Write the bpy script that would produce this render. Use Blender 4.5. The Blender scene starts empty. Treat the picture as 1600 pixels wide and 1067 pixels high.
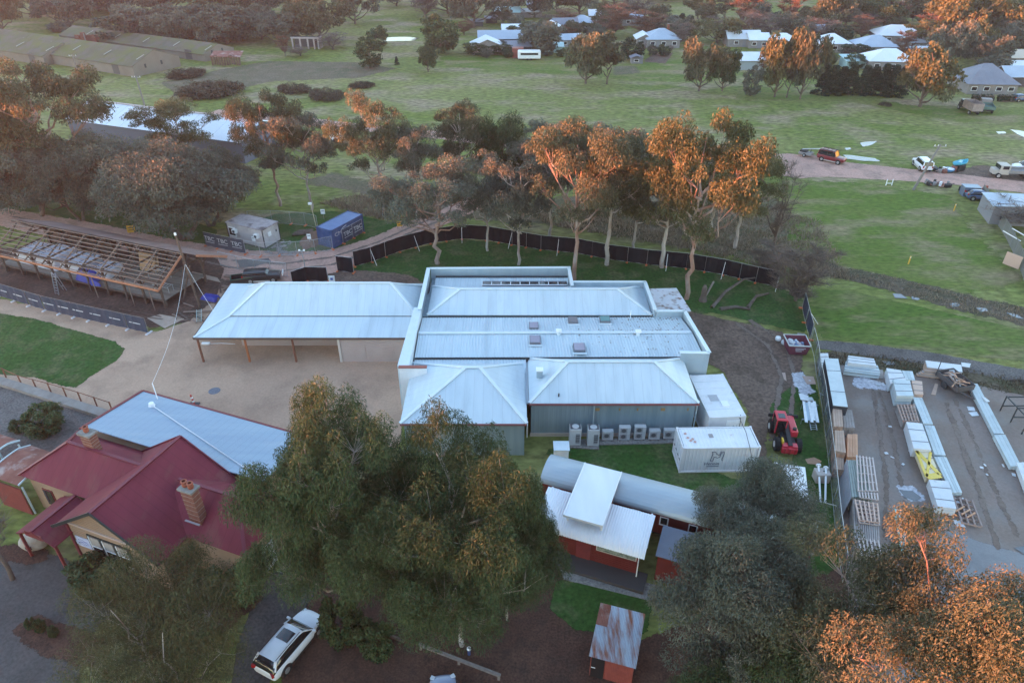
import bpy, bmesh, math, random
import numpy as np
from mathutils import Vector, Matrix

random.seed(11)
R = math.radians
scene = bpy.context.scene
COL = scene.collection

# ------------------------------------------------------------------ camera (drone, 40 m up, looking north)
CAM_H, PITCH, FPX = 40.0, R(33), 1110.0
cam_d = bpy.data.cameras.new('camera')
cam = bpy.data.objects.new('camera', cam_d); COL.objects.link(cam)
cam.location = (0, 0, CAM_H)
cam.rotation_euler = (R(90) - PITCH, 0, 0)
cam_d.sensor_width = 36.0
cam_d.lens = 36.0 * FPX / 1600.0
cam_d.clip_start = 0.5
cam_d.clip_end = 8000
scene.camera = cam

# ------------------------------------------------------------------ sky, sun, exposure (last minutes before sunset, sun low in the west = -x)
SUN_EL, SUN_AZ = R(2.0), R(-101)            # azimuth from +y, clockwise
world = bpy.data.worlds.new('World'); scene.world = world
world.use_nodes = True
wn = world.node_tree.nodes; wl = world.node_tree.links
sky = wn.new('ShaderNodeTexSky'); sky.sky_type = 'NISHITA'; sky.sun_disc = False
sky.sun_elevation = SUN_EL; sky.sun_rotation = SUN_AZ
sky.altitude = 150; sky.air_density = 1.0; sky.dust_density = 0.05; sky.ozone_density = 1.6
wl.new(sky.outputs[0], wn['Background'].inputs[0])
wn['Background'].inputs[1].default_value = 0.15
sun_d = bpy.data.lights.new('sun', 'SUN'); sun_d.energy = 2.9; sun_d.angle = R(0.5)
sun_d.color = (1.0, 0.285, 0.12)
sun = bpy.data.objects.new('sun', sun_d); COL.objects.link(sun)
sdir = Vector((math.sin(SUN_AZ) * math.cos(SUN_EL), math.cos(SUN_AZ) * math.cos(SUN_EL), math.sin(SUN_EL)))
sun.rotation_euler = sdir.to_track_quat('Z', 'Y').to_euler()
sun.location = (-60, 0, 60)
vs = scene.view_settings
vs.view_transform = 'Standard'; vs.look = 'None'; vs.gamma = 1.0; vs.use_curve_mapping = False
vs.exposure = 3.9
vs.use_white_balance = True; vs.white_balance_temperature = 6500; vs.white_balance_tint = 16
scene.cycles.max_bounces = 6
scene.cycles.transparent_max_bounces = 12
scene.cycles.use_denoising = True

# ------------------------------------------------------------------ survey: photo point (1600 x 1067) on the level z -> world position
_S, _C = math.sin(PITCH), math.cos(PITCH)
def at(u, v, z=0.0):
    a = (u - 800) / FPX; b = (v - 533.5) / FPX
    t = (CAM_H - z) / (_S + b * _C)
    return Vector((a * t, (_C - b * _S) * t, z))
def atl(pts, z=0.0): return [at(u, v, z) for u, v in pts]
def height(u, v, vtop):
    p = at(u, v)
    k = (533.5 - vtop) / FPX      # solve projected row of (p, z) = vtop
    # row: (h*C - y*S)/(y*C + h*S) = -k with h = CAM_H - z
    h = p.y * (_S - k * _C) / (_C + k * _S)
    return CAM_H - h

# ------------------------------------------------------------------ object helpers
def tag(o, label=None, cat=None, group=None, kind=None):
    if label: o['label'] = label
    if cat: o['category'] = cat
    if group: o['group'] = group
    if kind: o['kind'] = kind
    return o
def thing(name, label, cat, loc=(0, 0, 0), rz=0.0, group=None):
    o = bpy.data.objects.new(name, None); COL.objects.link(o)
    o.location = loc; o.rotation_euler = (0, 0, rz); o.empty_display_size = 0.3
    return tag(o, label, cat, group)
def dup(root, loc=None, rz=None, label=None, scale=None, parent=None):
    c = root.copy(); COL.objects.link(c)
    if parent is not None: c.parent = parent
    if loc is not None: c.location = loc
    if rz is not None: c.rotation_euler = (0, 0, rz)
    if scale is not None: c.scale = scale if hasattr(scale, '__len__') else (scale,) * 3
    if label: c['label'] = label
    for ch in list(root.children): dup(ch, parent=c)
    return c
def copy_part(o, loc, parent, rz=0.0):
    c = o.copy(); COL.objects.link(c); c.parent = parent; c.location = loc; c.rotation_euler = (0, 0, rz)
    return c

class MB:
    """collects shapes, builds one mesh object"""
    def __init__(s): s.v = []; s.f = []; s.mi = []; s.cur = 0
    def add(s, vs_, fs):
        n = len(s.v); s.v += [tuple(p) for p in vs_]
        for f in fs: s.f.append([i + n for i in f]); s.mi.append(s.cur)
        return s
    def hexa(s, b, t):
        return s.add(list(b) + list(t), [(3, 2, 1, 0), (4, 5, 6, 7), (0, 1, 5, 4), (1, 2, 6, 5), (2, 3, 7, 6), (3, 0, 4, 7)])
    def box(s, c, d, rz=0.0, m=None):
        hx, hy, hz = d[0] / 2, d[1] / 2, d[2] / 2
        pts = [Vector((x, y, z)) for z in (-hz, hz) for x, y in ((-hx, -hy), (hx, -hy), (hx, hy), (-hx, hy))]
        if m is not None: pts = [m @ p for p in pts]
        elif rz: mm = Matrix.Rotation(rz, 3, 'Z'); pts = [mm @ p for p in pts]
        c = Vector(c); pts = [p + c for p in pts]
        return s.hexa(pts[:4], pts[4:])
    def prism(s, poly, z0, z1):
        n = len(poly)
        vs_ = [(p[0], p[1], z0) for p in poly] + [(p[0], p[1], z1) for p in poly]
        fs = [tuple(reversed(range(n))), tuple(range(n, 2 * n))] + [(i, (i + 1) % n, n + (i + 1) % n, n + i) for i in range(n)]
        return s.add(vs_, fs)
    def extrude(s, poly, d):
        n = len(poly); d = Vector(d); a = [Vector(p) for p in poly]
        fs = [tuple(reversed(range(n))), tuple(range(n, 2 * n))] + [(i, (i + 1) % n, n + (i + 1) % n, n + i) for i in range(n)]
        return s.add(a + [p + d for p in a], fs)
    def beam(s, p0, p1, w, h, up=(0, 0, 1)):
        p0 = Vector(p0); p1 = Vector(p1); d = (p1 - p0).normalized(); up = Vector(up)
        x = d.cross(up)
        if x.length < 1e-3: x = d.cross(Vector((0, 1, 0)))
        x.normalize(); z = x.cross(d).normalized()
        b = [p0 - x * w / 2 - z * h / 2, p0 + x * w / 2 - z * h / 2, p0 + x * w / 2 + z * h / 2, p0 - x * w / 2 + z * h / 2]
        t = [p + (p1 - p0) for p in b]
        return s.add(b + t, [(3, 2, 1, 0), (4, 5, 6, 7), (0, 1, 5, 4), (1, 2, 6, 5), (2, 3, 7, 6), (3, 0, 4, 7)])
    def tube(s, p0, p1, r0, r1=None, n=8, cap=True):
        r1 = r0 if r1 is None else r1
        p0 = Vector(p0); p1 = Vector(p1); d = (p1 - p0).normalized()
        x = d.cross(Vector((0, 0, 1)))
        if x.length < 1e-3: x = Vector((1, 0, 0))
        x.normalize(); y = d.cross(x)
        c = [(math.cos(2 * math.pi * i / n), math.sin(2 * math.pi * i / n)) for i in range(n)]
        vs_ = [p0 + (x * a + y * b) * r0 for a, b in c] + [p1 + (x * a + y * b) * r1 for a, b in c]
        fs = [(i, (i + 1) % n, n + (i + 1) % n, n + i) for i in range(n)]
        if cap: fs += [tuple(reversed(range(n))), tuple(range(n, 2 * n))]
        return s.add(vs_, fs)
    def path(s, pts, r, n=5):
        for a, b in zip(pts, pts[1:]): s.tube(a, b, r, r, n, False)
        return s
    def quad(s, a, b, c, d): return s.add([a, b, c, d], [(0, 1, 2, 3)])
    def slab(s, a, b, c, d, t):
        """quad a b c d given thickness t downwards along its normal"""
        a, b, c, d = map(Vector, (a, b, c, d)); n = (b - a).cross(d - a).normalized()
        if n.z < 0: n = -n
        return s.hexa([p - n * t for p in (a, b, c, d)], [a, b, c, d])
    def poly_slab(s, pts, t):
        pts = [Vector(p) for p in pts]
        nn = (pts[1] - pts[0]).cross(pts[2] - pts[0]).normalized()
        if nn.z < 0: pts.reverse(); nn = -nn
        k = len(pts)
        return s.add([p - nn * t for p in pts] + pts, [tuple(reversed(range(k))), tuple(range(k, 2 * k))] + [(i, (i + 1) % k, k + (i + 1) % k, k + i) for i in range(k)])
    def ribs(s, a, b, c, d, pitch, amp, kind='sine', rows=1, bulge=None):
        """ribbed sheet; ribs run a->d and b->c, repeat along a->b; bulge(t) lifts along z"""
        a, b, c, d = map(Vector, (a, b, c, d)); L = (b - a).length
        nr = max(2, round(L / pitch)); nrm = (b - a).cross(d - a).normalized()
        if nrm.z < 0: nrm = -nrm
        prof = [(0, 0), (.25, 1), (.5, 0), (.75, -1)] if kind == 'sine' else [(0, 0), (.62, 0), (.70, 1), (.92, 1)]
        us = [((i + p) / nr, h) for i in range(nr) for p, h in prof] + [(1, 0)]
        base = len(s.v); m = len(us)
        for j in range(rows + 1):
            t = j / rows
            for u, h in us:
                p = a.lerp(b, u).lerp(d.lerp(c, u), t) + nrm * (h * amp)
                if bulge: p = p + Vector((0, 0, bulge(t)))
                s.v.append(tuple(p))
        for j in range(rows):
            for i in range(m - 1):
                s.f.append([base + j * m + i, base + j * m + i + 1, base + (j + 1) * m + i + 1, base + (j + 1) * m + i]); s.mi.append(s.cur)
        return s
    def lathe(s, prof, c=(0, 0, 0), n=12):
        base = len(s.v)
        for r, z in prof:
            for i in range(n):
                a = 2 * math.pi * i / n; s.v.append((c[0] + r * math.cos(a), c[1] + r * math.sin(a), c[2] + z))
        for j in range(len(prof) - 1):
            for i in range(n):
                s.f.append([base + j * n + i, base + j * n + (i + 1) % n, base + (j + 1) * n + (i + 1) % n, base + (j + 1) * n + i]); s.mi.append(s.cur)
        return s
    def build(s, name, mat, parent=None, off=None, smooth=False, rz=0.0):
        me = bpy.data.meshes.new(name)
        if off is not None: ox, oy, oz = off; v = [(p[0] - ox, p[1] - oy, p[2] - oz) for p in s.v]
        else: v = s.v
        if rz:
            cc, ss = math.cos(-rz), math.sin(-rz); v = [(p[0] * cc - p[1] * ss, p[0] * ss + p[1] * cc, p[2]) for p in v]
        me.from_pydata(v, [], s.f); me.update()
        for m_ in (mat if isinstance(mat, (list, tuple)) else [mat]): me.materials.append(m_)
        if any(s.mi): me.polygons.foreach_set('material_index', s.mi)
        if smooth: me.polygons.foreach_set('use_smooth', [True] * len(me.polygons))
        o = bpy.data.objects.new(name, me); COL.objects.link(o)
        if parent is not None: o.parent = parent
        return o
def solo(mb, name, mat, label, cat, loc, group=None, kind=None, smooth=False):
    """a one-mesh thing authored in world space, origin at its base"""
    o = mb.build(name, mat, None, off=loc, smooth=smooth); o.location = loc
    return tag(o, label, cat, group, kind)
def bevel(o, w=0.02, seg=1):
    m = o.modifiers.new('bevel', 'BEVEL'); m.width = w; m.segments = seg; m.limit_method = 'ANGLE'; return o
def lettering(txt, size, mat, parent, loc, rot, name='lettering', depth=0.002, align='CENTER', sx=1.0):
    cu = bpy.data.curves.new(name, 'FONT'); cu.body = txt; cu.size = size; cu.align_x = align; cu.align_y = 'CENTER'; cu.extrude = depth
    tmp = bpy.data.objects.new(name, cu); COL.objects.link(tmp); me = bpy.data.meshes.new_from_object(tmp.evaluated_get(bpy.context.evaluated_depsgraph_get()))
    bpy.data.objects.remove(tmp); me.materials.clear(); me.materials.append(mat)
    o = bpy.data.objects.new(name, me); COL.objects.link(o); o.parent = parent; o.location = loc; o.rotation_euler = rot; o.scale = (sx, 1, 1)
    return o

ORD = 'first second third fourth fifth sixth seventh eighth ninth tenth eleventh twelfth thirteenth fourteenth fifteenth sixteenth seventeenth eighteenth nineteenth twentieth twenty-first twenty-second twenty-third twenty-fourth twenty-fifth twenty-sixth'.split()
# ------------------------------------------------------------------ materials
MATS = {}
def lin(r, g, b): return tuple((c / 255 / 12.92) if c / 255 <= .04045 else ((c / 255 + .055) / 1.055) ** 2.4 for c in (r, g, b))
def M(name, c1, c2=None, scale=3.0, rough=.7, metal=0.0, bump=0.0, bscale=20.0, c3=None, s3=1.0, t3=.6, spec=.4, stretch=None, detail=5.0, contrast=(.35, .65), rand=0.0, emit=None, coat=0.0, w3=.08):
    """noise-mottled principled material in object-independent (world) coordinates"""
    if name in MATS: return MATS[name]
    m = bpy.data.materials.new(name); m.use_nodes = True; MATS[name] = m
    nt = m.node_tree; N = nt.nodes; L = nt.links; b = N['Principled BSDF']
    b.inputs['Roughness'].default_value = rough; b.inputs['Metallic'].default_value = metal
    b.inputs['Specular IOR Level'].default_value = spec
    if coat: b.inputs['Coat Weight'].default_value = coat; b.inputs['Coat Roughness'].default_value = .08
    geo = N.new('ShaderNodeNewGeometry'); vec = geo.outputs['Position']
    if stretch:
        mp = N.new('ShaderNodeMapping'); mp.inputs['Scale'].default_value = stretch; L.new(vec, mp.inputs[0]); vec = mp.outputs[0]
    col = None
    def noise(sc, det=detail, v=vec):
        n = N.new('ShaderNodeTexNoise'); n.inputs['Scale'].default_value = sc; n.inputs['Detail'].default_value = det; n.inputs['Roughness'].default_value = .6
        L.new(v, n.inputs['Vector']); return n.outputs['Fac']
    if c2 is not None:
        rp = N.new('ShaderNodeValToRGB'); rp.color_ramp.elements[0].position = contrast[0]; rp.color_ramp.elements[1].position = contrast[1]
        rp.color_ramp.elements[0].color = (*c1, 1); rp.color_ramp.elements[1].color = (*c2, 1)
        L.new(noise(scale), rp.inputs[0]); col = rp.outputs[0]
    else:
        rg = N.new('ShaderNodeRGB'); rg.outputs[0].default_value = (*c1, 1); col = rg.outputs[0]
    if c3 is not None:
        rp = N.new('ShaderNodeValToRGB'); rp.color_ramp.elements[0].position = t3 - w3; rp.color_ramp.elements[1].position = t3 + w3
        L.new(noise(s3, 6), rp.inputs[0])
        mx = N.new('ShaderNodeMix'); mx.data_type = 'RGBA'; L.new(rp.outputs[0], mx.inputs[0]); L.new(col, mx.inputs[6]); mx.inputs[7].default_value = (*c3, 1); col = mx.outputs[2]
    if rand:
        oi = N.new('ShaderNodeObjectInfo'); mr = N.new('ShaderNodeMapRange'); mr.inputs[3].default_value = 1 - rand; mr.inputs[4].default_value = 1 + rand
        L.new(oi.outputs['Random'], mr.inputs[0]); hs = N.new('ShaderNodeHueSaturation'); L.new(mr.outputs[0], hs.inputs['Value']); L.new(col, hs.inputs['Color']); col = hs.outputs[0]
    L.new(col, b.inputs['Base Color'])
    if bump:
        bn = N.new('ShaderNodeBump'); bn.inputs['Strength'].default_value = 1.0; bn.inputs['Distance'].default_value = bump
        L.new(noise(bscale, 4), bn.inputs['Height']); L.new(bn.outputs[0], b.inputs['Normal'])
    if emit: b.inputs['Emission Color'].default_value = (*emit, 1); b.inputs['Emission Strength'].default_value = 1.0
    return m
def seams(m, period, amount, rot=0.0, width=.06):
    """sheet laps of iron roofing: thin lines down the slope, one every `period` metres"""
    nt = m.node_tree; N = nt.nodes; L = nt.links; b = N['Principled BSDF']; geo = N.new('ShaderNodeNewGeometry')
    def rotv(sock):
        mp = N.new('ShaderNodeVectorRotate'); mp.rotation_type = 'Z_AXIS'; mp.inputs['Angle'].default_value = -rot; L.new(sock, mp.inputs[0]); s = N.new('ShaderNodeSeparateXYZ'); L.new(mp.outputs[0], s.inputs[0]); return s
    def math_(op, a, c):
        q = N.new('ShaderNodeMath'); q.operation = op
        for k, v in ((0, a), (1, c)):
            if isinstance(v, (int, float)): q.inputs[k].default_value = v
            else: L.new(v, q.inputs[k])
        return q.outputs[0]
    p, n = rotv(geo.outputs['Position']), rotv(geo.outputs['True Normal'])
    side = math_('GREATER_THAN', math_('ABSOLUTE', n.outputs[0], 0), math_('ABSOLUTE', n.outputs[1], 0))
    mx = N.new('ShaderNodeMix'); L.new(side, mx.inputs[0]); L.new(p.outputs[0], mx.inputs[2]); L.new(p.outputs[1], mx.inputs[3])
    line = math_('LESS_THAN', math_('PINGPONG', mx.outputs[0], period / 2), width / 2)
    old = b.inputs['Base Color'].links[0].from_socket; hs = N.new('ShaderNodeHueSaturation'); L.new(old, hs.inputs['Color']); L.new(math_('SUBTRACT', 1.0, math_('MULTIPLY', line, amount)), hs.inputs['Value']); L.new(hs.outputs[0], b.inputs['Base Color'])
    return m
def leaf_mat(name, c1, c2, c3, trans=.25, rand=.18):
    """foliage: colour by the leaf's own tint attribute and by tree"""
    m = bpy.data.materials.new(name); m.use_nodes = True
    nt = m.node_tree; N = nt.nodes; L = nt.links; b = N['Principled BSDF']; out = N['Material Output']
    at_ = N.new('ShaderNodeAttribute'); at_.attribute_name = 'tint'
    rp = N.new('ShaderNodeValToRGB'); e = rp.color_ramp.elements; e[0].color = (*c1, 1); e[1].color = (*c3, 1); e.new(.55).color = (*c2, 1)
    L.new(at_.outputs['Fac'], rp.inputs[0])
    oi = N.new('ShaderNodeObjectInfo'); mr = N.new('ShaderNodeMapRange'); mr.inputs[3].default_value = 1 - rand; mr.inputs[4].default_value = 1 + rand
    L.new(oi.outputs['Random'], mr.inputs[0]); hs = N.new('ShaderNodeHueSaturation'); L.new(mr.outputs[0], hs.inputs['Value']); L.new(rp.outputs[0], hs.inputs['Color'])
    L.new(hs.outputs[0], b.inputs['Base Color']); b.inputs['Roughness'].default_value = .55; b.inputs['Specular IOR Level'].default_value = .25
    tr = N.new('ShaderNodeBsdfTranslucent'); L.new(hs.outputs[0], tr.inputs[0])
    mx = N.new('ShaderNodeMixShader'); mx.inputs[0].default_value = trans; L.new(b.outputs[0], mx.inputs[1]); L.new(tr.outputs[0], mx.inputs[2]); L.new(mx.outputs[0], out.inputs[0])
    return m
# ================================================================== SETTING: ground and its sheets
def ground_mat(name, cols, rough=.95, bump=.03, big=.03, mid=.25, fine=2.5, edge=False, ragged=.5, spec=.15, streak=None, wet=None, amp=.38):
    """cols = three colours mixed by broad, middle and fine noise; edge = ragged border from the sheet's own edge-distance attribute"""
    m = bpy.data.materials.new(name); m.use_nodes = True
    nt = m.node_tree; N = nt.nodes; L = nt.links; b = N['Principled BSDF']; out = N['Material Output']
    b.inputs['Roughness'].default_value = rough; b.inputs['Specular IOR Level'].default_value = spec
    geo = N.new('ShaderNodeNewGeometry'); pos = geo.outputs['Position']
    if streak:
        mp = N.new('ShaderNodeMapping'); mp.inputs['Scale'].default_value = streak; L.new(pos, mp.inputs[0]); spos = mp.outputs[0]
    else: spos = pos
    def noise(sc, det=6, v=pos, rg=.6):
        n = N.new('ShaderNodeTexNoise'); n.inputs['Scale'].default_value = sc; n.inputs['Detail'].default_value = det; n.inputs['Roughness'].default_value = rg
        L.new(v, n.inputs['Vector']); return n.outputs['Fac']
    def ramp(f, a, c):
        r = N.new('ShaderNodeMapRange'); r.inputs[1].default_value = a; r.inputs[2].default_value = c; r.clamp = True; L.new(f, r.inputs[0]); return r.outputs[0]
    def mix(f, a, c):
        x = N.new('ShaderNodeMix'); x.data_type = 'RGBA'; L.new(f, x.inputs[0])
        for k, q in ((6, a), (7, c)):
            if isinstance(q, tuple): x.inputs[k].default_value = (*q, 1)
            else: L.new(q, x.inputs[k])
        return x.outputs[2]
    col = mix(ramp(noise(big, 5, spos), .43, .58), cols[0], cols[1])
    col = mix(ramp(noise(mid, 6, spos), .48, .64), col, cols[2])
    f = noise(fine, 5, spos); hs = N.new('ShaderNodeHueSaturation'); L.new(col, hs.inputs['Color'])
    r = N.new('ShaderNodeMapRange'); r.inputs[1].default_value = .3; r.inputs[2].default_value = .7; r.inputs[3].default_value = 1 - amp; r.inputs[4].default_value = 1 + amp; L.new(f, r.inputs[0]); L.new(r.outputs[0], hs.inputs['Value'])
    L.new(hs.outputs[0], b.inputs['Base Color'])
    if wet:
        wr = N.new('ShaderNodeMapRange'); wr.inputs[1].default_value = wet[0]; wr.inputs[2].default_value = wet[1]; wr.inputs[3].default_value = rough; wr.inputs[4].default_value = wet[2]
        L.new(noise(.22, 5), wr.inputs[0]); L.new(wr.outputs[0], b.inputs['Roughness']); b.inputs['Specular IOR Level'].default_value = .5
    if bump:
        bn = N.new('ShaderNodeBump'); bn.inputs['Distance'].default_value = bump; bn.inputs['Strength'].default_value = .8
        L.new(noise(fine * 1.6, 6), bn.inputs['Height']); L.new(bn.outputs[0], b.inputs['Normal'])
    if edge:
        a = N.new('ShaderNodeAttribute'); a.attribute_name = 'edge'
        n1 = noise(.55, 12, pos, .78); ad = N.new('ShaderNodeMath'); ad.operation = 'MULTIPLY_ADD'; L.new(n1, ad.inputs[0]); ad.inputs[1].default_value = -2.2 * ragged; 
        ad2 = N.new('ShaderNodeMath'); ad2.operation = 'ADD'; L.new(a.outputs['Fac'], ad.inputs[2]); L.new(ad.outputs[0], ad2.inputs[0]); ad2.inputs[1].default_value = 1.1 * ragged
        k = ramp(ad2.outputs[0], -.02, .02)
        tr = N.new('ShaderNodeBsdfTransparent'); mx = N.new('ShaderNodeMixShader'); L.new(k, mx.inputs[0]); L.new(tr.outputs[0], mx.inputs[1]); L.new(b.outputs[0], mx.inputs[2]); L.new(mx.outputs[0], out.inputs[0])
    return m

def poly_sd(P, poly):
    """signed distance (positive inside) of points P (n,2) to a polygon"""
    poly = np.array(poly); n = len(poly); inside = np.zeros(len(P), bool); dmin = np.full(len(P), 1e9)
    for i in range(n):
        a = poly[i]; b = poly[(i + 1) % n]; ab = b - a
        t = np.clip(((P - a) @ ab) / max(ab @ ab, 1e-9), 0, 1); d = np.hypot(*(P - a - t[:, None] * ab).T); dmin = np.minimum(dmin, d)
        c = (a[1] > P[:, 1]) != (b[1] > P[:, 1])
        with np.errstate(divide='ignore', invalid='ignore'): xi = a[0] + (P[:, 1] - a[1]) * (b[0] - a[0]) / (b[1] - a[1])
        inside ^= c & (P[:, 0] < xi)
    return np.where(inside, dmin, -dmin)
def np_mesh(name, v, f, mat, attrs=None, smooth=False):
    v = np.asarray(v, np.float32); f = np.asarray(f, np.int32); me = bpy.data.meshes.new(name); k = f.shape[1]
    me.vertices.add(len(v)); me.vertices.foreach_set('co', v.ravel())
    me.loops.add(f.size); me.loops.foreach_set('vertex_index', f.ravel())
    me.polygons.add(len(f)); me.polygons.foreach_set('loop_start', np.arange(0, f.size, k, dtype=np.int32)); me.polygons.foreach_set('loop_total', np.full(len(f), k, np.int32))
    me.update(calc_edges=True)
    for m_ in (mat if isinstance(mat, (list, tuple)) else [mat]): me.materials.append(m_)
    for an, (dom, val) in (attrs or {}).items():
        at_ = me.attributes.new(an, 'FLOAT', dom); at_.data.foreach_set('value', np.asarray(val, np.float32))
    if smooth: me.polygons.foreach_set('use_smooth', np.ones(len(f), bool))
    return me
def link(name, me, parent=None):
    o = bpy.data.objects.new(name, me); COL.objects.link(o)
    if parent is not None: o.parent = parent
    return o
def sheet(name, poly, z, mat, step=.6, margin=.6, relief=None, crisp=False):
    poly = [(p[0], p[1]) for p in poly]; a = np.array(poly)
    if crisp: margin = 0
    x0, y0 = a.min(0) - margin - step; x1, y1 = a.max(0) + margin + step
    nx = int((x1 - x0) / step) + 2; ny = int((y1 - y0) / step) + 2
    X, Y = np.meshgrid(x0 + step * np.arange(nx), y0 + step * np.arange(ny)); P_ = np.c_[X.ravel(), Y.ravel()]
    sd = poly_sd(P_, poly)
    idx = np.arange(nx * ny).reshape(ny, nx); q = np.stack([idx[:-1, :-1], idx[:-1, 1:], idx[1:, 1:], idx[1:, :-1]], -1).reshape(-1, 4)
    keep = sd[q].max(1) > -margin; q = q[keep]
    used, inv = np.unique(q, return_inverse=True); q = inv.reshape(-1, 4)
    Z = np.full(len(used), z)
    if relief is not None: Z = Z + relief(P_[used], sd[used])
    o = link(name, np_mesh(name, np.c_[P_[used], Z], q, mat, {'edge': ('POINT', sd[used])}, smooth=True))
    o['kind'] = 'structure'; return o
def strip(pts, w):
    """polygon around a polyline of world points; w = width or list of widths"""
    pts = [Vector((p[0], p[1])) for p in pts]; n = len(pts); ws = w if hasattr(w, '__len__') else [w] * n
    l, r = [], []
    for i in range(n):
        d = (pts[min(i + 1, n - 1)] - pts[max(i - 1, 0)]).normalized(); k = Vector((-d.y, d.x)) * ws[i] / 2
        l.append(pts[i] + k); r.append(pts[i] - k)
    return [tuple(p) for p in l + r[::-1]]

G_FIELD = ground_mat('field_grass', [(.125, .156, .036), (.198, .190, .072), (.252, .198, .124)], big=.022, mid=.12, fine=1.3, bump=.05, streak=(.55, 1.0, 1), amp=.5)
me_ = np_mesh('ground', [(-1400, -400, 0), (1400, -400, 0), (1400, 2200, 0), (-1400, 2200, 0)], [(0, 1, 2, 3)], G_FIELD)
tag(link('ground', me_), kind='structure')

G_LAWN = ground_mat('lawn_grass', [(.028, .076, .016), (.040, .090, .022), (.090, .104, .046)], big=.08, mid=.35, fine=3.0, bump=.04, edge=True, ragged=.5)
G_LAWN_B = ground_mat('bright_grass', [(.070, .120, .020), (.108, .136, .036), (.170, .154, .072)], big=.06, mid=.3, fine=2.2, bump=.04, edge=True, ragged=.7, streak=(.5, 1.2, 1))
G_ROUGH_G = ground_mat('patchy_grass', [(.094, .138, .024), (.146, .156, .046), (.225, .178, .10)], big=.06, mid=.16, fine=2.2, bump=.04, edge=True, ragged=3.2, streak=(.5, 1.2, 1))
G_SAND = ground_mat('crushed_granite', [(.45, .300, .215), (.40, .264, .19), (.33, .22, .16)], big=.07, mid=.25, fine=5.0, bump=.003, edge=True, ragged=.6, amp=.12)
G_TRACK = ground_mat('pink_dirt', [(.47, .285, .23), (.40, .245, .20), (.30, .195, .16)], big=.06, mid=.3, fine=3.0, bump=.008, edge=True, ragged=.9, amp=.2)
G_MUD = ground_mat('brown_dirt', [(.135, .090, .070), (.165, .115, .090), (.105, .075, .058)], big=.10, mid=.45, fine=3.0, bump=.03, edge=True, ragged=.9)
G_REDMUD = ground_mat('dark_red_soil', [(.085, .050, .038), (.115, .070, .054), (.070, .048, .040)], big=.15, mid=.5, fine=3.0, bump=.04, edge=True, ragged=.7)
G_YARD = ground_mat('yard_gravel', [(.190, .142, .120), (.240, .190, .170), (.140, .108, .094)], big=.07, mid=.22, fine=4.0, bump=.003, edge=True, ragged=.5, wet=(.45, .62, .30), amp=.12)
G_WETASPH = ground_mat('wet_asphalt', [(.16, .155, .16), (.18, .172, .175), (.14, .135, .14)], rough=.33, big=.10, mid=.5, fine=6.0, bump=.002, amp=.1, edge=True, ragged=.5, spec=.5)
G_ASPH = ground_mat('old_asphalt', [(.062, .058, .058), (.078, .072, .070), (.052, .050, .052)], big=.10, mid=.5, fine=6.0, bump=.006, edge=True, ragged=.15, spec=.3)
G_PATH = ground_mat('grey_gravel', [(.115, .100, .096), (.135, .122, .116), (.09, .08, .076)], big=.12, mid=.5, fine=6.0, bump=.01, edge=True, ragged=.3)
G_FORE = ground_mat('worn_forecourt', [(.085, .076, .074), (.105, .096, .092), (.068, .062, .06)], big=.10, mid=.4, fine=5.0, bump=.006, edge=True, ragged=.6, amp=.22)
G_CONC = ground_mat('concrete_paving', [(.21, .20, .19), (.24, .23, .22), (.18, .17, .165)], rough=.8, big=.15, mid=.7, fine=6.0, bump=.003)
G_MULCH = ground_mat('leaf_litter', [(.075, .040, .030), (.095, .052, .038), (.060, .036, .028)], big=.15, mid=.8, fine=7.0, bump=.04, edge=True, ragged=.8)
G_DRY = ground_mat('dry_grass_soil', [(.135, .110, .072), (.110, .104, .058), (.165, .128, .092)], big=.08, mid=.35, fine=2.5, bump=.06, edge=True, ragged=2.6)
G_REED = ground_mat('ditch_soil', [(.092, .078, .050), (.12, .094, .068), (.075, .070, .040)], big=.12, mid=.4, fine=2.5, bump=.06, edge=True, ragged=1.8)

# far dirt road and its turning area
road = atl([(330, 176), (430, 184), (520, 195), (620, 205), (700, 213), (800, 226), (900, 238), (1000, 247), (1100, 254), (1200, 258), (1290, 263), (1400, 272), (1500, 281), (1600, 293), (1750, 316)])
sheet('dirt_road', strip(road, [4.5] * 9 + [7, 8.5, 6.5, 5.5, 5.5, 6, 6]), .03, G_TRACK, step=1.0)
sheet('dirt_clearing', atl([(1170, 248), (1215, 240), (1270, 243), (1330, 258), (1340, 274), (1250, 279), (1180, 268)]), .022, G_TRACK, step=1.0)
sheet('dirt_lay_by', atl([(1478, 272), (1530, 258), (1620, 265), (1690, 292), (1560, 292)]), .022, G_MUD, step=1.0)
# field patches: dry strips, mown green
sheet('green_paddock', atl([(685, 88), (800, 86), (1000, 92), (1110, 90), (1150, 118), (980, 124), (850, 116), (700, 104)]), .012, G_ROUGH_G, step=2.0, margin=4)
sheet('green_strip', atl([(1150, 140), (1330, 148), (1420, 165), (1600, 168), (1700, 200), (1500, 192), (1330, 160), (1150, 155)]), .012, G_ROUGH_G, step=2.0, margin=4)
sheet('rough_paddock', atl([(250, 130), (330, 112), (420, 96), (560, 98), (620, 108), (560, 122), (420, 128), (330, 152), (280, 150)]), .014, G_DRY, step=1.5, margin=2)
sheet('rough_grass', atl([(470, 285), (560, 300), (640, 322), (760, 345), (860, 352), (1000, 375), (1200, 410), (1330, 440), (1280, 330), (1120, 290), (960, 300), (800, 320), (640, 300), (520, 270)]), .016, G_DRY, step=1.0, margin=1.5)
sheet('green_verge', atl([(1225, 282), (1330, 285), (1480, 305), (1520, 360), (1600, 440), (1500, 462), (1360, 425), (1240, 400)]), .018, G_ROUGH_G, step=1.5, margin=4)
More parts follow.
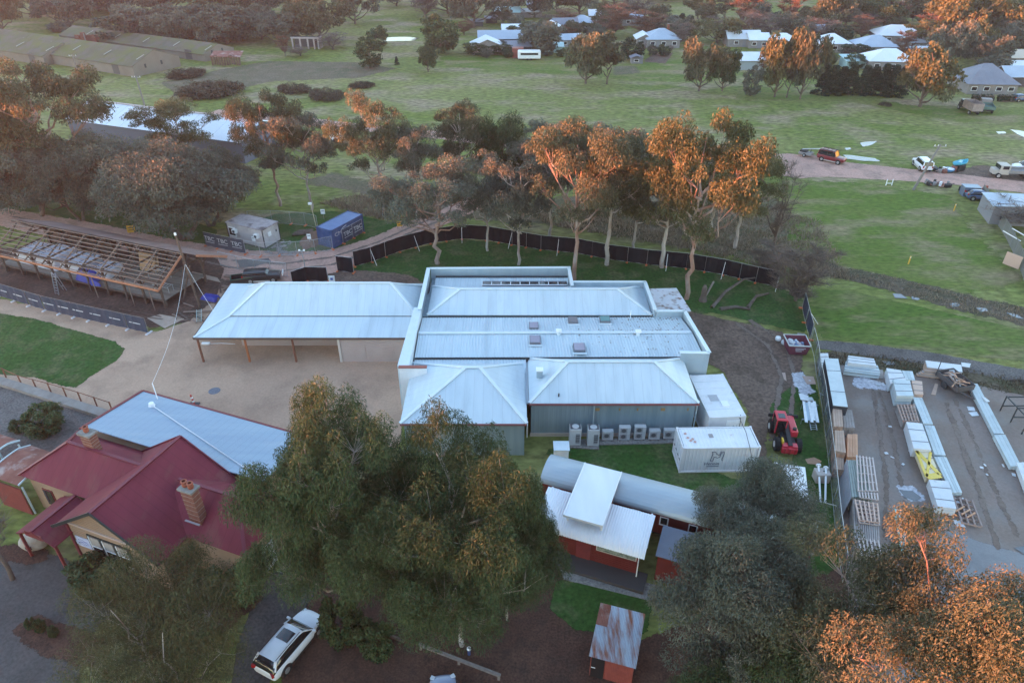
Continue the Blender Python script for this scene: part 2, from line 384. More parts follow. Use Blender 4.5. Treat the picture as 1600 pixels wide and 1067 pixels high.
# lower mown field, ditch and path on the right
sheet('mown_field', atl([(1262, 452), (1330, 455), (1430, 478), (1620, 520), (1850, 570), (1850, 620), (1600, 565), (1400, 545), (1285, 528), (1268, 500)]), .02, G_LAWN_B, step=1.0, margin=1)
sheet('grey_path', strip(atl([(1275, 538), (1340, 545), (1450, 560), (1600, 588), (1800, 630)]), [1.6, 2.2, 2.4, 2.6, 2.6]), .028, G_PATH, step=.6)
sheet('ditch_bank', strip(atl([(1262, 405), (1310, 425), (1400, 445), (1490, 470), (1600, 494), (1760, 530)]), [2, 3, 4, 4.5, 4.5, 4.5]), .024, G_REED, step=.6, margin=1.2)
sheet('drain_verge', strip(atl([(1285, 560), (1380, 566), (1500, 588), (1600, 606), (1760, 640)]), [3.0, 3.0, 3.5, 3.5, 3.5]), .022, G_REED, step=.8)
# site track between trees
sheet('site_track', strip(atl([(-120, 318), (20, 342), (130, 362), (250, 390), (360, 412), (440, 418), (520, 408), (590, 384), (650, 356), (705, 335), (770, 300), (820, 262), (850, 240)]), [5, 5, 5.5, 6, 8, 9, 6.5, 5, 4.4, 4.2, 4, 4, 4]), .030, G_TRACK, step=.7)
sheet('site_dirt', atl([(340, 395), (470, 395), (545, 420), (640, 430), (665, 445), (640, 470), (340, 470), (318, 430)]), .026, G_MUD, step=.7)
# tyre tracks
G_TYRE = ground_mat('tyre_marks', [(.17, .128, .107), (.20, .155, .132), (.15, .112, .094)], big=.3, mid=.6, fine=4, bump=.004, edge=True, ragged=.6, amp=.15)
for pts_, w_ in (([(1392, 1000), (1380, 860), (1385, 760), (1375, 680), (1362, 600)], .32), ([(1425, 840), (1408, 760), (1396, 690), (1372, 610)], .3), ([(1560, 860), (1530, 770), (1500, 690), (1478, 630)], .34), ([(1590, 840), (1552, 760), (1522, 690), (1492, 625)], .3), ([(1205, 690), (1212, 640), (1222, 590), (1200, 540), (1150, 505)], .4), ([(1232, 688), (1236, 640), (1242, 590), (1226, 535), (1170, 500)], .4), ([(20, 339), (130, 358), (250, 386), (360, 407), (440, 413), (520, 402), (590, 379), (650, 352), (700, 333)], .4), ([(20, 345), (130, 366), (250, 394), (360, 418), (440, 424), (520, 414), (590, 389), (650, 360), (706, 338)], .4)):
    sheet('tyre_track', strip(atl(pts_), w_), .052, G_TYRE, step=.25, margin=.3)
# lawns
sheet('lawn', atl([(545, 430), (560, 412), (640, 390), (720, 374), (850, 386), (1000, 408), (1130, 424), (1215, 446), (1258, 470), (1262, 520), (1200, 508), (1110, 488), (1060, 500), (880, 470), (660, 442)]), .014, G_LAWN, step=.7)
sheet('lawn', atl([(360, 355), (430, 335), (520, 330), (600, 345), (640, 352), (560, 388), (480, 404), (400, 398), (370, 385)]), .014, G_LAWN, step=.7)
sheet('lawn', atl([(-60, 490), (0, 490), (60, 500), (120, 517), (180, 534), (195, 546), (183, 563), (150, 584), (117, 607), (95, 603), (60, 592), (20, 587), (-60, 575)]), .045, G_LAWN, step=.5, margin=.4)
sheet('lawn', atl([(850, 705), (900, 690), (1060, 690), (1100, 730), (1230, 780), (1240, 700), (1170, 640), (1180, 600), (1240, 590), (1275, 600), (1300, 760), (1310, 900), (1240, 900), (1000, 800)]), .018, G_LAWN, step=.5)
sheet('lawn', atl([(870, 905), (960, 918), (1020, 935), (1010, 990), (900, 985), (860, 950)]), .034, G_LAWN, step=.4)
sheet('lawn', atl([(-200, 350), (0, 300), (160, 318), (300, 345), (340, 360), (330, 388), (210, 362), (60, 332), (-200, 320)]), .013, G_LAWN, step=1)
# sandy courtyard round the building and before the timber shed
sheet('gravel_court', atl([(-160, 440), (-20, 463), (120, 492), (240, 520), (300, 500), (345, 450), (420, 445), (640, 470), (660, 560), (632, 600), (625, 700), (420, 700), (220, 625), (165, 652), (60, 612), (-160, 560)]), .032, G_SAND, step=.6, margin=.5)
sheet('shed_soil', atl([(-120, 370), (0, 388), (330, 395), (350, 420), (335, 470), (290, 505), (240, 512), (120, 484), (-20, 455), (-120, 440)]), .038, G_REDMUD, step=.6)
sheet('track_bed', atl([(-150, 560), (-20, 596), (70, 622), (162, 652), (110, 690), (60, 720), (-150, 740)]), .036, G_PATH, step=.6)
# dirt on the east side
sheet('worn_dirt', atl([(1075, 486), (1130, 498), (1225, 520), (1255, 548), (1250, 590), (1205, 630), (1195, 700), (1215, 740), (1180, 720), (1165, 640), (1130, 580), (1095, 560)]), .024, G_MUD, step=.5)
# storage yard with wet sealed end
sheet('storage_yard', atl([(1290, 575), (1400, 582), (1500, 598), (1600, 618), (1850, 670), (1850, 1150), (1330, 1150), (1325, 900), (1308, 760)]), .040, G_YARD, step=.6)
sheet('wet_seal', atl([(1395, 1150), (1390, 900), (1425, 838), (1475, 826), (1530, 846), (1600, 868), (1850, 915), (1850, 1150)]), .046, G_WETASPH, step=.5, margin=.8)
# foreground: leaf litter, drive, forecourt
sheet('leaf_litter', atl([(420, 1150), (470, 930), (520, 890), (700, 850), (880, 870), (900, 950), (1000, 1000), (1330, 880), (1330, 1200), (800, 1250)]), .020, G_MULCH, step=.4)
sheet('asphalt_drive', atl([(330, 1300), (370, 1010), (400, 930), (425, 895), (520, 880), (505, 910), (470, 960), (420, 1067), (380, 1300)]), .040, G_ASPH, step=.3, margin=.2)
sheet('forecourt', atl([(-120, 860), (40, 850), (120, 880), (170, 960), (130, 1010), (120, 1100), (120, 1300), (-200, 1300)]), .030, G_FORE, step=.4)
sheet('garden_bed', atl([(20, 985), (60, 960), (130, 985), (170, 1000), (150, 1040), (100, 1035), (40, 1010)]), .044, G_MULCH, step=.3, margin=.3)
sheet('garden_bed', atl([(-40, 862), (20, 850), (80, 858), (75, 875), (50, 884), (-20, 872)]), .044, G_MULCH, step=.3, margin=.3)
sheet('garden_bed', atl([(105, 905), (130, 888), (200, 890), (300, 930), (410, 930), (395, 950), (350, 990), (200, 960)]), .044, G_MULCH, step=.3, margin=.3)
mb = MB(); pl = atl([(868, 872), (1030, 916), (1060, 950), (1000, 935), (880, 905)])
mb.prism([(p.x, p.y) for p in pl], 0.0, .06); tag(mb.build('paved_path', G_CONC), kind='structure')
mb = MB()
for a, b in zip(atl([(-40, 586), (40, 610), (165, 650)]), atl([(40, 610), (165, 650), (200, 662)])): mb.beam(a + Vector((0, 0, .10)), b + Vector((0, 0, .10)), .9, .5)
tag(mb.build('platform_kerb', M('kerb_stone', (.20, .17, .15), (.26, .23, .21), scale=1.2, bump=.01)), kind='structure')

# pond, puddles, ditch water
WATER = M('still_water', (.10, .10, .105), rough=.03, spec=.9)
def pool(name, pts, z):
    poly = [(p.x, p.y) for p in atl(pts)]; c = np.mean(poly, 0); out = []
    for i in range(len(poly)):
        a = np.array(poly[i]); b = np.array(poly[(i + 1) % len(poly)])
        for t in (0, .33, .66):
            p = a + (b - a) * t; d = p - c; out.append(tuple(c + d * random.uniform(.88, 1.06)))
    mb = MB(); mb.add([(x, y, z) for x, y in out] + [(c[0], c[1], z)], [(i, (i + 1) % len(out), len(out)) for i in range(len(out))])
    return tag(mb.build(name, WATER), kind='structure')
pool('pond', [(592, 62), (612, 58.5), (640, 58), (656, 60), (650, 64), (620, 65), (598, 65)], .03)
pool('puddle', [(1342, 224), (1352, 222), (1372, 221), (1360, 228), (1348, 230)], .05)
pool('puddle', [(1318, 243), (1330, 243), (1370, 248), (1376, 253), (1350, 252), (1322, 249)], .05)
pool('puddle', [(1319, 232), (1328, 231), (1331, 234), (1322, 235)], .05)
pool('puddle', [(1555, 206), (1570, 206), (1573, 209), (1560, 210)], .05)
pool('puddle', [(1575, 202), (1600, 206), (1640, 206), (1640, 225), (1600, 216), (1585, 208)], .05)
for q in ([(1393, 459), (1408, 460), (1418, 467), (1398, 466)], [(1424, 464), (1438, 467), (1434, 470), (1424, 468)], [(1482, 475), (1497, 473), (1502, 478), (1487, 481)], [(1523, 481), (1540, 482), (1545, 487), (1530, 488)], [(1570, 488), (1588, 492), (1600, 499), (1585, 497)]): pool('ditch_water', q, .06)
pool('puddle', [(370, 407), (420, 404), (425, 410), (400, 417), (375, 418)], .06)
pool('puddle', [(1378, 565), (1395, 566), (1400, 570), (1385, 571)], .07)
pool('puddle', [(1404, 765), (1425, 768), (1440, 778), (1432, 784), (1412, 778)], .075)
pool('puddle', [(1582, 856), (1610, 852), (1640, 868), (1600, 868)], .075)
# unseen ridge added in the west; crest shaped so sun reaches only chosen treetops
def ridge():
    ys = np.arange(-300, 1000, 3.0); xs = np.arange(-620, -219, 20.0); v = []
    for y in ys:
        crest = 15.7 + np.interp(y, [-300, -61, -57, -31, -9, 5, 28, 83, 253, 1000], [9.6, 9.6, 16.0, 16.0, 13.0, 9.4, 9.4, 10.8, 7.5, 7.5]) + .35 * math.sin(y / 7) + .3 * math.sin(y / 2.9 + 1)
        for x in xs: v.append((x, y, max(0, 1 - abs(x + 420) / 200) ** .8 * crest - 1))
    nx = len(xs); f = [(j * nx + i, j * nx + i + 1, (j + 1) * nx + i + 1, (j + 1) * nx + i) for j in range(len(ys) - 1) for i in range(nx - 1)]
    tag(link('shade_ridge', np_mesh('shade_ridge', v, f, M('shade_ridge_green', (.03, .04, .02), (.05, .055, .03), scale=.02), smooth=True)), kind='structure')
ridge()
# ================================================================== TREES
BARK_PALE = M('gum_bark', (.30, .26, .23), (.42, .38, .35), scale=1.5, rough=.85, c3=(.20, .13, .10), s3=.7, t3=.58, stretch=(1, 1, .4), bump=.01, bscale=6)
BARK_RED = M('red_bark', (.20, .105, .075), (.30, .19, .15), scale=1.5, rough=.85, c3=(.36, .30, .27), s3=.5, t3=.56, stretch=(1, 1, .4), bump=.01, bscale=6)
BARK_DARK = M('dark_bark', (.085, .062, .050), (.14, .11, .095), scale=2, rough=.9, stretch=(1, 1, .4), bump=.02, bscale=6)
L_GUM = leaf_mat('gum_leaves', (.056, .070, .038), (.092, .100, .058), (.160, .140, .085))
L_GREY = leaf_mat('grey_gum_leaves', (.070, .084, .062), (.108, .120, .092), (.150, .152, .118))
L_DEEP = leaf_mat('deep_green_leaves', (.036, .060, .024), (.056, .086, .036), (.090, .115, .054))
L_WARM = leaf_mat('olive_leaves', (.062, .068, .030), (.094, .100, .044), (.150, .130, .066))
L_DARK = leaf_mat('dark_conifer_leaves', (.016, .034, .018), (.026, .048, .026), (.045, .07, .036))
L_RUST = leaf_mat('autumn_twigs', (0.111, 0.065, 0.047), (0.163, 0.088, 0.06), (0.221, 0.117, 0.078))
L_MAUVE = leaf_mat('bare_twigs', (0.104, 0.081, 0.073), (0.137, 0.109, 0.099), (0.182, 0.15, 0.13))
L_DRY = leaf_mat('dry_grass', (.20, .16, .11), (.27, .21, .15), (.34, .27, .20))
L_REED = leaf_mat('reeds', (.055, .048, .026), (.085, .066, .042), (.125, .095, .066))
L_GREEN = leaf_mat('green_weeds', (.034, .050, .016), (.048, .068, .022), (.075, .085, .035))

def leaf_cloud(rs, centers, radii, n, ll, lw, droop=.9, squash=.75, hang=.35, tints=None, shell=.35):
    """n quads spread round clump centres; leaves hang"""
    k = len(centers); which = rs.choice(k, n, p=radii ** 2 / np.sum(radii ** 2))
    d = rs.normal(size=(n, 3)); d /= np.linalg.norm(d, axis=1)[:, None]
    r = (shell + (1 - shell) * rs.rand(n)) ** .7
    off = d * r[:, None] * radii[which][:, None]; off[:, 2] *= squash; off[:, 2] -= hang * radii[which] * np.hypot(off[:, 0], off[:, 1]) / radii[which]
    c = centers[which] + off
    a = rs.normal(size=(n, 3)) * .6 + d * .5; a[:, 2] -= droop; a /= np.linalg.norm(a, axis=1)[:, None]
    b = np.cross(a, rs.normal(size=(n, 3))); b /= np.maximum(np.linalg.norm(b, axis=1), 1e-6)[:, None]
    s = rs.uniform(.6, 1.3, n)
    a *= (ll * .5 * s)[:, None]; b *= (lw * .5 * s)[:, None]
    v = np.empty((n, 4, 3)); v[:, 0] = c - a; v[:, 1] = c + b * 1.0 - a * .1; v[:, 2] = c + a; v[:, 3] = c - b * 1.0 - a * .1
    ct = rs.rand(k) if tints is None else tints
    tint = np.clip(.55 * ct[which] + .45 * rs.rand(n), 0, 1)
    return v.reshape(-1, 3), np.arange(4 * n).reshape(-1, 4), tint

def limb(mb, p0, p1, r0, r1, rs, seg=4, sag=.12, n=6):
    """crooked tapering branch; returns its points"""
    p0 = np.array(p0, float); p1 = np.array(p1, float); L = np.linalg.norm(p1 - p0); pts = [p0]
    for i in range(1, seg + 1):
        t = i / seg; p = p0 + (p1 - p0) * t
        if i < seg: p = p + rs.normal(size=3) * L * (.022 if n > 6 else .045); p[2] += -sag * L * math.sin(math.pi * t)
        pts.append(p)
    base = len(mb.v); rr = [r0 + (r1 - r0) * (i / seg) for i in range(seg + 1)]
    for i, p in enumerate(pts):
        d = pts[min(i + 1, seg)] - pts[max(i - 1, 0)]; d = d / np.linalg.norm(d)
        x = np.cross(d, (.3, .9, .1)); x /= np.linalg.norm(x); y = np.cross(d, x)
        for k in range(n):
            a = 2 * math.pi * k / n; mb.v.append(tuple(p + (x * math.cos(a) + y * math.sin(a)) * rr[i]))
    for i in range(seg):
        for k in range(n): mb.f.append([base + i * n + k, base + i * n + (k + 1) % n, base + (i + 1) * n + (k + 1) % n, base + (i + 1) * n + k]); mb.mi.append(0)
    return pts

def gum(seed, h, w, base=.35, lobes=8, clumps=11, leaves=16000, ll=.34, lw=.13, tr=.3, fork=None, lean=(0, 0), stems=1, lobe_r=.34, clump_r=.52, twigs=True, flat=.75, hang=.4, low=0.0, shape=None, trunk_up=1.0):
    """returns (trunk MB, crown (v, f, tint)); tree stands at the origin, height h, crown width w"""
    rs = np.random.RandomState(seed); mb = MB(); W = w / 2; zb = h * base; cz = (zb + h) / 2; ch = (h - zb) / 2
    fk = fork if fork is not None else base * .8
    forks = []
    for s in range(stems):
        a = rs.rand() * 6.28; sp = 0 if stems == 1 else .14 * w
        top = np.array([lean[0] * h * .5 + math.cos(a) * sp, lean[1] * h * .5 + math.sin(a) * sp, h * fk * rs.uniform(.9, 1.1)])
        b0 = np.array([math.cos(a) * tr * (0 if stems == 1 else 1.2), math.sin(a) * tr * (0 if stems == 1 else 1.2), -.15])
        limb(mb, b0, top, tr * 1.15, tr * .72, rs, 5, 0, 8); forks.append(top)
        if trunk_up and fk < .8:
            t2 = top + np.array([rs.normal() * .05 * w + lean[0] * h * .3, rs.normal() * .05 * w + lean[1] * h * .3, (h * .86 - top[2]) * trunk_up])
            limb(mb, top, t2, tr * .72, tr * .2, rs, 4, 0, 6)
    cen, rad, tnt = [], [], []
    ga = 2.399963; a0 = rs.rand() * 6.28
    for i in range(lobes):
        t = (i + .5) / lobes
        if shape is not None: lp, lr = np.array(shape[i % len(shape)][:3]), shape[i % len(shape)][3]
        else:
            zz = (1 - 2 * t) * .74 + .12 + rs.uniform(-.16, .16)
            rr = math.sqrt(max(0.05, 1 - (zz * .9) ** 2)) * rs.uniform(.34, .92)
            a = a0 + i * ga; lp = np.array([math.cos(a) * rr * W + lean[0] * h * .7, math.sin(a) * rr * W + lean[1] * h * .7, cz + zz * ch * .8]); lr = lobe_r * W * rs.uniform(.62, 1.38)
        lt = rs.rand()
        fo = min(forks, key=lambda q: np.linalg.norm(q[:2] - lp[:2])); st = fo.copy(); st[2] = min(max(fo[2], lp[2] - .55 * np.linalg.norm(lp[:2] - fo[:2]) - lr), h * .8)
        lpts = limb(mb, st, lp - np.array([0, 0, lr * .3]), tr * rs.uniform(.42, .62), tr * .16, rs, 4, .06, 5)
        for j in range(max(4, int(clumps * (lr / (lobe_r * W)) ** 1.3)) if shape is None else clumps):
            d = rs.normal(size=3); d[2] = abs(d[2]) * .9 - .25; d /= np.linalg.norm(d)
            c = lp + d * lr * rs.uniform(.55, 1.05) * np.array([1, 1, flat]); cr = clump_r * lr * rs.uniform(.75, 1.3)
            cen.append(c); rad.append(cr); tnt.append(np.clip(lt * .6 + rs.rand() * .5, 0, 1))
            if twigs: limb(mb, lpts[-1] if j % 2 else lpts[-2], c, tr * .10, tr * .035, rs, 2, 0, 4)
    v, f, t = leaf_cloud(rs, np.array(cen), np.array(rad), leaves, ll, lw, hang=hang, tints=np.array(tnt))
    k = np.array([1, 1, 1.]); k[:2] = (w / 2) / np.percentile(np.hypot(v[:, 0], v[:, 1]), 98.5); k[2] = h / np.percentile(v[:, 2], 99.7)
    mb.v = [(p[0] * k[0], p[1] * k[1], p[2] * k[2]) for p in mb.v]
    return mb, (v * k, f, t)

def round_tree(seed, h, w, base=.12, leaves=4000, ll=.5, lw=.3, tr=.25, clumps=60, conic=0.0, droop=.4):
    """denser domed or conical crown on a short trunk"""
    rs = np.random.RandomState(seed); mb = MB(); zb = h * base
    limb(mb, (0, 0, -.1), (rs.normal() * .1, rs.normal() * .1, h * .7), tr, tr * .3, rs, 4, 0, 6)
    cen, rad = [], []
    for i in range(clumps):
        t = rs.rand(); a = rs.rand() * 6.28; z = zb + (h - zb) * t
        env = (1 - t) ** (.8 + .3 * conic) if conic else math.sqrt(max(0, 1 - (2 * (t * .86 + .07) - 1) ** 2))
        r = env * w / 2 * rs.uniform(.55, .92); cen.append((math.cos(a) * r, math.sin(a) * r, z)); rad.append(w * rs.uniform(.10, .17))
        if i % 3 == 0: limb(mb, (0, 0, max(.3, z * .6)), cen[-1], tr * .18, tr * .05, rs, 2, 0, 4)
    v, f, t = leaf_cloud(rs, np.array(cen), np.array(rad), leaves, ll, lw, droop=droop, hang=.15, shell=.2)
    return mb, (v, f, t)

def bare_tree(seed, h, w, twigs=900, tr=.2, up=.5, base=.15, tw=.02, levels=3):
    """leafless crown of fine twigs"""
    rs = np.random.RandomState(seed); mb = MB(); tips = []
    limb(mb, (0, 0, -.1), (0, 0, h * base), tr, tr * .8, rs, 2, 0, 6)
    for i in range(9):
        a = rs.rand() * 6.28; q = np.array([math.cos(a) * w * .42 * rs.uniform(.3, 1), math.sin(a) * w * .42 * rs.uniform(.3, 1), h * rs.uniform(.6, .95)])
        pts = limb(mb, (0, 0, h * base * rs.uniform(.7, 1)), q, tr * .5, tr * .1, rs, 4, .05, 5)
        for j in range(7):
            p = pts[rs.randint(1, 5)]; d = rs.normal(size=3); d[2] = abs(d[2]) * up + .15; d /= np.linalg.norm(d)
            e = p + d * w * rs.uniform(.15, .28); limb(mb, p, e, tr * .12, tr * .04, rs, 2, 0, 4); tips.append((p, e))
    n = twigs; v = np.empty((n, 4, 3)); tint = rs.rand(n)
    for i in range(n):
        p, e = tips[rs.randint(len(tips))]; s = p + (e - p) * rs.uniform(.3, 1); d = rs.normal(size=3); d[2] = abs(d[2]) * up + .1; d /= np.linalg.norm(d)
        t = s + d * w * rs.uniform(.06, .16); x = np.cross(d, rs.normal(size=3)); x /= np.linalg.norm(x); x *= tw
        v[i] = (s - x, s + x, t + x * .4, t - x * .4)
    return mb, (v.reshape(-1, 3), np.arange(4 * n).reshape(-1, 4), tint)

PROTO = {}
def proto(key, gen, leaf, bark, **kw):
    mb, (v, f, t) = gen(**kw)
    tm = bpy.data.meshes.new(key + '_trunk'); tm.from_pydata(mb.v, [], mb.f); tm.materials.append(bark); tm.polygons.foreach_set('use_smooth', [True] * len(mb.f)); tm.update()
    cm = np_mesh(key + '_crown', v, f, leaf, {'tint': ('FACE', t)})
    PROTO[key] = (tm, cm, kw['h'], kw['w'])
def plant(key, loc, label, rz=0.0, h=None, w=None, name='gum_tree', cat='tree', group=None, leaf=None):
    tm, cm, ph, pw = PROTO[key]; sz = (h / ph) if h else 1.0; sx = (w / pw) if w else sz
    o = thing(name, label, cat, (loc[0], loc[1], loc[2] if len(loc) > 2 else 0), rz, group); o.scale = (sx, sx, sz)
    link('trunk', tm, o); c = link('crown', cm, o)
    if leaf is not None: c.material_slots[0].link = 'OBJECT'; c.material_slots[0].material = leaf
    return o
# ================================================================== MAIN BUILDING
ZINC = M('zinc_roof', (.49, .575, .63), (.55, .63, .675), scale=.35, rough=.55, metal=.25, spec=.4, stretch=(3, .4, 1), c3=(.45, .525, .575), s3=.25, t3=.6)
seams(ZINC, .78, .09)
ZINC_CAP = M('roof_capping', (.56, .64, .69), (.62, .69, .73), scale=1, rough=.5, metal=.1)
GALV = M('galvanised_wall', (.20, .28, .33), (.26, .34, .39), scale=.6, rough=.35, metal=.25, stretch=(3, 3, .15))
PAR_IN = M('parapet_lining', (.33, .41, .46), (.40, .48, .52), scale=.5, rough=.5, metal=.3, stretch=(2, 2, .3))
GUTTER = M('dark_gutter', (.035, .04, .045), rough=.6)
MAROON = M('maroon_trim', (.16, .03, .035), (.20, .04, .04), scale=2, rough=.5)
CREAMW = M('cream_boards', (.44, .34, .30), (.48, .38, .34), scale=.8, rough=.7)
CREAMD = M('cream_trim', (.60, .52, .46), rough=.6)
POST_R = M('rust_post', (.16, .06, .035), (.22, .085, .05), scale=2, rough=.7)
POST_O = M('orange_post', (.36, .12, .05), rough=.7)
GLASSD = M('dark_glass', (.02, .022, .028), rough=.06, spec=.9)
SKYL = M('skylight_pane', (.30, .29, .36), rough=.12, spec=.7)
SKYL_G = M('green_skylight_pane', (.16, .30, .30), rough=.15, spec=.6)
WHITE = M('white_paint', (.74, .75, .77), (.80, .81, .82), scale=2, rough=.5)
LEAF_ROOF = M('leafy_roof', (.55, .56, .60), (.62, .62, .66), scale=1, rough=.6, c3=(.20, .11, .07), s3=1.3, t3=.60)

bld = thing('exhibition_hall', 'long pale zinc roofed hall with parapets, hipped roofs and a verandah wing in the centre', 'building', (0, 55, 0)); BO = (0, 55, 0)
def bpart(mb, name, mat, parent=None, **k):
    return mb.build(name, mat, parent or bld, off=BO, **k)
def hip(x0, x1, y0, y1, ze, xr0, xr1, yr, zr, name='hip_roof', yb=None, th=.10):
    """four slopes, ridge and hip cappings, gutter; each slope one sheet"""
    FL, FR, BR, BL = (x0, y0, ze), (x1, y0, ze), (x1, y1, ze), (x0, y1, ze); RL, RR = (xr0, yr, zr), (xr1, yr, zr)
    o = None
    for q in ([FL, FR, RR, RL], [BR, BL, RL, RR], [FL, RL, BL], [FR, BR, RR]):
        mb = MB(); mb.poly_slab(q, th); p = bpart(mb, 'roof_slope', ZINC); o = o or p
    lift = Vector((0, 0, .05))
    for a, b in ((RL, RR), (FL, RL), (FR, RR), (BL, RL), (BR, RR)):
        mb = MB(); mb.beam(Vector(a) + lift, Vector(b) + lift, .26, .09); bpart(mb, 'capping', ZINC_CAP)
    return o
# -- verandah wing: flat outer skirt, steeper inner hip
zo, zi, zr = 2.95, 3.45, 5.55
XL, XR, YF, YB = -30.75, -9.6, 57.75, 68.7
ix0, ix1, iy0, iy1 = -28.2, -9.35, 60.9, 67.0
mb = MB(); mb.poly_slab([(XL, YF, zo), (XR, YF, zo), (XR, iy0, zi), (ix0, iy0, zi)], .10); bpart(mb, 'verandah_roof', ZINC)
mb = MB(); mb.poly_slab([(XL, YF, zo), (ix0, iy0, zi), (ix0, iy1, zi), (XL, YB, zo)], .10); bpart(mb, 'verandah_roof', ZINC)
mb = MB(); mb.poly_slab([(XL, YB, zo), (ix0, iy1, zi), (ix1, iy1, zi), (ix1, YB, zo)], .10); bpart(mb, 'verandah_roof', ZINC)
hip(ix0, ix1, iy0, iy1, zi + .05, -25.2, -12.4, 63.95, zr)
mb = MB(); mb.beam((XL, YF, zo + .05), (ix0, iy0, zi + .06), .2, .06); bpart(mb, 'capping', ZINC_CAP)
mb = MB(); mb.beam((ix0, iy0 - .03, zi + .0), (ix1, iy0 - .03, zi + .0), .06, .06); bpart(mb, 'flashing', GUTTER)
mb = MB(); mb.beam((XL, YF - .06, zo - .10), (XR, YF - .06, zo - .10), .14, .16); bpart(mb, 'gutter', M('brown_gutter', (.10, .06, .05), rough=.6))
mb = MB(); mb.beam((XL - .06, YF, zo - .10), (XL - .06, YB, zo - .10), .14, .16); bpart(mb, 'gutter', M('brown_gutter', (.1, .06, .05)))
for i, u in enumerate((316, 388.5, 461.5)):
    p = at(u, 569.5); mb = MB(); mb.box((p.x, YF + .12, 1.42), (.16, .16, 2.85)); bpart(mb, 'verandah_post', POST_O if i == 1 else POST_R)
mb = MB(); mb.box((XL + .4, 66.5, 1.42), (.16, .16, 2.85)); bpart(mb, 'verandah_post', POST_R)
mb = MB(); mb.box((XL + .4, 62.0, 1.42), (.16, .16, 2.85)); bpart(mb, 'verandah_post', POST_R)
# walls of the wing: recessed long wall, projecting store with panel joints
bx0 = -27.6
mb = MB(); mb.box(((bx0 - 17) / 2, 64.6, 1.65), (-17 - bx0, 7.6, 3.3)); bpart(mb, 'wall', CREAMW)
xs_ = [at(533, 568).x, at(573, 568).x, at(616, 568).x, XR]
mb = MB(); mb.box(((-16.9 + XR) / 2, 63.0, 1.42), (XR + 16.9, 10.2, 2.84)); bpart(mb, 'wall', CREAMW)
for a, b in zip([-16.75] + xs_[1:3], xs_[1:3] + [XR - .02]):
    for k in range(12):
        mb = MB(); mb.box(((a + b) / 2, 57.88, .12 + k * .225), (b - a - .05, .03, .20)); bpart(mb, 'board', CREAMW)
for k in range(12):
    for a, b in ((bx0 + .02, -24.2), (-24.15, -19.0), (-18.95, -17.02)):
        mb = MB(); mb.box(((a + b) / 2, 60.78, .14 + k * .225), (b - a, .03, .20)); bpart(mb, 'board', CREAMW)
mb = MB(); mb.box((-16.86, 57.86, 1.42), (.22, .12, 2.84)); bpart(mb, 'corner_post', CREAMD)
mb = MB(); mb.box((-16.86, 59.3, 1.42), (.10, 2.7, 2.84)); bpart(mb, 'wall_end', CREAMD)
# -- main block: ribbed low roofs between parapets
ZR = .0
def ribbed(a, b, c, d, pitch=.27, amp=.035, name='ribbed_roof', mat=None):
    mb = MB(); mb.ribs(a, b, c, d, pitch, amp, 'trap'); return bpart(mb, name, mat or ZINC)
xl = -8.75
ribbed((xl, 52.75, 4.02), (17.3, 52.9, 4.02), (16.9, 56.35, 4.40), (xl, 56.2, 4.40))
ribbed((xl, 56.2, 4.40), (16.9, 56.35, 4.40), (16.5, 59.75, 4.05), (xl, 59.65, 4.05))
ribbed((xl, 50.9, 3.62), (1.25, 50.9, 3.62), (1.25, 52.65, 3.86), (xl, 52.65, 3.86))
mb = MB(); mb.beam((xl, 56.2, 4.47), (16.8, 56.35, 4.47), .38, .06); bpart(mb, 'capping', ZINC_CAP)
mb = MB(); mb.beam((xl, 52.70, 3.92), (17.2, 52.8, 3.92), .16, .10); bpart(mb, 'gutter', GUTTER)
mb = MB(); mb.beam((xl, 59.72, 4.02), (13.9, 59.78, 4.02), .20, .14); bpart(mb, 'gutter', GUTTER)
# core walls under everything
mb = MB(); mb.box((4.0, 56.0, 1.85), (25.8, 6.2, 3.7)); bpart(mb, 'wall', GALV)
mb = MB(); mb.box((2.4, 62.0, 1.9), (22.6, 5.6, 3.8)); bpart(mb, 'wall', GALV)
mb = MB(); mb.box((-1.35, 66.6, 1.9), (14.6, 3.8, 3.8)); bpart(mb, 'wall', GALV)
# rear hip roof
hip(-8.35, 13.75, 60.0, 65.9, 4.12, -5.2, 10.6, 62.9, 5.45)
# rear block, ribbed roof falling south inside the parapet, with a strip of roof windows
ribbed((-8.2, 64.6, 3.9), (6.0, 64.6, 3.9), (6.0, 67.9, 4.15), (-8.2, 67.9, 4.15))
mb = MB(); mb.beam((-8.2, 67.85, 4.22), (6.0, 67.85, 4.22), .22, .12); bpart(mb, 'gutter', GUTTER)
sk = MB(); sk.box((1.35, 66.2, 4.22), (8.9, .95, .22)); sk = bpart(sk, 'roof_window_strip', M('window_kerb', (.10, .11, .13), rough=.5))
for i in range(9):
    mb = MB(); x = -2.65 + i * 1.0
    mb.box((x, 66.10, 4.36), (.90, .55, .04)); bpart(mb, 'pane', GLASSD, sk)
    mb = MB(); mb.box((x - .5, 66.10, 4.37), (.07, .62, .05)); bpart(mb, 'glazing_bar', WHITE, sk)
mb = MB(); mb.box((1.35, 65.78, 4.37), (8.9, .06, .06)); bpart(mb, 'glazing_bar', WHITE, sk)
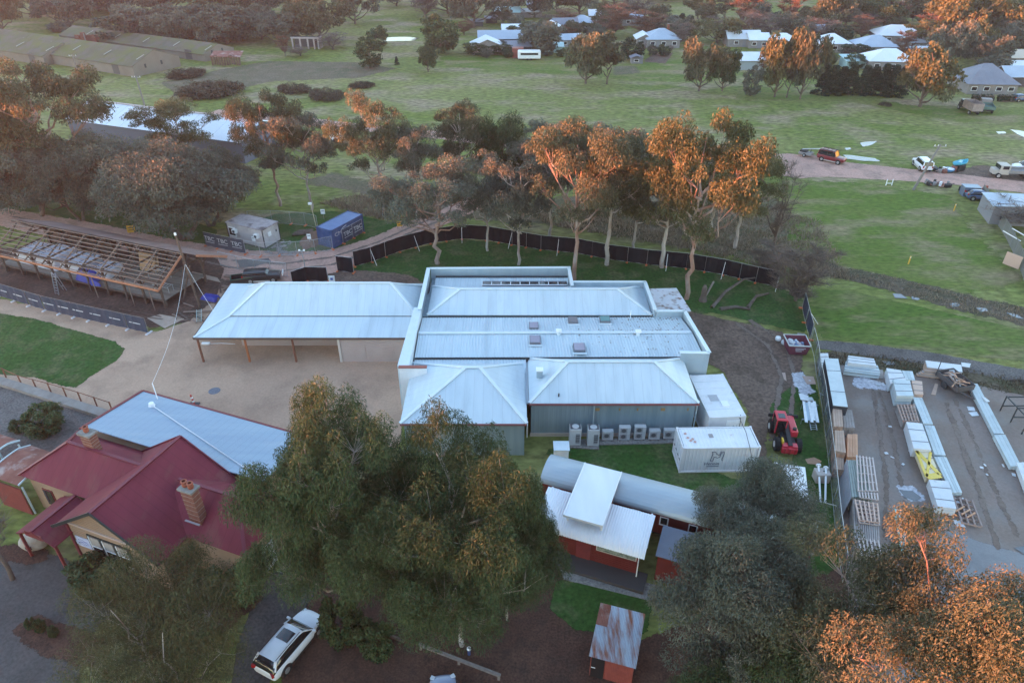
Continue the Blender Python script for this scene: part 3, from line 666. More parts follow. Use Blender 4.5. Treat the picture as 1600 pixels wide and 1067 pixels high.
# parapets: outer galvanised leaf with pale capping
def parapet(p0, p1, z0, z1, t=.22, name='parapet', mat=None, cap=True):
    mb = MB(); p0 = Vector((*p0, 0)); p1 = Vector((*p1, 0)); m_ = (p0 + p1) / 2; L = (p1 - p0).length; a = math.atan2(p1.y - p0.y, p1.x - p0.x)
    mb.box((m_.x, m_.y, (z0 + z1) / 2), (L, t, z1 - z0), a); o = bpart(mb, name, mat or PAR_IN)
    if cap: mb = MB(); mb.box((m_.x, m_.y, z1 + .025), (L + t, t + .12, .05), a); bpart(mb, 'capping', M('pale_capping', (.70, .78, .80), rough=.45, metal=.2), o)
    return o
parapet((-8.75, 68.35), (6.2, 68.55), 0, 4.98)
parapet((6.12, 68.4), (6.2, 64.55), 0, 4.98)
parapet((6.35, 65.45), (13.85, 65.45), 0, 4.9)
parapet((13.85, 65.35), (13.95, 59.75), 0, 4.9)
parapet((14.1, 59.75), (16.75, 59.75), 0, 4.75)
parapet((16.85, 59.65), (17.55, 52.55), 0, 4.75)
parapet((15.05, 52.52), (17.45, 52.42), 0, 4.75)
parapet((-8.98, 68.3), (-9.0, 59.8), 0, 4.98, t=.3)
mb = MB(); mb.hexa([(-9.9, 50.3, 0), (-8.9, 50.3, 0), (-8.85, 60.3, 0), (-9.6, 60.3, 0)], [(-9.9, 50.3, 4.85), (-8.9, 50.3, 4.85), (-8.85, 60.3, 4.85), (-9.6, 60.3, 4.85)]); bpart(mb, 'parapet', ZINC_CAP)
mb = MB(); mb.box((-8.55, 50.15, 2.45), (2.35, .2, 4.7)); pe = bpart(mb, 'parapet_end', WHITE)
mb = MB(); mb.box((-8.55, 50.1, 4.86), (2.45, .34, .10)); bpart(mb, 'capping', M('brick_red', (.30, .10, .075), rough=.6), pe)
# front hips with their walls
hip(-8.95, 1.2, 44.0, 53.0 - .55, 3.62, -3.9, -2.7, 49.0, 5.55)
hip(1.42, 15.45, 46.45, 53.0, 3.75, 4.75, 12.1, 49.75, 5.62)
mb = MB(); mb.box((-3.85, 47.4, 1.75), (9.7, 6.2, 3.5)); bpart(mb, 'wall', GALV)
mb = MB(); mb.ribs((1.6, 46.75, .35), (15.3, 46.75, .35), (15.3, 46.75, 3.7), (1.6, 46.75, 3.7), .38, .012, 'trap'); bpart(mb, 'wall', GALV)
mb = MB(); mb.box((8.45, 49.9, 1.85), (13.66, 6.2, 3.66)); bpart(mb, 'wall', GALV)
mb = MB(); mb.box((8.45, 46.72, .17), (13.8, .14, .34)); bpart(mb, 'footing', M('cream_footing', (.42, .36, .32), rough=.8))
mb = MB(); mb.beam((1.42, 46.38, 3.66), (15.5, 46.38, 3.66), .13, .13); bpart(mb, 'gutter', M('maroon_gutter', (.20, .07, .075), rough=.5))
mb = MB(); mb.beam((-8.95, 43.93, 3.55), (1.2, 43.93, 3.55), .13, .13); bpart(mb, 'gutter', M('maroon_gutter', (.2, .07, .07)))
for x, y in ((6.85, 46.66), (15.42, 46.68)):
    mb = MB(); mb.tube((x, y, .2), (x, y, 3.6), .06); bpart(mb, 'downpipe', PAR_IN)
mb = MB(); mb.box((1.3, 49.5, 3.68), (.2, 6.0, .12)); bpart(mb, 'valley_gutter', M('valley', (.30, .34, .38), rough=.4, metal=.5))
# small end door panel in the step between the two front walls
mb = MB(); mb.box((1.24, 45.2, 2.2), (.06, 1.0, 1.3)); w = bpart(mb, 'window', WHITE)
mb = MB(); mb.box((1.30, 45.2, 2.2), (.05, .8, 1.1)); bpart(mb, 'pane', GLASSD, w)
# skylights, vents, stains
def skylight(u, v, w_, l_, mat, z=4.25):
    p = at(u, v, z); mb = MB(); mb.box((p.x, p.y, z + .12), (w_, l_, .24), 0); k = bpart(mb, 'skylight', M('skylight_kerb', (.16, .16, .18), rough=.5))
    mb = MB(); mb.box((p.x, p.y, z + .255), (w_ - .12, l_ - .12, .03)); bpart(mb, 'pane', mat, k)
    mb = MB(); mb.box((p.x, p.y - l_ / 2 - .15, z + .03), (w_ + .25, .22, .05)); bpart(mb, 'flashing', ZINC_CAP, k)
skylight(834, 511, .9, 1.1, SKYL); skylight(836, 533, 1.0, 1.25, SKYL); skylight(895, 502, .9, 1.0, M('grimy_dome', (.20, .19, .20), rough=.3)); skylight(945, 501, 1.0, 1.0, SKYL_G); skylight(905, 545, 1.05, 1.25, SKYL)
for u, v in ((873, 522), (997, 523)):
    p = at(u, v, 4.45); k = MB(); k.tube((p.x, p.y, 4.3), (p.x, p.y, 4.75), .17, .17, 10); k = bpart(k, 'roof_vent', ZINC_CAP)
    mb = MB(); mb.box((p.x, p.y, 4.85), (.5, .42, .16)); bpart(mb, 'vent_cowl', WHITE, k)
p = at(843, 585, 4.6); mb = MB(); mb.box((p.x, p.y, 4.75), (.5, .5, .7)); k = bpart(mb, 'roof_vent', PAR_IN); mb = MB(); mb.box((p.x, p.y, 5.13), (.62, .6, .08)); bpart(mb, 'vent_cowl', WHITE, k)
p = at(873, 620, 4.0); mb = MB(); mb.tube((p.x, p.y, 3.95), (p.x, p.y, 4.35), .06); bpart(mb, 'vent_pipe', GUTTER)
p = at(985, 495, 4.2); mb = MB(); mb.tube((p.x, p.y, 4.0), (p.x, p.y, 4.9), .04); bpart(mb, 'vent_pipe', WHITE)
# flat annex with leaf-strewn roof
an = atl([(1015, 451), (1057, 450), (1080, 486), (1028, 487)], 2.6); mb = MB(); mb.poly_slab(an, .08); bpart(mb, 'annex_roof', LEAF_ROOF)
c_ = sum(an, Vector()) / 4; mb = MB(); mb.prism([((p.x - c_.x) * .94 + c_.x, (p.y - c_.y) * .94 + c_.y) for p in an], 0, 2.5); bpart(mb, 'annex_wall', GALV)
for i, (u, v) in enumerate(((935, 646), (970, 646), (998, 645), (1038, 645), (1077, 644))):
    x = at(u, v, 3.0).x; mb = MB(); mb.box((x, 46.70, 2.9), (.34, .06, .26) if i in (0, 3) else (.10, .06, .24)); bpart(mb, 'wall_fitting', M('ochre_fitting', (.35, .22, .10), rough=.7))

# fallen gum leaves on the ribbed roof
mb = MB(); rl = random.Random(8)
for i in range(320):
    x = 16.3 - abs(rl.gauss(0, 5.5)); y = rl.choice([rl.uniform(53.1, 59.5), rl.gauss(56.6, .25), rl.gauss(59.3, .2)])
    if x < -7 or not 53 < y < 59.6: continue
    z = 4.02 + .38 * (1 - abs(y - 56.3) / 3.4) + .05; a = rl.random() * 6.3; l = rl.uniform(.05, .13); c, s_ = math.cos(a) * l, math.sin(a) * l
    mb.quad((x - c, y - s_, z), (x + s_ * .5, y - c * .5, z + .01), (x + c, y + s_, z), (x - s_ * .5, y + c * .5, z + .01))
o = bpart(mb, 'roof_leaves', M('dry_leaf', (.16, .10, .07), (.22, .15, .10), scale=9, rough=.8)); o['kind'] = 'stuff'
# ================================================================== STATION, CARRIAGE, TIMBER SHED, SMALL SHEDS (all square to the old railway, -21 degrees)
RW = R(-21)
RED_ROOF = M('red_roof_iron', (.145, .022, .036), (.18, .030, .046), scale=.5, rough=.7, spec=.2, c3=(.17, .055, .055), s3=.6, t3=.62, stretch=(1.5, .35, 1))
seams(RED_ROOF, .62, .16, RW)
RED_DK = M('red_trim', (.15, .022, .036), rough=.5)
GREY_ROOF = M('grey_roof_iron', (.25, .33, .42), (.29, .37, .45), scale=.4, rough=.5, metal=.2, stretch=(.4, 2.5, 1), c3=(.33, .39, .44), s3=.5, t3=.66)
seams(GREY_ROOF, .62, .10, RW)
TAN = M('tan_weatherboard', (.28, .185, .125), (.32, .215, .15), scale=1, rough=.8)
BRICK = M('chimney_brick', (.16, .055, .038), (.23, .095, .068), scale=5, rough=.9, bump=.01, bscale=9)
STONE = M('grey_stone', (.17, .16, .15), (.26, .25, .23), scale=2.5, rough=.9, bump=.02, bscale=6)
TERRA = M('terracotta', (.30, .085, .05), rough=.8)
GREENDK = M('dark_green_paint', (.02, .03, .03), rough=.4)
BLIND = M('window_blind', (.30, .27, .25), rough=.8)
PALEBLUE = M('pale_blue_paint', (.48, .58, .62), rough=.5)

st = thing('station_building', 'old railway station with maroon gabled roofs, brick chimneys and grey rear roof', 'building', (-26.5, 31.8, 0), RW)
def sp(mb, name, mat, parent=None, **k): return mb.build(name, mat, parent or st, **k)
def slope(pts, name='roof_slope', mat=RED_ROOF, t=.09): mb = MB(); mb.poly_slab(pts, t); return sp(mb, name, mat)
def cap(a, b, mat=RED_DK, w=.24, name='ridge_capping', h=.08): mb = MB(); mb.beam(Vector(a) + Vector((0, 0, .05)), Vector(b) + Vector((0, 0, .05)), w, h); return sp(mb, name, mat)
rx, rz_, ze = -.25, 6.35, 3.4
slope([(rx, -.1, rz_), (rx, 7.85, rz_), (4.35, 7.85, ze), (4.35, 7.4, ze), (4.35, -.1, ze)]); slope([(rx, -.1, rz_), (rx, 7.85, rz_), (-4.85, 7.85, ze), (-4.85, -.1, ze)])
cap((rx, -.1, rz_), (rx, 7.85, rz_))
for x in (4.35, -4.85):
    cap((rx, 7.88, rz_ - .02), (x, 7.88, ze - .02), name='barge_board', w=.08, h=.2); cap((rx, -.14, rz_ - .02), (x, -.14, ze - .02), GREENDK, name='barge_board', w=.07, h=.22)
# left wing, hipped
slope([(-8.6, 5.25, 5.35), (-2.0, 5.25, 5.35), (-2.0, 2.65, 3.42), (-11.4, 2.65, 3.42)]); slope([(-8.6, 5.25, 5.35), (-2.0, 5.25, 5.35), (-2.0, 7.95, 3.42), (-11.4, 7.95, 3.42)]); slope([(-8.6, 5.25, 5.35), (-11.4, 2.65, 3.42), (-11.4, 7.95, 3.42)])
cap((-8.6, 5.25, 5.35), (-1.7, 5.25, 5.35)); cap((-8.6, 5.25, 5.35), (-11.4, 2.65, 3.42)); cap((-8.6, 5.25, 5.35), (-11.4, 7.95, 3.42))
# right wing, hipped
slope([(2.0, 5.05, 5.45), (6.95, 5.05, 5.45), (9.05, 2.4, 3.42), (2.0, 2.4, 3.42)]); slope([(2.0, 5.05, 5.45), (6.95, 5.05, 5.45), (9.05, 7.8, 3.42), (2.0, 7.8, 3.42)]); slope([(6.95, 5.05, 5.45), (9.05, 2.4, 3.42), (9.05, 7.8, 3.42)])
cap((1.9, 5.05, 5.45), (6.95, 5.05, 5.45)); cap((6.95, 5.05, 5.45), (9.05, 2.4, 3.42)); cap((6.95, 5.05, 5.45), (9.05, 7.8, 3.42))
# rear skillion in grey iron with maroon gutters and a pipe
slope([(-10.5, 7.95, 4.15), (6.3, 7.95, 4.15), (6.3, 13.7, 3.55), (-10.5, 13.7, 3.55)], 'rear_roof', GREY_ROOF)
cap((-10.56, 7.6, 4.12), (-10.56, 13.75, 3.5), MAROON, .2, 'gutter', .16); cap((-10.6, 13.78, 3.45), (6.3, 13.78, 3.45), MAROON, .18, 'gutter', .16)
mb = MB(); mb.tube((-8.1, 12.3, 3.78), (6.2, 8.05, 4.22), .035); sp(mb, 'conduit', M('pale_pipe', (.62, .64, .68), rough=.5)); mb = MB(); mb.tube((-8.1, 12.3, 3.7), (-8.1, 12.3, 4.0), .28, .2, 10); sp(mb, 'roof_vent', WHITE)
mb = MB(); mb.tube((-8.5, 13.3, 3.5), (-8.5, 13.3, 5.2), .04); sp(mb, 'service_mast', WHITE)
# walls
mb = MB(); mb.add([(-4.3, .6, 0), (3.85, .6, 0), (3.85, .6, 3.35), (rx, .6, 6.15), (-4.3, .6, 3.35), (-4.3, 7.6, 0), (3.85, 7.6, 0), (3.85, 7.6, 3.35), (rx, 7.6, 6.15), (-4.3, 7.6, 3.35)], [(0, 1, 2, 3, 4), (9, 8, 7, 6, 5), (0, 5, 6, 1), (1, 6, 7, 2), (4, 9, 5, 0)]); sp(mb, 'wall', TAN)
mb = MB(); mb.box((-7.6, 5.3, 1.68), (6.6, 4.7, 3.36)); sp(mb, 'wall', TAN)
mb = MB(); mb.box((6.3, 5.1, 1.68), (4.9, 4.8, 3.36)); sp(mb, 'wall', TAN)
mb = MB(); mb.box((-2.1, 10.6, 1.6), (16.2, 5.6, 3.2)); sp(mb, 'wall', TAN)
for k in range(16):
    mb = MB(); z = .12 + k * .2; mb.box((-.22, .585, z), (8.12, .03, .17)); sp(mb, 'board', TAN)
for k in range(13):
    z = 3.45 + k * .2; hw = 4.05 * (6.1 - z) / 2.75
    if hw > .2: mb = MB(); mb.box((rx, .585, z), (hw * 2, .03, .17)); sp(mb, 'board', TAN)
mb = MB(); mb.box((rx, .54, 3.42), (8.2, .10, .12)); sp(mb, 'string_course', CREAMW)
# triple sash window
w = MB(); w.box((-.85, .54, 1.85), (3.75, .10, 2.05)); w = sp(w, 'window', GREENDK)
for i in range(3):
    x = -2.05 + i * 1.22
    for z, mt in ((2.35, BLIND), (1.42, GLASSD)):
        mb = MB(); mb.box((x, .475, z), (.84, .05, .82)); sp(mb, 'pane', mt, w)
    mb = MB(); mb.box((x, .45, 1.90), (.96, .05, .07)); mb.box((x - .47, .452, 1.88), (.06, .05, 1.86)); mb.box((x, .45, .98), (.9, .05, .09)); sp(mb, 'sash', WHITE, w)
mb = MB(); mb.box((-.85, .46, .78), (3.9, .2, .1)); sp(mb, 'sill', STONE, w)
sg = MB(); sg.box((-3.4, .53, 1.75), (1.25, .05, .95)); sg.box((-3.95, .53, 1.55), (.4, .05, .35)); sg = sp(sg, 'wall_sign', M('pale_blue_sign', (.42, .46, .62), (.50, .54, .70), scale=3, rough=.6))
for k in range(5):
    a = 1.2 * math.sin(k * 1.3); mb = MB(); q = [(-3.85 + .9 * t, .50, 1.95 - k * .10 + .07 * math.sin(6 * t + k * 2)) for t in np.linspace(0, 1, 9)]; mb.path(q, .012, 4); sp(mb, 'script_line', M('sign_ink', (.10, .12, .35), rough=.6), sg)
mb = MB(); mb.box((-4.36, .55, 1.6), (.2, .2, 3.2)); sp(mb, 'corner_post', RED_DK)
# porch: small gable in the inner corner, with posts
slope([(-5.95, -.9, 3.25), (-5.95, 2.7, 3.25), (-4.15, 2.7, 2.45), (-4.15, -.9, 2.45)], 'porch_roof'); slope([(-5.95, -.9, 3.25), (-5.95, 2.7, 3.25), (-7.75, 2.7, 2.45), (-7.75, -.9, 2.45)], 'porch_roof'); cap((-5.95, -.9, 3.25), (-5.95, 2.7, 3.25))
for x, y in ((-4.3, -.75), (-7.6, -.75)): mb = MB(); mb.box((x, y, 1.25), (.16, .16, 2.5)); sp(mb, 'porch_post', MAROON)
mb = MB(); mb.box((-5.95, -.85, 2.85), (1.6, .06, .5)); sp(mb, 'porch_gable', MAROON)
w = MB(); w.box((-7.2, 2.93, 1.6), (1.0, .08, 1.6)); w = sp(w, 'window', MAROON); mb = MB(); mb.box((-7.2, 2.88, 1.6), (.8, .06, 1.4)); sp(mb, 'pane', GLASSD, w)
w = MB(); w.box((-9.4, 2.93, 1.6), (1.0, .08, 1.6)); w = sp(w, 'window', MAROON); mb = MB(); mb.box((-9.4, 2.88, 1.6), (.8, .06, 1.4)); sp(mb, 'pane', GLASSD, w)
w = MB(); w.box((8.77, 4.6, 1.1), (.06, 1.1, 2.1)); w = sp(w, 'door', WHITE)
# chimneys
def chimney(x, y, z0, z1, pots):
    mb = MB(); mb.box((x, y, (z0 + z1) / 2), (.95, .62, z1 - z0)); c = sp(mb, 'chimney', BRICK)
    for k in range(6):
        mb = MB(); mb.box((x, y, z0 + (k + 1) * (z1 - z0) / 7), (.97, .64, .025)); sp(mb, 'mortar_course', M('mortar', (.30, .25, .22), rough=.9), c)
    mb = MB(); mb.box((x, y, z1 + .09), (1.18, .82, .16)); sp(mb, 'chimney_cap', STONE, c)
    for dx in pots: mb = MB(); mb.lathe([(.16, 0), (.20, .15), (.17, .32), (.23, .40), (.20, .46), (.12, .46)], (x + dx, y, z1 + .18), 10); sp(mb, 'chimney_pot', TERRA, c)
    mb = MB(); mb.box((x, y - .55, z0 + .35), (1.2, .12, .06)); sp(mb, 'flashing', M('lead_flashing', (.30, .28, .30), rough=.6), c)
chimney(4.6, 3.5, 4.0, 6.9, (-.24, .24)); chimney(-6.6, 5.6, 4.6, 6.5, (0,))
# little platform shelter with rusty bullnose roofs, left edge
RUST = M('rusty_iron', (.17, .055, .040), (.24, .10, .075), scale=.9, rough=.85, c3=(.33, .26, .24), s3=.8, t3=.60, bump=.006)
for k, (u, v, lab) in enumerate(((42, 728, 'rust red curved verandah roof with pale blue bracket nearest the shrub'), (-22, 704, 'rust red curved verandah roof cut by the left picture edge'))):
    p = at(u, v, 2.8); t = thing('verandah_shelter', lab, 'shelter', (p.x, p.y, 0), RW)
    mb = MB(); n = 8; prof = [(-1.9 + 3.6 * i / n, 2.9 + .45 * math.sin(math.pi * (.12 + .62 * i / n)) - .55 * max(0, (i / n - .75)) * 2) for i in range(n + 1)]
    for (y0, z0), (y1, z1) in zip(prof, prof[1:]): mb.slab((-1.6, y0, z0), (1.6, y0, z0), (1.6, y1, z1), (-1.6, y1, z1), .04)
    mb.build('curved_roof', RUST, t)
    for x in (-1.55, 1.55):
        mb = MB(); mb.box((x, 1.5, 1.35), (.1, .1, 2.7)); mb.build('post', PALEBLUE, t); mb = MB(); mb.box((x, -1.7, 1.35), (.1, .1, 2.7)); mb.build('post', PALEBLUE, t)
        mb = MB()
        for (y0, z0), (y1, z1) in zip(prof, prof[1:]): mb.beam((x * 1.04, y0, z0 + .02), (x * 1.04, y1, z1 + .02), .07, .12)
        mb.build('end_trim', PALEBLUE, t)
    mb = MB(); mb.box((0, -1.85, 1.3), (3.0, .08, 2.6)); mb.build('wall', MAROON, t)
# memorial boulder, rail fences
p = at(58, 852); mb = MB(); bm = bmesh.new(); bmesh.ops.create_icosphere(bm, subdivisions=3, radius=1.0)
for v_ in bm.verts: n_ = v_.co.normalized(); v_.co = Vector((n_.x * .95, n_.y * .75, n_.z * .7)) * (1 + .09 * math.sin(5 * n_.x + 2) * math.sin(4 * n_.y) + .06 * math.sin(7 * n_.z + n_.x * 6))
me_ = bpy.data.meshes.new('boulder'); bm.to_mesh(me_); bm.free(); me_.materials.append(M('pale_boulder', (.26, .22, .18), (.36, .31, .27), scale=2, rough=.9, bump=.03, bscale=5)); me_.polygons.foreach_set('use_smooth', [True] * len(me_.polygons))
t = thing('memorial_stone', 'rounded pale boulder with dark plaque by the station porch', 'boulder', (p.x, p.y, 0)); o = link('boulder', me_, t); o.location = (0, 0, .55); mb = MB(); mb.box((.02, -.74, .58), (.42, .06, .26)); mb.build('plaque', GUTTER, t)
fp = atl([(-30, 578), (10, 590), (34, 601), (57, 607), (80, 613), (104, 620), (127, 627), (152, 635), (176, 643)])
t = thing('platform_fence', 'low rusty post and rail fence between lawn corner and platform', 'fence', fp[4])
for p in fp: mb = MB(); mb.box((p.x, p.y, .55), (.09, .09, 1.1)); mb.build('post', POST_R, t, off=fp[4])
for a, b in zip(fp, fp[1:]):
    for z in (1.05,): mb = MB(); mb.beam(a + Vector((0, 0, z)), b + Vector((0, 0, z)), .05, .06); mb.build('rail', POST_R, t, off=fp[4])

# ------------------------------------------------------------------ railway carriage exhibit, curved roof
CAR_RED = M('carriage_red', (.135, .020, .018), (.165, .028, .024), scale=1, rough=.5)
CAR_ROOF = M('carriage_roof', (.36, .42, .47), (.42, .47, .50), scale=.6, rough=.42, metal=.35, stretch=(.3, 2, 1))
cg = thing('railway_carriage', 'long red railway carriage with arched grey roof beside the lawn', 'carriage', (2.05, 38.2, 0), RW)
CL, CW_ = 19.0, 2.75
def arch(y, h=.85, w=CW_ + .3): return h * math.sqrt(max(0, 1 - (2 * y / w) ** 2)) ** 1.15
mb = MB(); n = 14; ys = [-(CW_ + .3) / 2 * math.cos(math.pi * i / n) for i in range(n + 1)]
for i in range(n + 1):
    for x in (0, CL): mb.v.append((x, ys[i] + 1.5, 2.85 + arch(ys[i])))
for i in range(n): a = 2 * i; mb.f.append([a, a + 1, a + 3, a + 2]); mb.mi.append(0)
for x in (0, 1): mb.f.append([2 * i + x for i in range(n + 1)]); mb.mi.append(0)
mb.build('arched_roof', CAR_ROOF, cg, smooth=False)
mb = MB(); mb.box((CL / 2, 1.5, 1.9), (CL - .3, CW_, 1.95)); mb.build('body', CAR_RED, cg)
mb = MB(); mb.box((CL / 2, 1.5, .75), (CL - .8, 2.3, .34)); mb.build('underframe', GUTTER, cg)
for x in (3, CL - 3):
    b = MB(); b.box((x, 1.5, .5), (2.6, 1.7, .3)); b = b.build('bogie', GUTTER, cg)
    for dx in (-.9, .9):
        for dy in (-.75, .75): mb = MB(); mb.tube((x + dx, 1.5 + dy - .06, .45), (x + dx, 1.5 + dy + .06, .45), .45, .45, 14); mb.build('wheel', M('rusty_steel', (.12, .07, .05), rough=.8), b)
mb = MB(); mb.box((CL / 2, .10, 2.9), (CL, .06, .10)); mb.build('cornice', CREAMD, cg)
for k in range(9):
    x = 1.2 + k * 2.0; w = MB(); w.box((x, .11, 2.2), (.62, .06, .8)); w = w.build('window', WHITE, cg); mb = MB(); mb.box((x, .085, 2.25), (.46, .05, .6)); mb.build('pane', GLASSD, w)
for k in range(22): mb = MB(); mb.box((.25 + k * .86, .118, 1.5), (.03, .02, 1.1)); mb.build('batten', MAROON, cg)
# platform pavilion with bullnosed white roof, joined by a raised flat roof
WROOF = M('white_roof_iron', (.70, .71, .76), (.76, .77, .80), scale=.5, rough=.5, metal=.1, stretch=(2, .4, 1))
pv = thing('platform_pavilion', 'red walled pavilion with white bullnosed corrugated roof before the carriage', 'building', (2.35, 33.95, 0), RW)
mb = MB(); rows = [(-.15, 2.55), (-.02, 2.78), (.25, 2.98), (.65, 3.12), (1.3, 3.24), (2.1, 3.34), (3.1, 3.44)]
nrib = 44; m_ = nrib * 4 + 1
for y, z in rows:
    for i in range(m_): mb.v.append((-.9 + 7.75 * i / (m_ - 1), y, z + (.0, .022, 0, -.022)[i % 4]))
for j in range(len(rows) - 1):
    for i in range(m_ - 1): mb.f.append([j * m_ + i, j * m_ + i + 1, (j + 1) * m_ + i + 1, (j + 1) * m_ + i]); mb.mi.append(0)
mb.build('bullnose_roof', WROOF, pv, smooth=True)
mb = MB(); mb.box((2.9, 1.65, 1.5), (7.0, 2.4, 2.9)); mb.build('wall', CAR_RED, pv)
for k in range(13): mb = MB(); mb.box((2.9, .437, .2 + k * .19), (7.0, .02, .16)); mb.build('board', CAR_RED, pv)
w = MB(); w.box((4.9, .40, 2.0), (2.8, .06, .95)); w = w.build('display_window', CREAMD, pv)
mb = MB(); mb.box((4.9, .37, 2.0), (2.65, .03, .8)); mb.build('poster', M('faded_mural', (.12, .16, .13), (.34, .36, .30), scale=3.5, rough=.5, contrast=(.42, .58)), w)
w = MB(); w.box((.35, .40, 2.0), (.9, .06, .7)); w = w.build('window', WHITE, pv); mb = MB(); mb.box((.5, .37, 2.0), (.5, .05, .5)); mb.build('pane', M('red_blind', (.22, .06, .05), rough=.6), w)
mb = MB(); mb.box((2.6, .41, 1.2), (1.0, .06, 2.1)); mb.build('door', MAROON, pv)
mb = MB(); mb.tube((6.45, .2, 0), (6.45, .2, 2.75), .04); mb.build('downpipe', WHITE, pv)
mb = MB(); mb.box((2.9, -.1, .15), (8.5, 1.6, .3)); mb.build('step', M('asphalt_step', (.06, .055, .055), rough=.9), pv)
for x, y in ((-.6, 3.2), (6.6, 3.2)): mb = MB(); mb.box((x, y, 1.7), (.1, .1, 3.4)); mb.build('post', WHITE, pv)
fr = thing('link_canopy', 'flat white canopy roof bridging pavilion and carriage', 'canopy', (3.45, 33.86, 0), RW)
mb = MB(); mb.slab((0, 0, 4.12), (2.78, 0, 4.12), (2.78, 5.2, 4.3), (0, 5.2, 4.3), .1); mb.build('roof_sheet', WROOF, fr)
for x in (.03, 2.75): mb = MB(); mb.beam((x, 0, 4.08), (x, 5.2, 4.26), .07, .22); mb.build('fascia', WHITE, fr)
mb = MB(); mb.beam((0, -.03, 4.06), (2.78, -.03, 4.06), .06, .2); mb.build('fascia', WHITE, fr)
mb = MB(); mb.box((2.6, 2.9, 3.5), (.12, 4.0, 1.3)); mb.build('side_wall', CAR_RED, fr); mb = MB(); mb.box((.2, 2.9, 3.5), (.12, 4.0, 1.3)); mb.build('side_wall', CAR_RED, fr)
for x in (.2, 2.6):
    for y in (.5, 5.0): mb = MB(); mb.box((x, y, 2.0), (.12, .12, 4.0)); mb.build('post', WHITE, fr)
bs = thing('dark_roofed_shed', 'low red shed with flat slate blue roof half under the gum', 'shed', (9.5, 31.75, 0), RW)
mb = MB(); mb.slab((0, 0, 2.5), (4.2, 0, 2.5), (4.2, 2.6, 2.75), (0, 2.6, 2.75), .08); mb.build('roof_sheet', M('slate_roof', (.12, .135, .18), (.15, .165, .21), scale=.8, rough=.45), bs); mb = MB(); mb.box((2.1, 1.3, 1.2), (3.9, 2.3, 2.4)); mb.build('wall', CAR_RED, bs); mb = MB(); mb.box((2.1, .13, 1.1), (.9, .06, 2.0)); mb.build('door', MAROON, bs)
mb = MB(); p = at(877, 697, 1.4); t = thing('white_cabinet', 'small white box cabinet at the carriage end', 'cabinet', (p.x, p.y - .1, 0)); mb.box((0, 0, .75), (1.15, 1.0, 1.5)); mb.build('body', WHITE, t); mb = MB(); mb.box((0, 0, 1.53), (1.3, 1.15, .06)); mb.build('lid', ZINC_CAP, t)
# rusty tool shed
IRON = M('patched_iron', (.34, .40, .50), (.42, .48, .57), scale=.8, rough=.5, metal=.4, c3=(.28, .11, .07), s3=.9, t3=.52, stretch=(2.2, .35, 1))
rs_ = thing('tool_shed', 'small red shed with patched rusty corrugated roof at the bottom edge', 'shed', (4.5, 24.8, 0), R(-17))
for k, (y0, y1, z0, z1) in enumerate(((-.1, 1.9, 2.15, 2.5), (1.85, 3.25, 2.52, 2.75))):
    for j in range(4): mb = MB(); mb.ribs((.0 + j * .68, y0, z0), (.70 + j * .68, y0, z0), (.70 + j * .68, y1, z1), (.0 + j * .68, y1, z1), .10, .014); mb.build('roof_sheet', IRON if (k, j) not in ((1, 0),) else RUST, rs_)
mb = MB(); mb.box((1.36, 1.5, 1.1), (2.5, 2.8, 2.1)); mb.build('wall', MAROON, rs_)
mb = MB(); mb.ribs((.1, .09, .05), (2.62, .09, .05), (2.62, .09, 2.14), (.1, .09, 2.14), .10, .014); mb.build('front_cladding', M('shed_red', (.19, .045, .035), (.24, .06, .045), scale=2, rough=.6), rs_)
mb = MB(); mb.box((.55, .06, 1.0), (.78, .06, 1.9)); d = mb.build('door', M('black_door', (.012, .012, .014), rough=.5), rs_); mb = MB(); mb.box((.3, .02, 1.0), (.25, .04, .03)); mb.build('latch', WHITE, d)
# low log rails in the leaf litter, bin
for (a, b, lab) in (((655, 1013), (782, 1062), 'low timber barrier rail on short posts by the second car'), ((560, 975), (632, 1003), 'fallen mossy log in the leaf litter')):
    p0, p1 = at(*a), at(*b); t = thing('timber_rail' if b[0] > 700 else 'fallen_log', lab, 'rail' if b[0] > 700 else 'log', p0); WD = M('weathered_timber', (.16, .13, .115), (.22, .19, .17), scale=4, rough=.9, bump=.01)
    if b[0] > 700:
        mb = MB(); mb.beam(p0 + Vector((0, 0, .45)), p1 + Vector((0, 0, .45)), .18, .16); mb.build('rail', WD, t, off=p0)
        for k in (0.02, .5, .98): q = p0.lerp(p1, k); mb = MB(); mb.box((q.x, q.y, .2), (.16, .16, .5)); mb.build('post', WD, t, off=p0)
    else: mb = MB(); mb.tube(p0 + Vector((0, 0, .12)), p1 + Vector((0, 0, .1)), .15, .10, 9); mb.build('log', BARK_DARK, t, off=p0); mb = MB(); mb.tube(p0.lerp(p1, .6) + Vector((0, 0, .15)), p0.lerp(p1, .7) + Vector((.1, .3, .4)), .04, .02, 6); mb.build('broken_branch', BARK_DARK, t, off=p0)
p = at(733, 1022); t = thing('bore_marker', 'small white and blue marker post in the leaf litter', 'marker', p); mb = MB(); mb.tube((0, 0, 0), (0, 0, .55), .10, .10, 10); mb.build('post', M('blue_plastic', (.05, .09, .22), rough=.5), t); mb = MB(); mb.lathe([(.13, 0), (.13, .10), (.06, .15)], (0, 0, .55), 10); mb.build('cap', WHITE, t)

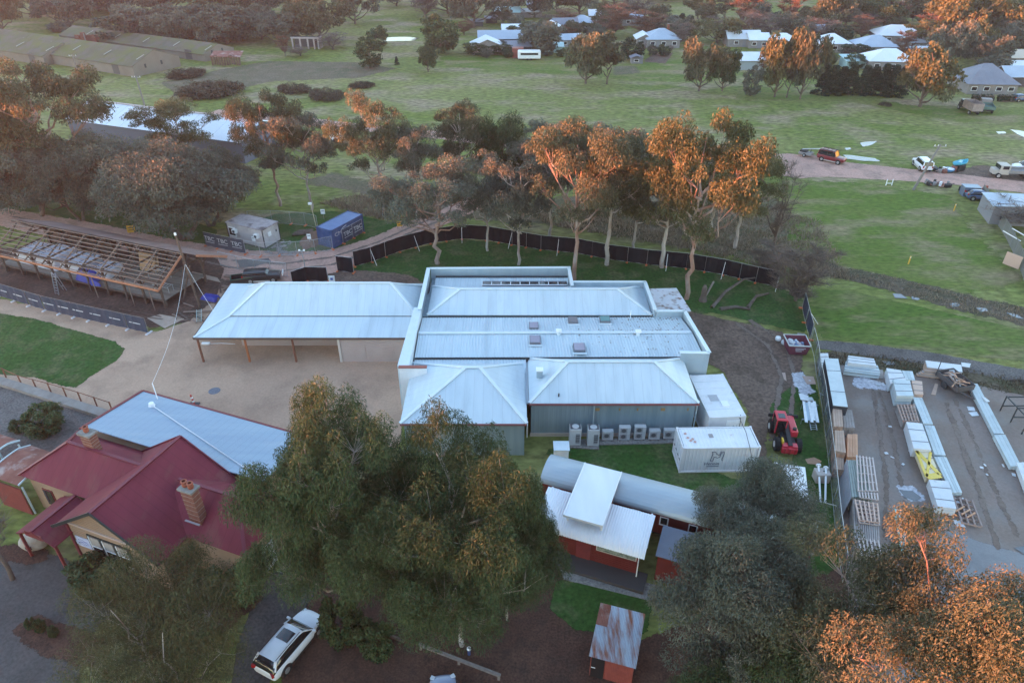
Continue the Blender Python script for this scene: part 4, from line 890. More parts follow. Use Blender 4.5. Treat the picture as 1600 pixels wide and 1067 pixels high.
# ------------------------------------------------------------------ goods shed, roof timbers bare during rebuilding
OLD = M('old_timber', (.085, .054, .042), (.13, .088, .068), scale=2.5, rough=.9)
NEWT = M('new_timber', (.20, .135, .105), (.26, .18, .145), scale=2.5, rough=.85)
ORNG = M('fascia_primer', (.36, .145, .08), (.40, .18, .11), scale=2, rough=.7)
RUSTY_PINK = M('brown_roof_iron', (.20, .130, .110), (.26, .175, .15), scale=.5, rough=.75, stretch=(2, .3, 1))
ts = thing('goods_shed', 'bare timber frame of a goods shed with rafters and purlins exposed', 'building', (-38, 68, 0), RW)
def tp(mb, name, mat, parent=None): return mb.build(name, mat, parent or ts)
X0, X1, YF, YR, YB, ZF, ZR_, ZB = -26.0, .2, -.85, 3.6, 8.2, 2.95, 5.25, 3.1
def zroof(y): return ZF + (ZR_ - ZF) * (y - YF) / (YR - YF) if y < YR else ZR_ - (ZR_ - ZB) * (y - YR) / (YB - YR)
for i in range(10):                                       # frames
    x = X0 + .9 + i * 2.72
    for y in (.15, 6.6):
        mb = MB(); mb.box((x, y, (zroof(y) - .15) / 2), (.2, .2, zroof(y) - .15)); tp(mb, 'post', OLD)
        s = -1 if y < 3 else 1
        mb = MB(); mb.beam((x, y, 1.9), (x, y + s * .95, zroof(y + s * .95) - .18), .11, .14); tp(mb, 'brace', OLD)
        for dx in (-1, 1):
            if X0 < x + dx * .9 < X1: mb = MB(); mb.beam((x, y, 2.3), (x + dx * .9, y, zroof(y) - .25), .09, .11); tp(mb, 'brace', OLD)
    mb = MB(); mb.beam((x, YF, ZF - .08), (x, YR, ZR_ - .08), .08, .16); tp(mb, 'rafter', OLD if i % 2 else NEWT)
    mb = MB(); mb.beam((x, YR, ZR_ - .08), (x, YB, ZB - .08), .08, .16); tp(mb, 'rafter', OLD)
    mb = MB(); mb.beam((x, .15, 3.3), (x, 6.6, 3.3), .10, .2); tp(mb, 'tie_beam', OLD)
    for y0, y1 in ((1.8, 3.4), (5.4, 3.8)): mb = MB(); mb.beam((x, y0, 3.6), (x, y1, ZR_ - .2), .08, .1); tp(mb, 'strut', OLD)
    mb = MB(); mb.box((x, .35, .42), (.18, .18, .84)); tp(mb, 'stump', OLD)
for y in (.15, 6.6): mb = MB(); mb.beam((X0, y, zroof(y) - .2), (X1 - .3, y, zroof(y) - .2), .14, .18); tp(mb, 'wall_plate', OLD)
for k in range(10):
    y = YF + .15 + k * (YR - YF - .2) / 9; mb = MB(); mb.beam((X0, y, zroof(y) + .05), (X1, y, zroof(y) + .05), .08, .06); tp(mb, 'purlin', NEWT)
for k in range(1, 8):
    y = YR + .1 + k * (YB - YR - .2) / 8; mb = MB(); mb.beam((X0, y, zroof(y) + .02), (X1, y, zroof(y) + .02), .08, .06); tp(mb, 'purlin', OLD)
for k in range(12):                                        # rear slope sheeted
    xa = X0 + k * (X1 + 1.7 - X0) / 12; xb = X0 + (k + 1) * (X1 + 1.7 - X0) / 12 - .03
    mb = MB(); mb.ribs((xa, YB + .25, ZB + .02), (xb, YB + .25, ZB + .02), (xb, YR + .1, ZR_ + .12), (xa, YR + .1, ZR_ + .12), .18, .02); tp(mb, 'roof_sheet', RUSTY_PINK)
mb = MB(); mb.beam((X0, YF - .06, ZF - .02), (X1 + .1, YF - .06, ZF - .02), .06, .26); tp(mb, 'fascia', ORNG)
mb = MB(); mb.beam((X1 + .05, YF, ZF), (X1 + .05, YR, ZR_ + .05), .06, .26); tp(mb, 'barge_board', ORNG)
mb = MB(); mb.beam((X1 + 1.7, YR + .2, ZR_), (X1 + 1.7, YB, ZB), .06, .26); tp(mb, 'barge_board', ORNG)
for k in range(30):                                        # floor boards
    y = .42 + k * .215; mb = MB(); mb.box(((X0 + X1) / 2 - .4, y, .9), (X1 - X0 - .8, .20, .07)); tp(mb, 'floor_board', M('floor_timber', (.15, .122, .102), (.20, .165, .14), scale=1.5, rough=.9, rand=.25))
mb = MB(); mb.beam((X0, .26, .82), (X1 - .7, .26, .82), .1, .22); tp(mb, 'bearer', OLD)
for x in (-1.3, -4.2, -9.6): mb = MB(); mb.beam((x, -.75, 0), (x - .05, -.7, ZF - .05), .1, .1); tp(mb, 'prop', NEWT)
for x in (.1, .2): mb = MB(); mb.beam((x, 1.0 + 4 * x, 0), (x, 2.4 + 9 * x, 3.6), .12, .12); tp(mb, 'raking_prop', OLD)
for k in range(8):
    mb = MB(); mb.box((X0 + 6.2, 6.75, 1.15 + k * .28), (12.0, .05, .25)); tp(mb, 'wall_board', OLD)
def inroot(name, label, cat, x, y, z, rz=0.0, group=None):
    m = Matrix.Translation((-38, 68, 0)) @ Matrix.Rotation(RW, 4, 'Z'); p = m @ Vector((x, y, z)); return thing(name, label, cat, p, RW + rz, group)
TARPW = M('white_wrap', (.52, .52, .60), (.62, .62, .68), scale=1.2, rough=.45, bump=.05, bscale=2.5); TARPB = M('blue_tarp', (.015, .03, .24), (.03, .05, .32), scale=2, rough=.5, bump=.05, bscale=3)
for k, (x, w_, l_, h_) in enumerate(((-23.0, 3.6, 3.4, 1.5), (-19.2, 3.2, 3.6, 1.7), (-15.4, 3.4, 3.2, 1.4), (-11.6, 2.6, 2.8, 1.0))):
    t = inroot('wrapped_stack', 'white wrapped stack under the shed rafters, %s from the left' % ['first', 'second', 'third', 'fourth'][k], 'stack', x, 2.9, .94, .05 * (k - 1), 'wrapped stacks in the goods shed')
    mb = MB(); mb.hexa([(-w_ / 2, -l_ / 2, 0), (w_ / 2, -l_ / 2, 0), (w_ / 2, l_ / 2, 0), (-w_ / 2, l_ / 2, 0)], [(-w_ / 2 + .08, -l_ / 2 + .06, h_ * .9), (w_ / 2 - .08, -l_ / 2 + .1, h_), (w_ / 2 - .1, l_ / 2 - .06, h_ * .95), (-w_ / 2 + .1, l_ / 2 - .08, h_)]); bevel(mb.build('wrapping', TARPW, t), .12, 2)
    for dx in (-.8, .8): mb = MB(); mb.box((dx, 0, h_ + .01), (.06, l_ + .02, .03)); mb.build('strap', GUTTER, t)
t = inroot('blue_tarpaulin', 'bright blue tarpaulin draped over a pile in the shed', 'tarpaulin', -12.4, .9, .94); mb = MB(); mb.hexa([(-1.5, -.7, 0), (1.5, -.9, 0), (1.5, .8, 0), (-1.5, .7, 0)], [(-.9, -.2, 1.5), (1.0, -.4, 1.2), (1.0, .4, 1.3), (-.9, .4, 1.6)]); bevel(mb.build('drape', TARPB, t), .2, 2); mb = MB(); mb.hexa([(1.3, -1.0, .0), (2.6, -.8, 0), (2.6, -.6, 0), (1.3, -.7, 0)], [(1.3, -.7, .7), (2.4, -.7, .4), (2.4, -.6, .4), (1.3, -.6, .75)]); bevel(mb.build('loose_end', TARPB, t), .05)
t = inroot('blue_tarpaulin', 'small blue tarpaulin by the shed end near the pole', 'tarpaulin', 2.6, 3.6, 0); mb = MB(); mb.hexa([(-1.1, -.6, 0), (1.1, -.6, 0), (1.1, .6, 0), (-1.1, .6, 0)], [(-.8, -.4, .5), (.9, -.4, .6), (.8, .4, .55), (-.9, .4, .45)]); bevel(mb.build('drape', TARPB, t), .1, 2); mb = MB(); mb.box((0, 0, .03), (2.6, 1.5, .06)); mb.build('pallet', OLD, t)
t = inroot('plywood_sheet', 'tan plywood sheets standing inside the shed', 'plywood', -7.6, 5.2, .94); mb = MB(); mb.box((0, .1, 1.1), (2.4, .08, 2.2), 0, Matrix.Rotation(R(-14), 3, 'X')); mb.build('sheet', M('plywood', (.40, .24, .13), rough=.7), t); mb = MB(); mb.box((.3, .3, 1.0), (2.4, .05, 2.0), 0, Matrix.Rotation(R(-14), 3, 'X')); mb.build('sheet', M('plywood_dull', (.33, .22, .14), rough=.7), t)
ALU = M('aluminium', (.50, .52, .55), (.6, .62, .65), scale=3, rough=.35, metal=.7)
def ladder(t, p0, p1, wd=.45, n=8, off=None, mat=ALU):
    p0, p1 = Vector(p0), Vector(p1); d = (p1 - p0).normalized(); s = d.cross(Vector((0, 0, 1))).normalized() * wd / 2
    for q in (s, -s): mb = MB(); mb.beam(p0 + q, p1 + q, .05, .08); mb.build('stile', mat, t, off=off)
    for i in range(n): c = p0.lerp(p1, (i + .5) / n); mb = MB(); mb.beam(c - s, c + s, .04, .05); mb.build('rung', mat, t, off=off)
t = inroot('scaffold_deck', 'aluminium scaffold trestle inside the shed', 'scaffold', -5.0, 4.2, .94); ladder(t, (-1.2, -.4, 1.0), (1.2, -.4, 1.0), .8, 7); ladder(t, (-1.2, .5, 1.1), (1.2, .5, 1.1), .7, 7); [MB().box((x, y, .5), (.06, .06, 1.0)).build('leg', ALU, t) for x in (-1.1, 1.1) for y in (-.5, .6)]
t = inroot('scaffold_deck', 'lower aluminium scaffold trestle near the shed gable', 'scaffold', -2.4, 2.4, .94); ladder(t, (-1.1, -.3, .7), (1.1, -.3, .7), .8, 6); [MB().box((x, y, .35), (.06, .06, .7)).build('leg', ALU, t) for x in (-1, 1) for y in (-.6, .1)]
t = inroot('step_ladder', 'grey step ladder standing before the shed', 'ladder', -14.6, -1.5, 0); ladder(t, (0, -.4, 0), (0, .1, 2.6), .55, 8); ladder(t, (0, .7, 0), (0, .12, 2.6), .5, 2)
t = inroot('step_ladder', 'green ladder lying near the leaning pole', 'ladder', 4.3, -.2, 0); ladder(t, (-.6, .8, .5), (.7, -.8, .1), .5, 7, mat=M('grey_green_alu', (.35, .42, .40), rough=.4))
# loose timber and debris beside the shed
rd = random.Random(4)
for k, (x, y) in enumerate(sorted((rd.uniform(1.2, 5.2), rd.uniform(-2.0, 6.5)) for _ in range(20))):
    a = rd.uniform(-.9, .6); L_ = rd.uniform(.8, 3.0)
    t = inroot('loose_plank', 'loose plank between shed gable and verandah roof, %s from the left' % ORD[k], 'plank', x, y, 0, a, 'loose planks beside the goods shed'); MB().box((0, 0, rd.uniform(.04, .3)), (L_, rd.uniform(.1, .25), .06)).build('board', OLD if k % 3 else NEWT, t)
    if k % 4 == 0: MB().box((.2, .1, .03), (.1, .5, .05)).build('batten', OLD, t)
for k in range(8):
    t = inroot('loose_plank', 'old plank on the soil along the shed front, %s from the left' % ORD[k], 'plank', -6 + .75 * k, rd.uniform(-3.2, -1.6), 0, rd.uniform(-.1, .2), 'planks along the shed front'); MB().box((0, 0, .05), (rd.uniform(1.5, 4), .15, .08)).build('board', OLD, t)
for lab, x, y, l_, w_ in (('long pale timber pack beyond the shed gable', 3.0, 8.6, 5.0, .5), ('pale timber pack left of the black ute', 4.0, 6.4, 4.0, .4)):
    t = inroot('timber_pack', lab, 'timber', x, y, 0); 
    for j in range(4): MB().box((0, -w_ / 2 + j * w_ / 4, .2), (l_, w_ / 4 - .02, .14)).build('board', NEWT, t)
    for dx in (-1.3, 1.3): MB().box((dx, -.1, .06), (.1, .8, .12)).build('bearer', OLD, t)
for px, lab in ((((230, 498), (250, 492), (288, 499), (258, 514)), 'plywood sheet on the ground at the end of the banner fence'), (((300, 425), (340, 435), (345, 442), (305, 433)), 'plywood offcut below the shed gable')):
    q = atl(px); c = sum(q, Vector()) / 4; t = thing('plywood_sheet', lab, 'plywood', c); mb = MB(); mb.poly_slab([p + Vector((0, 0, .09)) for p in q], .04); mb.build('sheet', M('plywood_pale', (.36, .27, .21), (.42, .32, .26), scale=2, rough=.8), t, off=c); mb = MB(); mb.beam(q[0].lerp(q[1], .5) + Vector((0, 0, .03)), q[2].lerp(q[3], .5) + Vector((0, 0, .03)), .1, .05); mb.build('batten', OLD, t, off=c)
# leaning pole with lamp and stay wires, service wire to the station
b = at(313, 482); d_ = Vector((-1.0, 1.0, 8.4)); t = thing('leaning_pole', 'dark leaning pole with rope stays beside the goods shed', 'pole', b); mb = MB(); mb.tube((0, 0, 0), d_, .14, .11, 10); mb.build('pole', OLD, t); mb = MB(); mb.lathe([(.13, 0), (.13, .2), (.05, .3)], d_, 8); mb.build('cap', WHITE, t)
top = b + d_ * .62; sm = Matrix.Translation((-26.5, 31.8, 0)) @ Matrix.Rotation(RW, 4, 'Z') @ Vector((-8.5, 13.3, 5.2))
mb = MB(); pts = [top.lerp(sm, i / 14) - Vector((0, 0, 1.1 * math.sin(math.pi * i / 14))) for i in range(15)]; mb.path(pts, .013, 5); solo(mb, 'service_cable', WHITE, 'white cable sagging from leaning pole to station roof', 'cable', tuple(top))
mb = MB(); e_ = Vector((-30.3, 62.2, 3.2)); pts = [top.lerp(e_, i / 8) - Vector((0, 0, .25 * math.sin(math.pi * i / 8))) for i in range(9)]; mb.path(pts, .013, 5); solo(mb, 'service_cable', WHITE, 'short white cable from leaning pole to verandah roof corner', 'cable', tuple(top))
# ================================================================== CONTAINERS, PLANT, FENCES
CONT_W = M('container_white', (.62, .63, .66), (.70, .70, .72), scale=1, rough=.5, c3=(.42, .33, .30), s3=1.1, t3=.70)
CONT_B = M('container_blue', (.035, .075, .19), (.055, .10, .24), scale=1, rough=.5, c3=(.12, .16, .26), s3=1.2, t3=.66)
CONT_BR = M('container_blue_roof', (.10, .17, .34), (.14, .22, .40), scale=.8, rough=.5)
INK = M('navy_ink', (.05, .065, .12), rough=.6)
LETW = M('white_lettering', (.50, .52, .56), rough=.6)
ORANGE_P = M('orange_plastic', (.55, .14, .05), rough=.6)
STEEL = M('galv_pipe', (.40, .42, .44), rough=.4, metal=.6)
def container(name, label, loc, rz, L, W, H, side, roofm, ribs=True, doors=True, cat='container', group=None):
    """x along the length, door end at -x; origin at the middle of the base"""
    t = thing(name, label, cat, loc, rz, group); hx, hy = L / 2, W / 2
    if ribs:
        for s in (-1, 1):
            mb = MB(); a, b = ((-hx + .1, s * (hy - .04), .16), (hx - .1, s * (hy - .04), .16)); mb.ribs(a, b, (b[0], b[1], H - .12), (a[0], a[1], H - .12), .28, .03, 'trap'); mb.build('side_wall', side, t)
        mb = MB(); mb.ribs((-hx + .1, -hy + .08, H - .03), (hx - .1, -hy + .08, H - .03), (hx - .1, hy - .08, H - .03), (-hx + .1, hy - .08, H - .03), .30, .02, 'trap'); mb.build('roof', roofm, t)
        mb = MB(); mb.ribs((hx - .05, -hy + .1, .16), (hx - .05, hy - .1, .16), (hx - .05, hy - .1, H - .12), (hx - .05, -hy + .1, H - .12), .28, .03, 'trap'); mb.build('end_wall', side, t)
    else:
        mb = MB(); mb.box((0, 0, H / 2), (L - .04, W - .04, H - .1)); mb.build('body', side, t)
        n = 6
        for k in range(n): mb = MB(); mb.box((-hx + (k + .5) * L / n, 0, H - .03), (L / n - .03, W - .1, .06)); mb.build('roof_panel', roofm, t)
    for y in (-hy, hy):
        for z in (.08, H - .06): mb = MB(); mb.box((0, y - .0, z), (L, .1, .14)); mb.build('rail', side, t)
    for x in (-hx, hx):
        for z in (.08, H - .06): mb = MB(); mb.box((x, 0, z), (.1, W, .14)); mb.build('end_rail', side, t)
        for y in (-hy, hy):
            mb = MB(); mb.box((x, y, H / 2), (.13, .13, H)); mb.build('corner_post', side, t)
            mb = MB(); mb.box((x * .99, y * .97, H + .0), (.18, .17, .12)); mb.build('corner_casting', side, t)
    if doors:
        for s in (-1, 1):
            d = MB(); d.box((-hx + .04, s * hy * .49, H / 2), (.06, hy * .93, H - .36)); d = d.build('door', side, t)
            for dy in (-.3, .25):
                mb = MB(); mb.tube((-hx - .03, s * hy * .49 + dy, .25), (-hx - .03, s * hy * .49 + dy, H - .25), .025, .025, 6); mb.build('locking_bar', side, d)
                mb = MB(); mb.box((-hx - .05, s * hy * .49 + dy + .08, 1.1), (.04, .22, .06)); mb.build('handle', GUTTER, d)
            for z in (.6, 1.2, 1.8): mb = MB(); mb.box((-hx, s * hy * .49, z), (.03, hy * .85, .05)); mb.build('door_rib', side, d)
    return t
# white 20 ft container by the lawn: front long side faces the camera
c0 = at(1067, 700, 2.59); c1 = at(1188.7, 698, 2.59); a = math.atan2(c1.y - c0.y, c1.x - c0.x); mid_ = (c0 + c1) / 2; nn = Vector((-math.sin(a), math.cos(a), 0)) * 1.22
wc = container('shipping_container', 'white ribbed shipping container with outlined letter logo by the lawn', (mid_.x + nn.x, mid_.y + nn.y, 0), a, 6.06, 2.44, 2.59, CONT_W, CONT_W)
def stroke(t, pts, r, mat, name='logo_line'): mb = MB(); mb.path(pts, r, 4); return mb.build(name, mat, t)
yy = -1.225
for q in ([(-.72, 1.20), (-.50, 1.20), (-.44, 1.62), (-.18, 1.50), (.0, 1.62), (.06, 2.0), (.16, 2.0)], [(-.72, 1.20), (-.60, 1.95), (-.68, 2.14), (-.40, 2.14), (-.34, 1.95), (-.12, 1.80), (.04, 1.92), (.0, 2.14), (.26, 2.14), (.30, 1.90), (.20, 1.35), (.26, 1.2)]): stroke(wc, [(x, yy, z) for x, z in q], .025, INK)
lettering('Hennin', .42, INK, wc, (-.55, yy - .005, .90), (R(90), 0, 0))
mb = MB(); mb.box((-.45, yy, .62), (1.0, .01, .05)); mb.build('logo_line', INK, wc)
for x, y in ((-.5, .2),): MB().box((x, y, 2.60), (.35, .45, .02)).build('roof_stain', M('rust_stain', (.30, .27, .27), rough=.8), wc)
for x, y in ((-2.25, -.35), (-2.05, -.15), (-2.4, .0), (-1.95, -.5), (-2.5, .5)): MB().box((x, y, 2.60), (.22, .2, .02), rz=x).build('roof_stain', M('rust_patch', (.50, .30, .26), rough=.8), wc)
# smooth white cool room, end towards the camera
q = atl([(1077.5, 587.8), (1130, 585), (1165, 650), (1108.8, 651.5)], 2.6); c = sum(q, Vector()) / 4; fdir = ((q[3] + q[2]) / 2 - (q[0] + q[1]) / 2); a = math.atan2(fdir.y, fdir.x)
cr = container('cool_room', 'smooth white cool room cabin beside the grey metal wall', (c.x, c.y, 0), a, 5.9, 3.0, 2.62, CONT_W, CONT_W, ribs=False, doors=False, cat='cabin')
MB().box((2.97, .55, 1.2), (.05, 1.1, 2.0)).build('door', WHITE, cr); MB().box((1.3, .3, 2.66), (.7, .6, .08)).build('roof_hatch', WHITE, cr); MB().box((.4, -.4, 2.615), (.9, .8, .02)).build('roof_stain', M('grey_stain', (.38, .38, .40), rough=.8), cr)
lettering('N', .55, M('pale_ink', (.42, .46, .55), rough=.6), cr, (3.0, .75, 1.5), (R(90), 0, R(90)))
mb = MB(); mb.path([Vector((2.9, 1.1, 2.7)), Vector((3.05, 1.15, 2.0)), Vector((3.1, 1.05, .6)), Vector((3.1, 1.0, .1))], .03, 6); mb.build('drain_hose', GUTTER, cr)
# cable from the cool room over the container
p0 = at(1155, 652, 2.8); p1 = at(1172, 700, 2.62); mb = MB(); mb.path([p0, p0.lerp(p1, .5) + Vector((.1, 0, .05)), p1, p1 + Vector((.35, -.2, -1.2)), p1 + Vector((.6, -.3, -2.55))], .025, 5); solo(mb, 'power_cable', GUTTER, 'black cable from cool room draped over the white container', 'cable', tuple(p0))
# white low tank / trailer edge behind the tree
p = at(1215, 752); t = thing('white_trailer', 'white box trailer mostly hidden by the grey gum', 'trailer', (p.x, p.y - 2.2, 0), R(-15)); MB().box((0, 0, 1.0), (2.2, 4.6, 1.3)).build('body', CONT_W, t); MB().box((0, 0, 1.69), (2.3, 4.7, .08)).build('roof', CONT_W, t)
for x in (-1.0, 1.0):
    for y in (-.6, .5): MB().tube((x - .1, y, .34), (x + .1, y, .34), .34, .34, 14).build('wheel', GUTTER, t)
# white site office under the dark tree
WOFF = M('site_office_white', (.44, .41, .42), (.52, .48, .48), scale=1, rough=.6, c3=(.33, .28, .27), s3=.8, t3=.62)
k = 5.517; f_ = lambda x, y, z=0: at(310 + x / k, 320 + y / k, z)
b0, b1 = f_(580, 385), f_(712, 310); dirx = (b1 - b0); a = math.atan2(dirx.y, dirx.x); L_ = 6.0; W_ = dirx.length
n2 = Vector((-math.sin(a), math.cos(a), 0)); t = thing('site_office', 'stained white site office cabin under the dark tree', 'cabin', (b0.x, b0.y, 0), a)
MB().box((W_ / 2, L_ / 2, 1.4), (W_, L_, 2.4)).build('body', WOFF, t); MB().box((W_ / 2, L_ / 2, 2.66), (W_ + .2, L_ + .2, .12)).build('roof', M('dirty_roof', (.36, .31, .32), (.50, .44, .45), scale=1.5, rough=.7, c3=(.13, .10, .10), s3=.6, t3=.58), t); MB().box((W_ / 2, L_ / 2, .1), (W_ - .2, L_ - .2, .2)).build('skid', GUTTER, t)
for x, y in ((0, 0), (W_, 0), (0, L_)): MB().box((x, y, 1.35), (.1, .1, 2.5)).build('corner_trim', GUTTER, t)
MB().box((W_ * .4, -.03, 1.7), (.55, .04, .6)).build('notice', WHITE, t); MB().box((W_ * .82, -.03, 1.7), (.18, .04, .3)).build('vent', GUTTER, t)
for y, nm in ((.95, 'air_conditioner'), (4.6, 'air_conditioner')): o = MB().box((-.2, y, 1.75), (.4, .65, .5)).build(nm, WHITE, t); MB().tube((-.41, y, 1.75), (-.43, y, 1.75), .2, .2, 12).build('fan', GUTTER, o)
w = MB().box((-.02, 5.2, 1.5), (.05, 1.1, 1.3)).build('window', WHITE, t)
for zz in (1.75, 1.25): MB().box((-.06, 5.2, zz), (.04, .98, .48)).build('pane', GLASSD, w)
# blue container with painted name
b0, b1 = f_(1050, 358), f_(1160, 362); e1 = f_(1340, 262); sd = (e1 - b1); a = math.atan2(-sd.y, -sd.x)   # doors face the camera side
ux = sd.normalized(); cxy = (b0 + b1) / 2 + ux * 3.03
bc = container('shipping_container', 'blue shipping container with white lettering on its long side', (cxy.x, cxy.y, 0), math.atan2(ux.y, ux.x), 6.06, 2.44, 2.5, CONT_B, CONT_BR)
ltr = (R(90), 0, 0)
lettering('CMA CGM', .72, LETW, bc, (-.35, -1.235, 1.62), ltr, sx=1.3); mb = MB(); mb.path([Vector((-1.3, -1.24, 1.85)), Vector((-.9, -1.24, 2.1)), Vector((-.2, -1.24, 2.22))], .05, 4); mb.build('logo_swoosh', LETW, bc)
# wet slab and soil heap between the cabins
mb = MB(); q = [f_(560, 415), f_(730, 300), f_(812, 318), f_(745, 405), f_(1030, 395), f_(1000, 420), f_(700, 440)]; mb.prism([(p.x, p.y) for p in q], .01, .06); tag(mb.build('wet_slab', G_WETASPH), kind='structure')
p = f_(985, 300); t = thing('soil_heap', 'low heap of brown soil beside the blue container', 'heap', p); bm = bmesh.new(); bmesh.ops.create_uvsphere(bm, u_segments=20, v_segments=10, radius=1)
for v_ in bm.verts: r_ = 1 + .15 * math.sin(6 * v_.co.x + 3) * math.sin(5 * v_.co.y); v_.co = Vector((v_.co.x * 1.5 * r_, v_.co.y * 3.0 * r_, max(0, v_.co.z) * .45 * r_))
me_ = bpy.data.meshes.new('soil'); bm.to_mesh(me_); bm.free(); me_.materials.append(M('brown_soil', (.15, .085, .06), (.20, .12, .085), scale=2, rough=.95, bump=.04, bscale=3)); link('soil', me_, t)
p = f_(905, 250); t = thing('log_pile', 'pile of dark logs behind the soil heap', 'logs', p, .2)
for j in range(5): MB().tube((-1.4 + .2 * j, -.5 + j * .25, .2 + .1 * (j % 2)), (1.3, -.4 + j * .25, .22), .18, .15, 9).build('log', BARK_DARK, t)
# -- air conditioners on their pad
AC = M('aircon_case', (.46, .47, .49), (.52, .53, .55), scale=2, rough=.5); ACF = M('aircon_fan', (.10, .10, .11), rough=.6)
pad = atl([(888, 700), (936, 703), (936, 696), (1060, 693), (1060, 684), (888, 688)]); mb = MB(); mb.prism([(p.x, p.y) for p in pad], 0, .12); tag(mb.build('concrete_plinth', G_CONC), kind='structure')
for i, (u, v, kind) in enumerate(((898, 698, 'tower'), (926, 699, 'tower'), (949, 692, 'low'), (975, 692, 'twin'), (999, 691, 'twin'), (1022, 691, 'low'), (1045, 690, 'low'))):
    p = at(u, v); h = {'tower': 1.75, 'twin': 1.38, 'low': .95}[kind]
    lab = ['tall box air conditioner nearest the carriage', 'second tall box air conditioner with top fan', 'low air conditioner between tall and twin fan units', 'first twin fan air conditioner from the left', 'second twin fan air conditioner from the left', 'low single fan unit right of the twin fans', 'low single fan unit nearest the white container'][i]
    t = thing('air_conditioner', lab, 'air conditioner', (p.x, p.y + .35, .12), 0, 'air conditioners along the grey wall')
    bevel(MB().box((0, 0, h / 2 + .06), (.95, .42 if kind != 'tower' else .8, h)).build('case', AC, t), .03)
    for dx in (-.35, .35): MB().box((dx, 0, .03), (.08, .5, .06)).build('foot', GUTTER, t)
    if kind == 'tower':
        MB().box((.2, -.41, h * .48), (.34, .03, h * .55)).build('grille', ACF, t)
        for z in range(5): MB().box((.2, -.43, h * .26 + z * .2), (.34, .02, .02)).build('slat', AC, t)
        MB().box((0, 0, h + .07), (.86, .7, .03)).build('top_grille', ACF, t); MB().tube((0, 0, h + .08), (0, 0, h + .12), .3, .26, 16).build('fan', AC, t)
    else:
        for z in ([h * .30, h * .76] if kind == 'twin' else [h * .52]):
            g = MB().box((-.1, -.215, z + .06), (.58, .02, .52)).build('grille', M('aircon_grille', (.30, .30, .32), rough=.6), t); MB().tube((-.1, -.215, z + .06), (-.1, -.235, z + .06), .2, .2, 16).build('fan', ACF, g)
mb = MB(); mb.path([at(906, 668, 1.5), at(960, 672, .9), at(1050, 670, .9)], .02, 5)
# -- fences
SHADE = M('black_shadecloth', (.012, .013, .016), (.02, .02, .025), scale=1.5, rough=.95, spec=.05, bump=.02, bscale=2)
NAVY = M('navy_banner', (.030, .042, .075), (.040, .052, .09), scale=1.5, rough=.6)
def mesh_mat(name, col, dens):
    m = bpy.data.materials.new(name); m.use_nodes = True; N = m.node_tree.nodes; L = m.node_tree.links; b = N['Principled BSDF']; b.inputs['Base Color'].default_value = (*col, 1); b.inputs['Roughness'].default_value = .6
    tr = N.new('ShaderNodeBsdfTransparent'); mx = N.new('ShaderNodeMixShader'); mx.inputs[0].default_value = dens; L.new(tr.outputs[0], mx.inputs[1]); L.new(b.outputs[0], mx.inputs[2]); L.new(mx.outputs[0], N['Material Output'].inputs[0]); return m
WIRE = mesh_mat('wire_mesh', (.40, .42, .43), .16); GREENMESH = mesh_mat('green_mesh', (.10, .13, .14), .45)
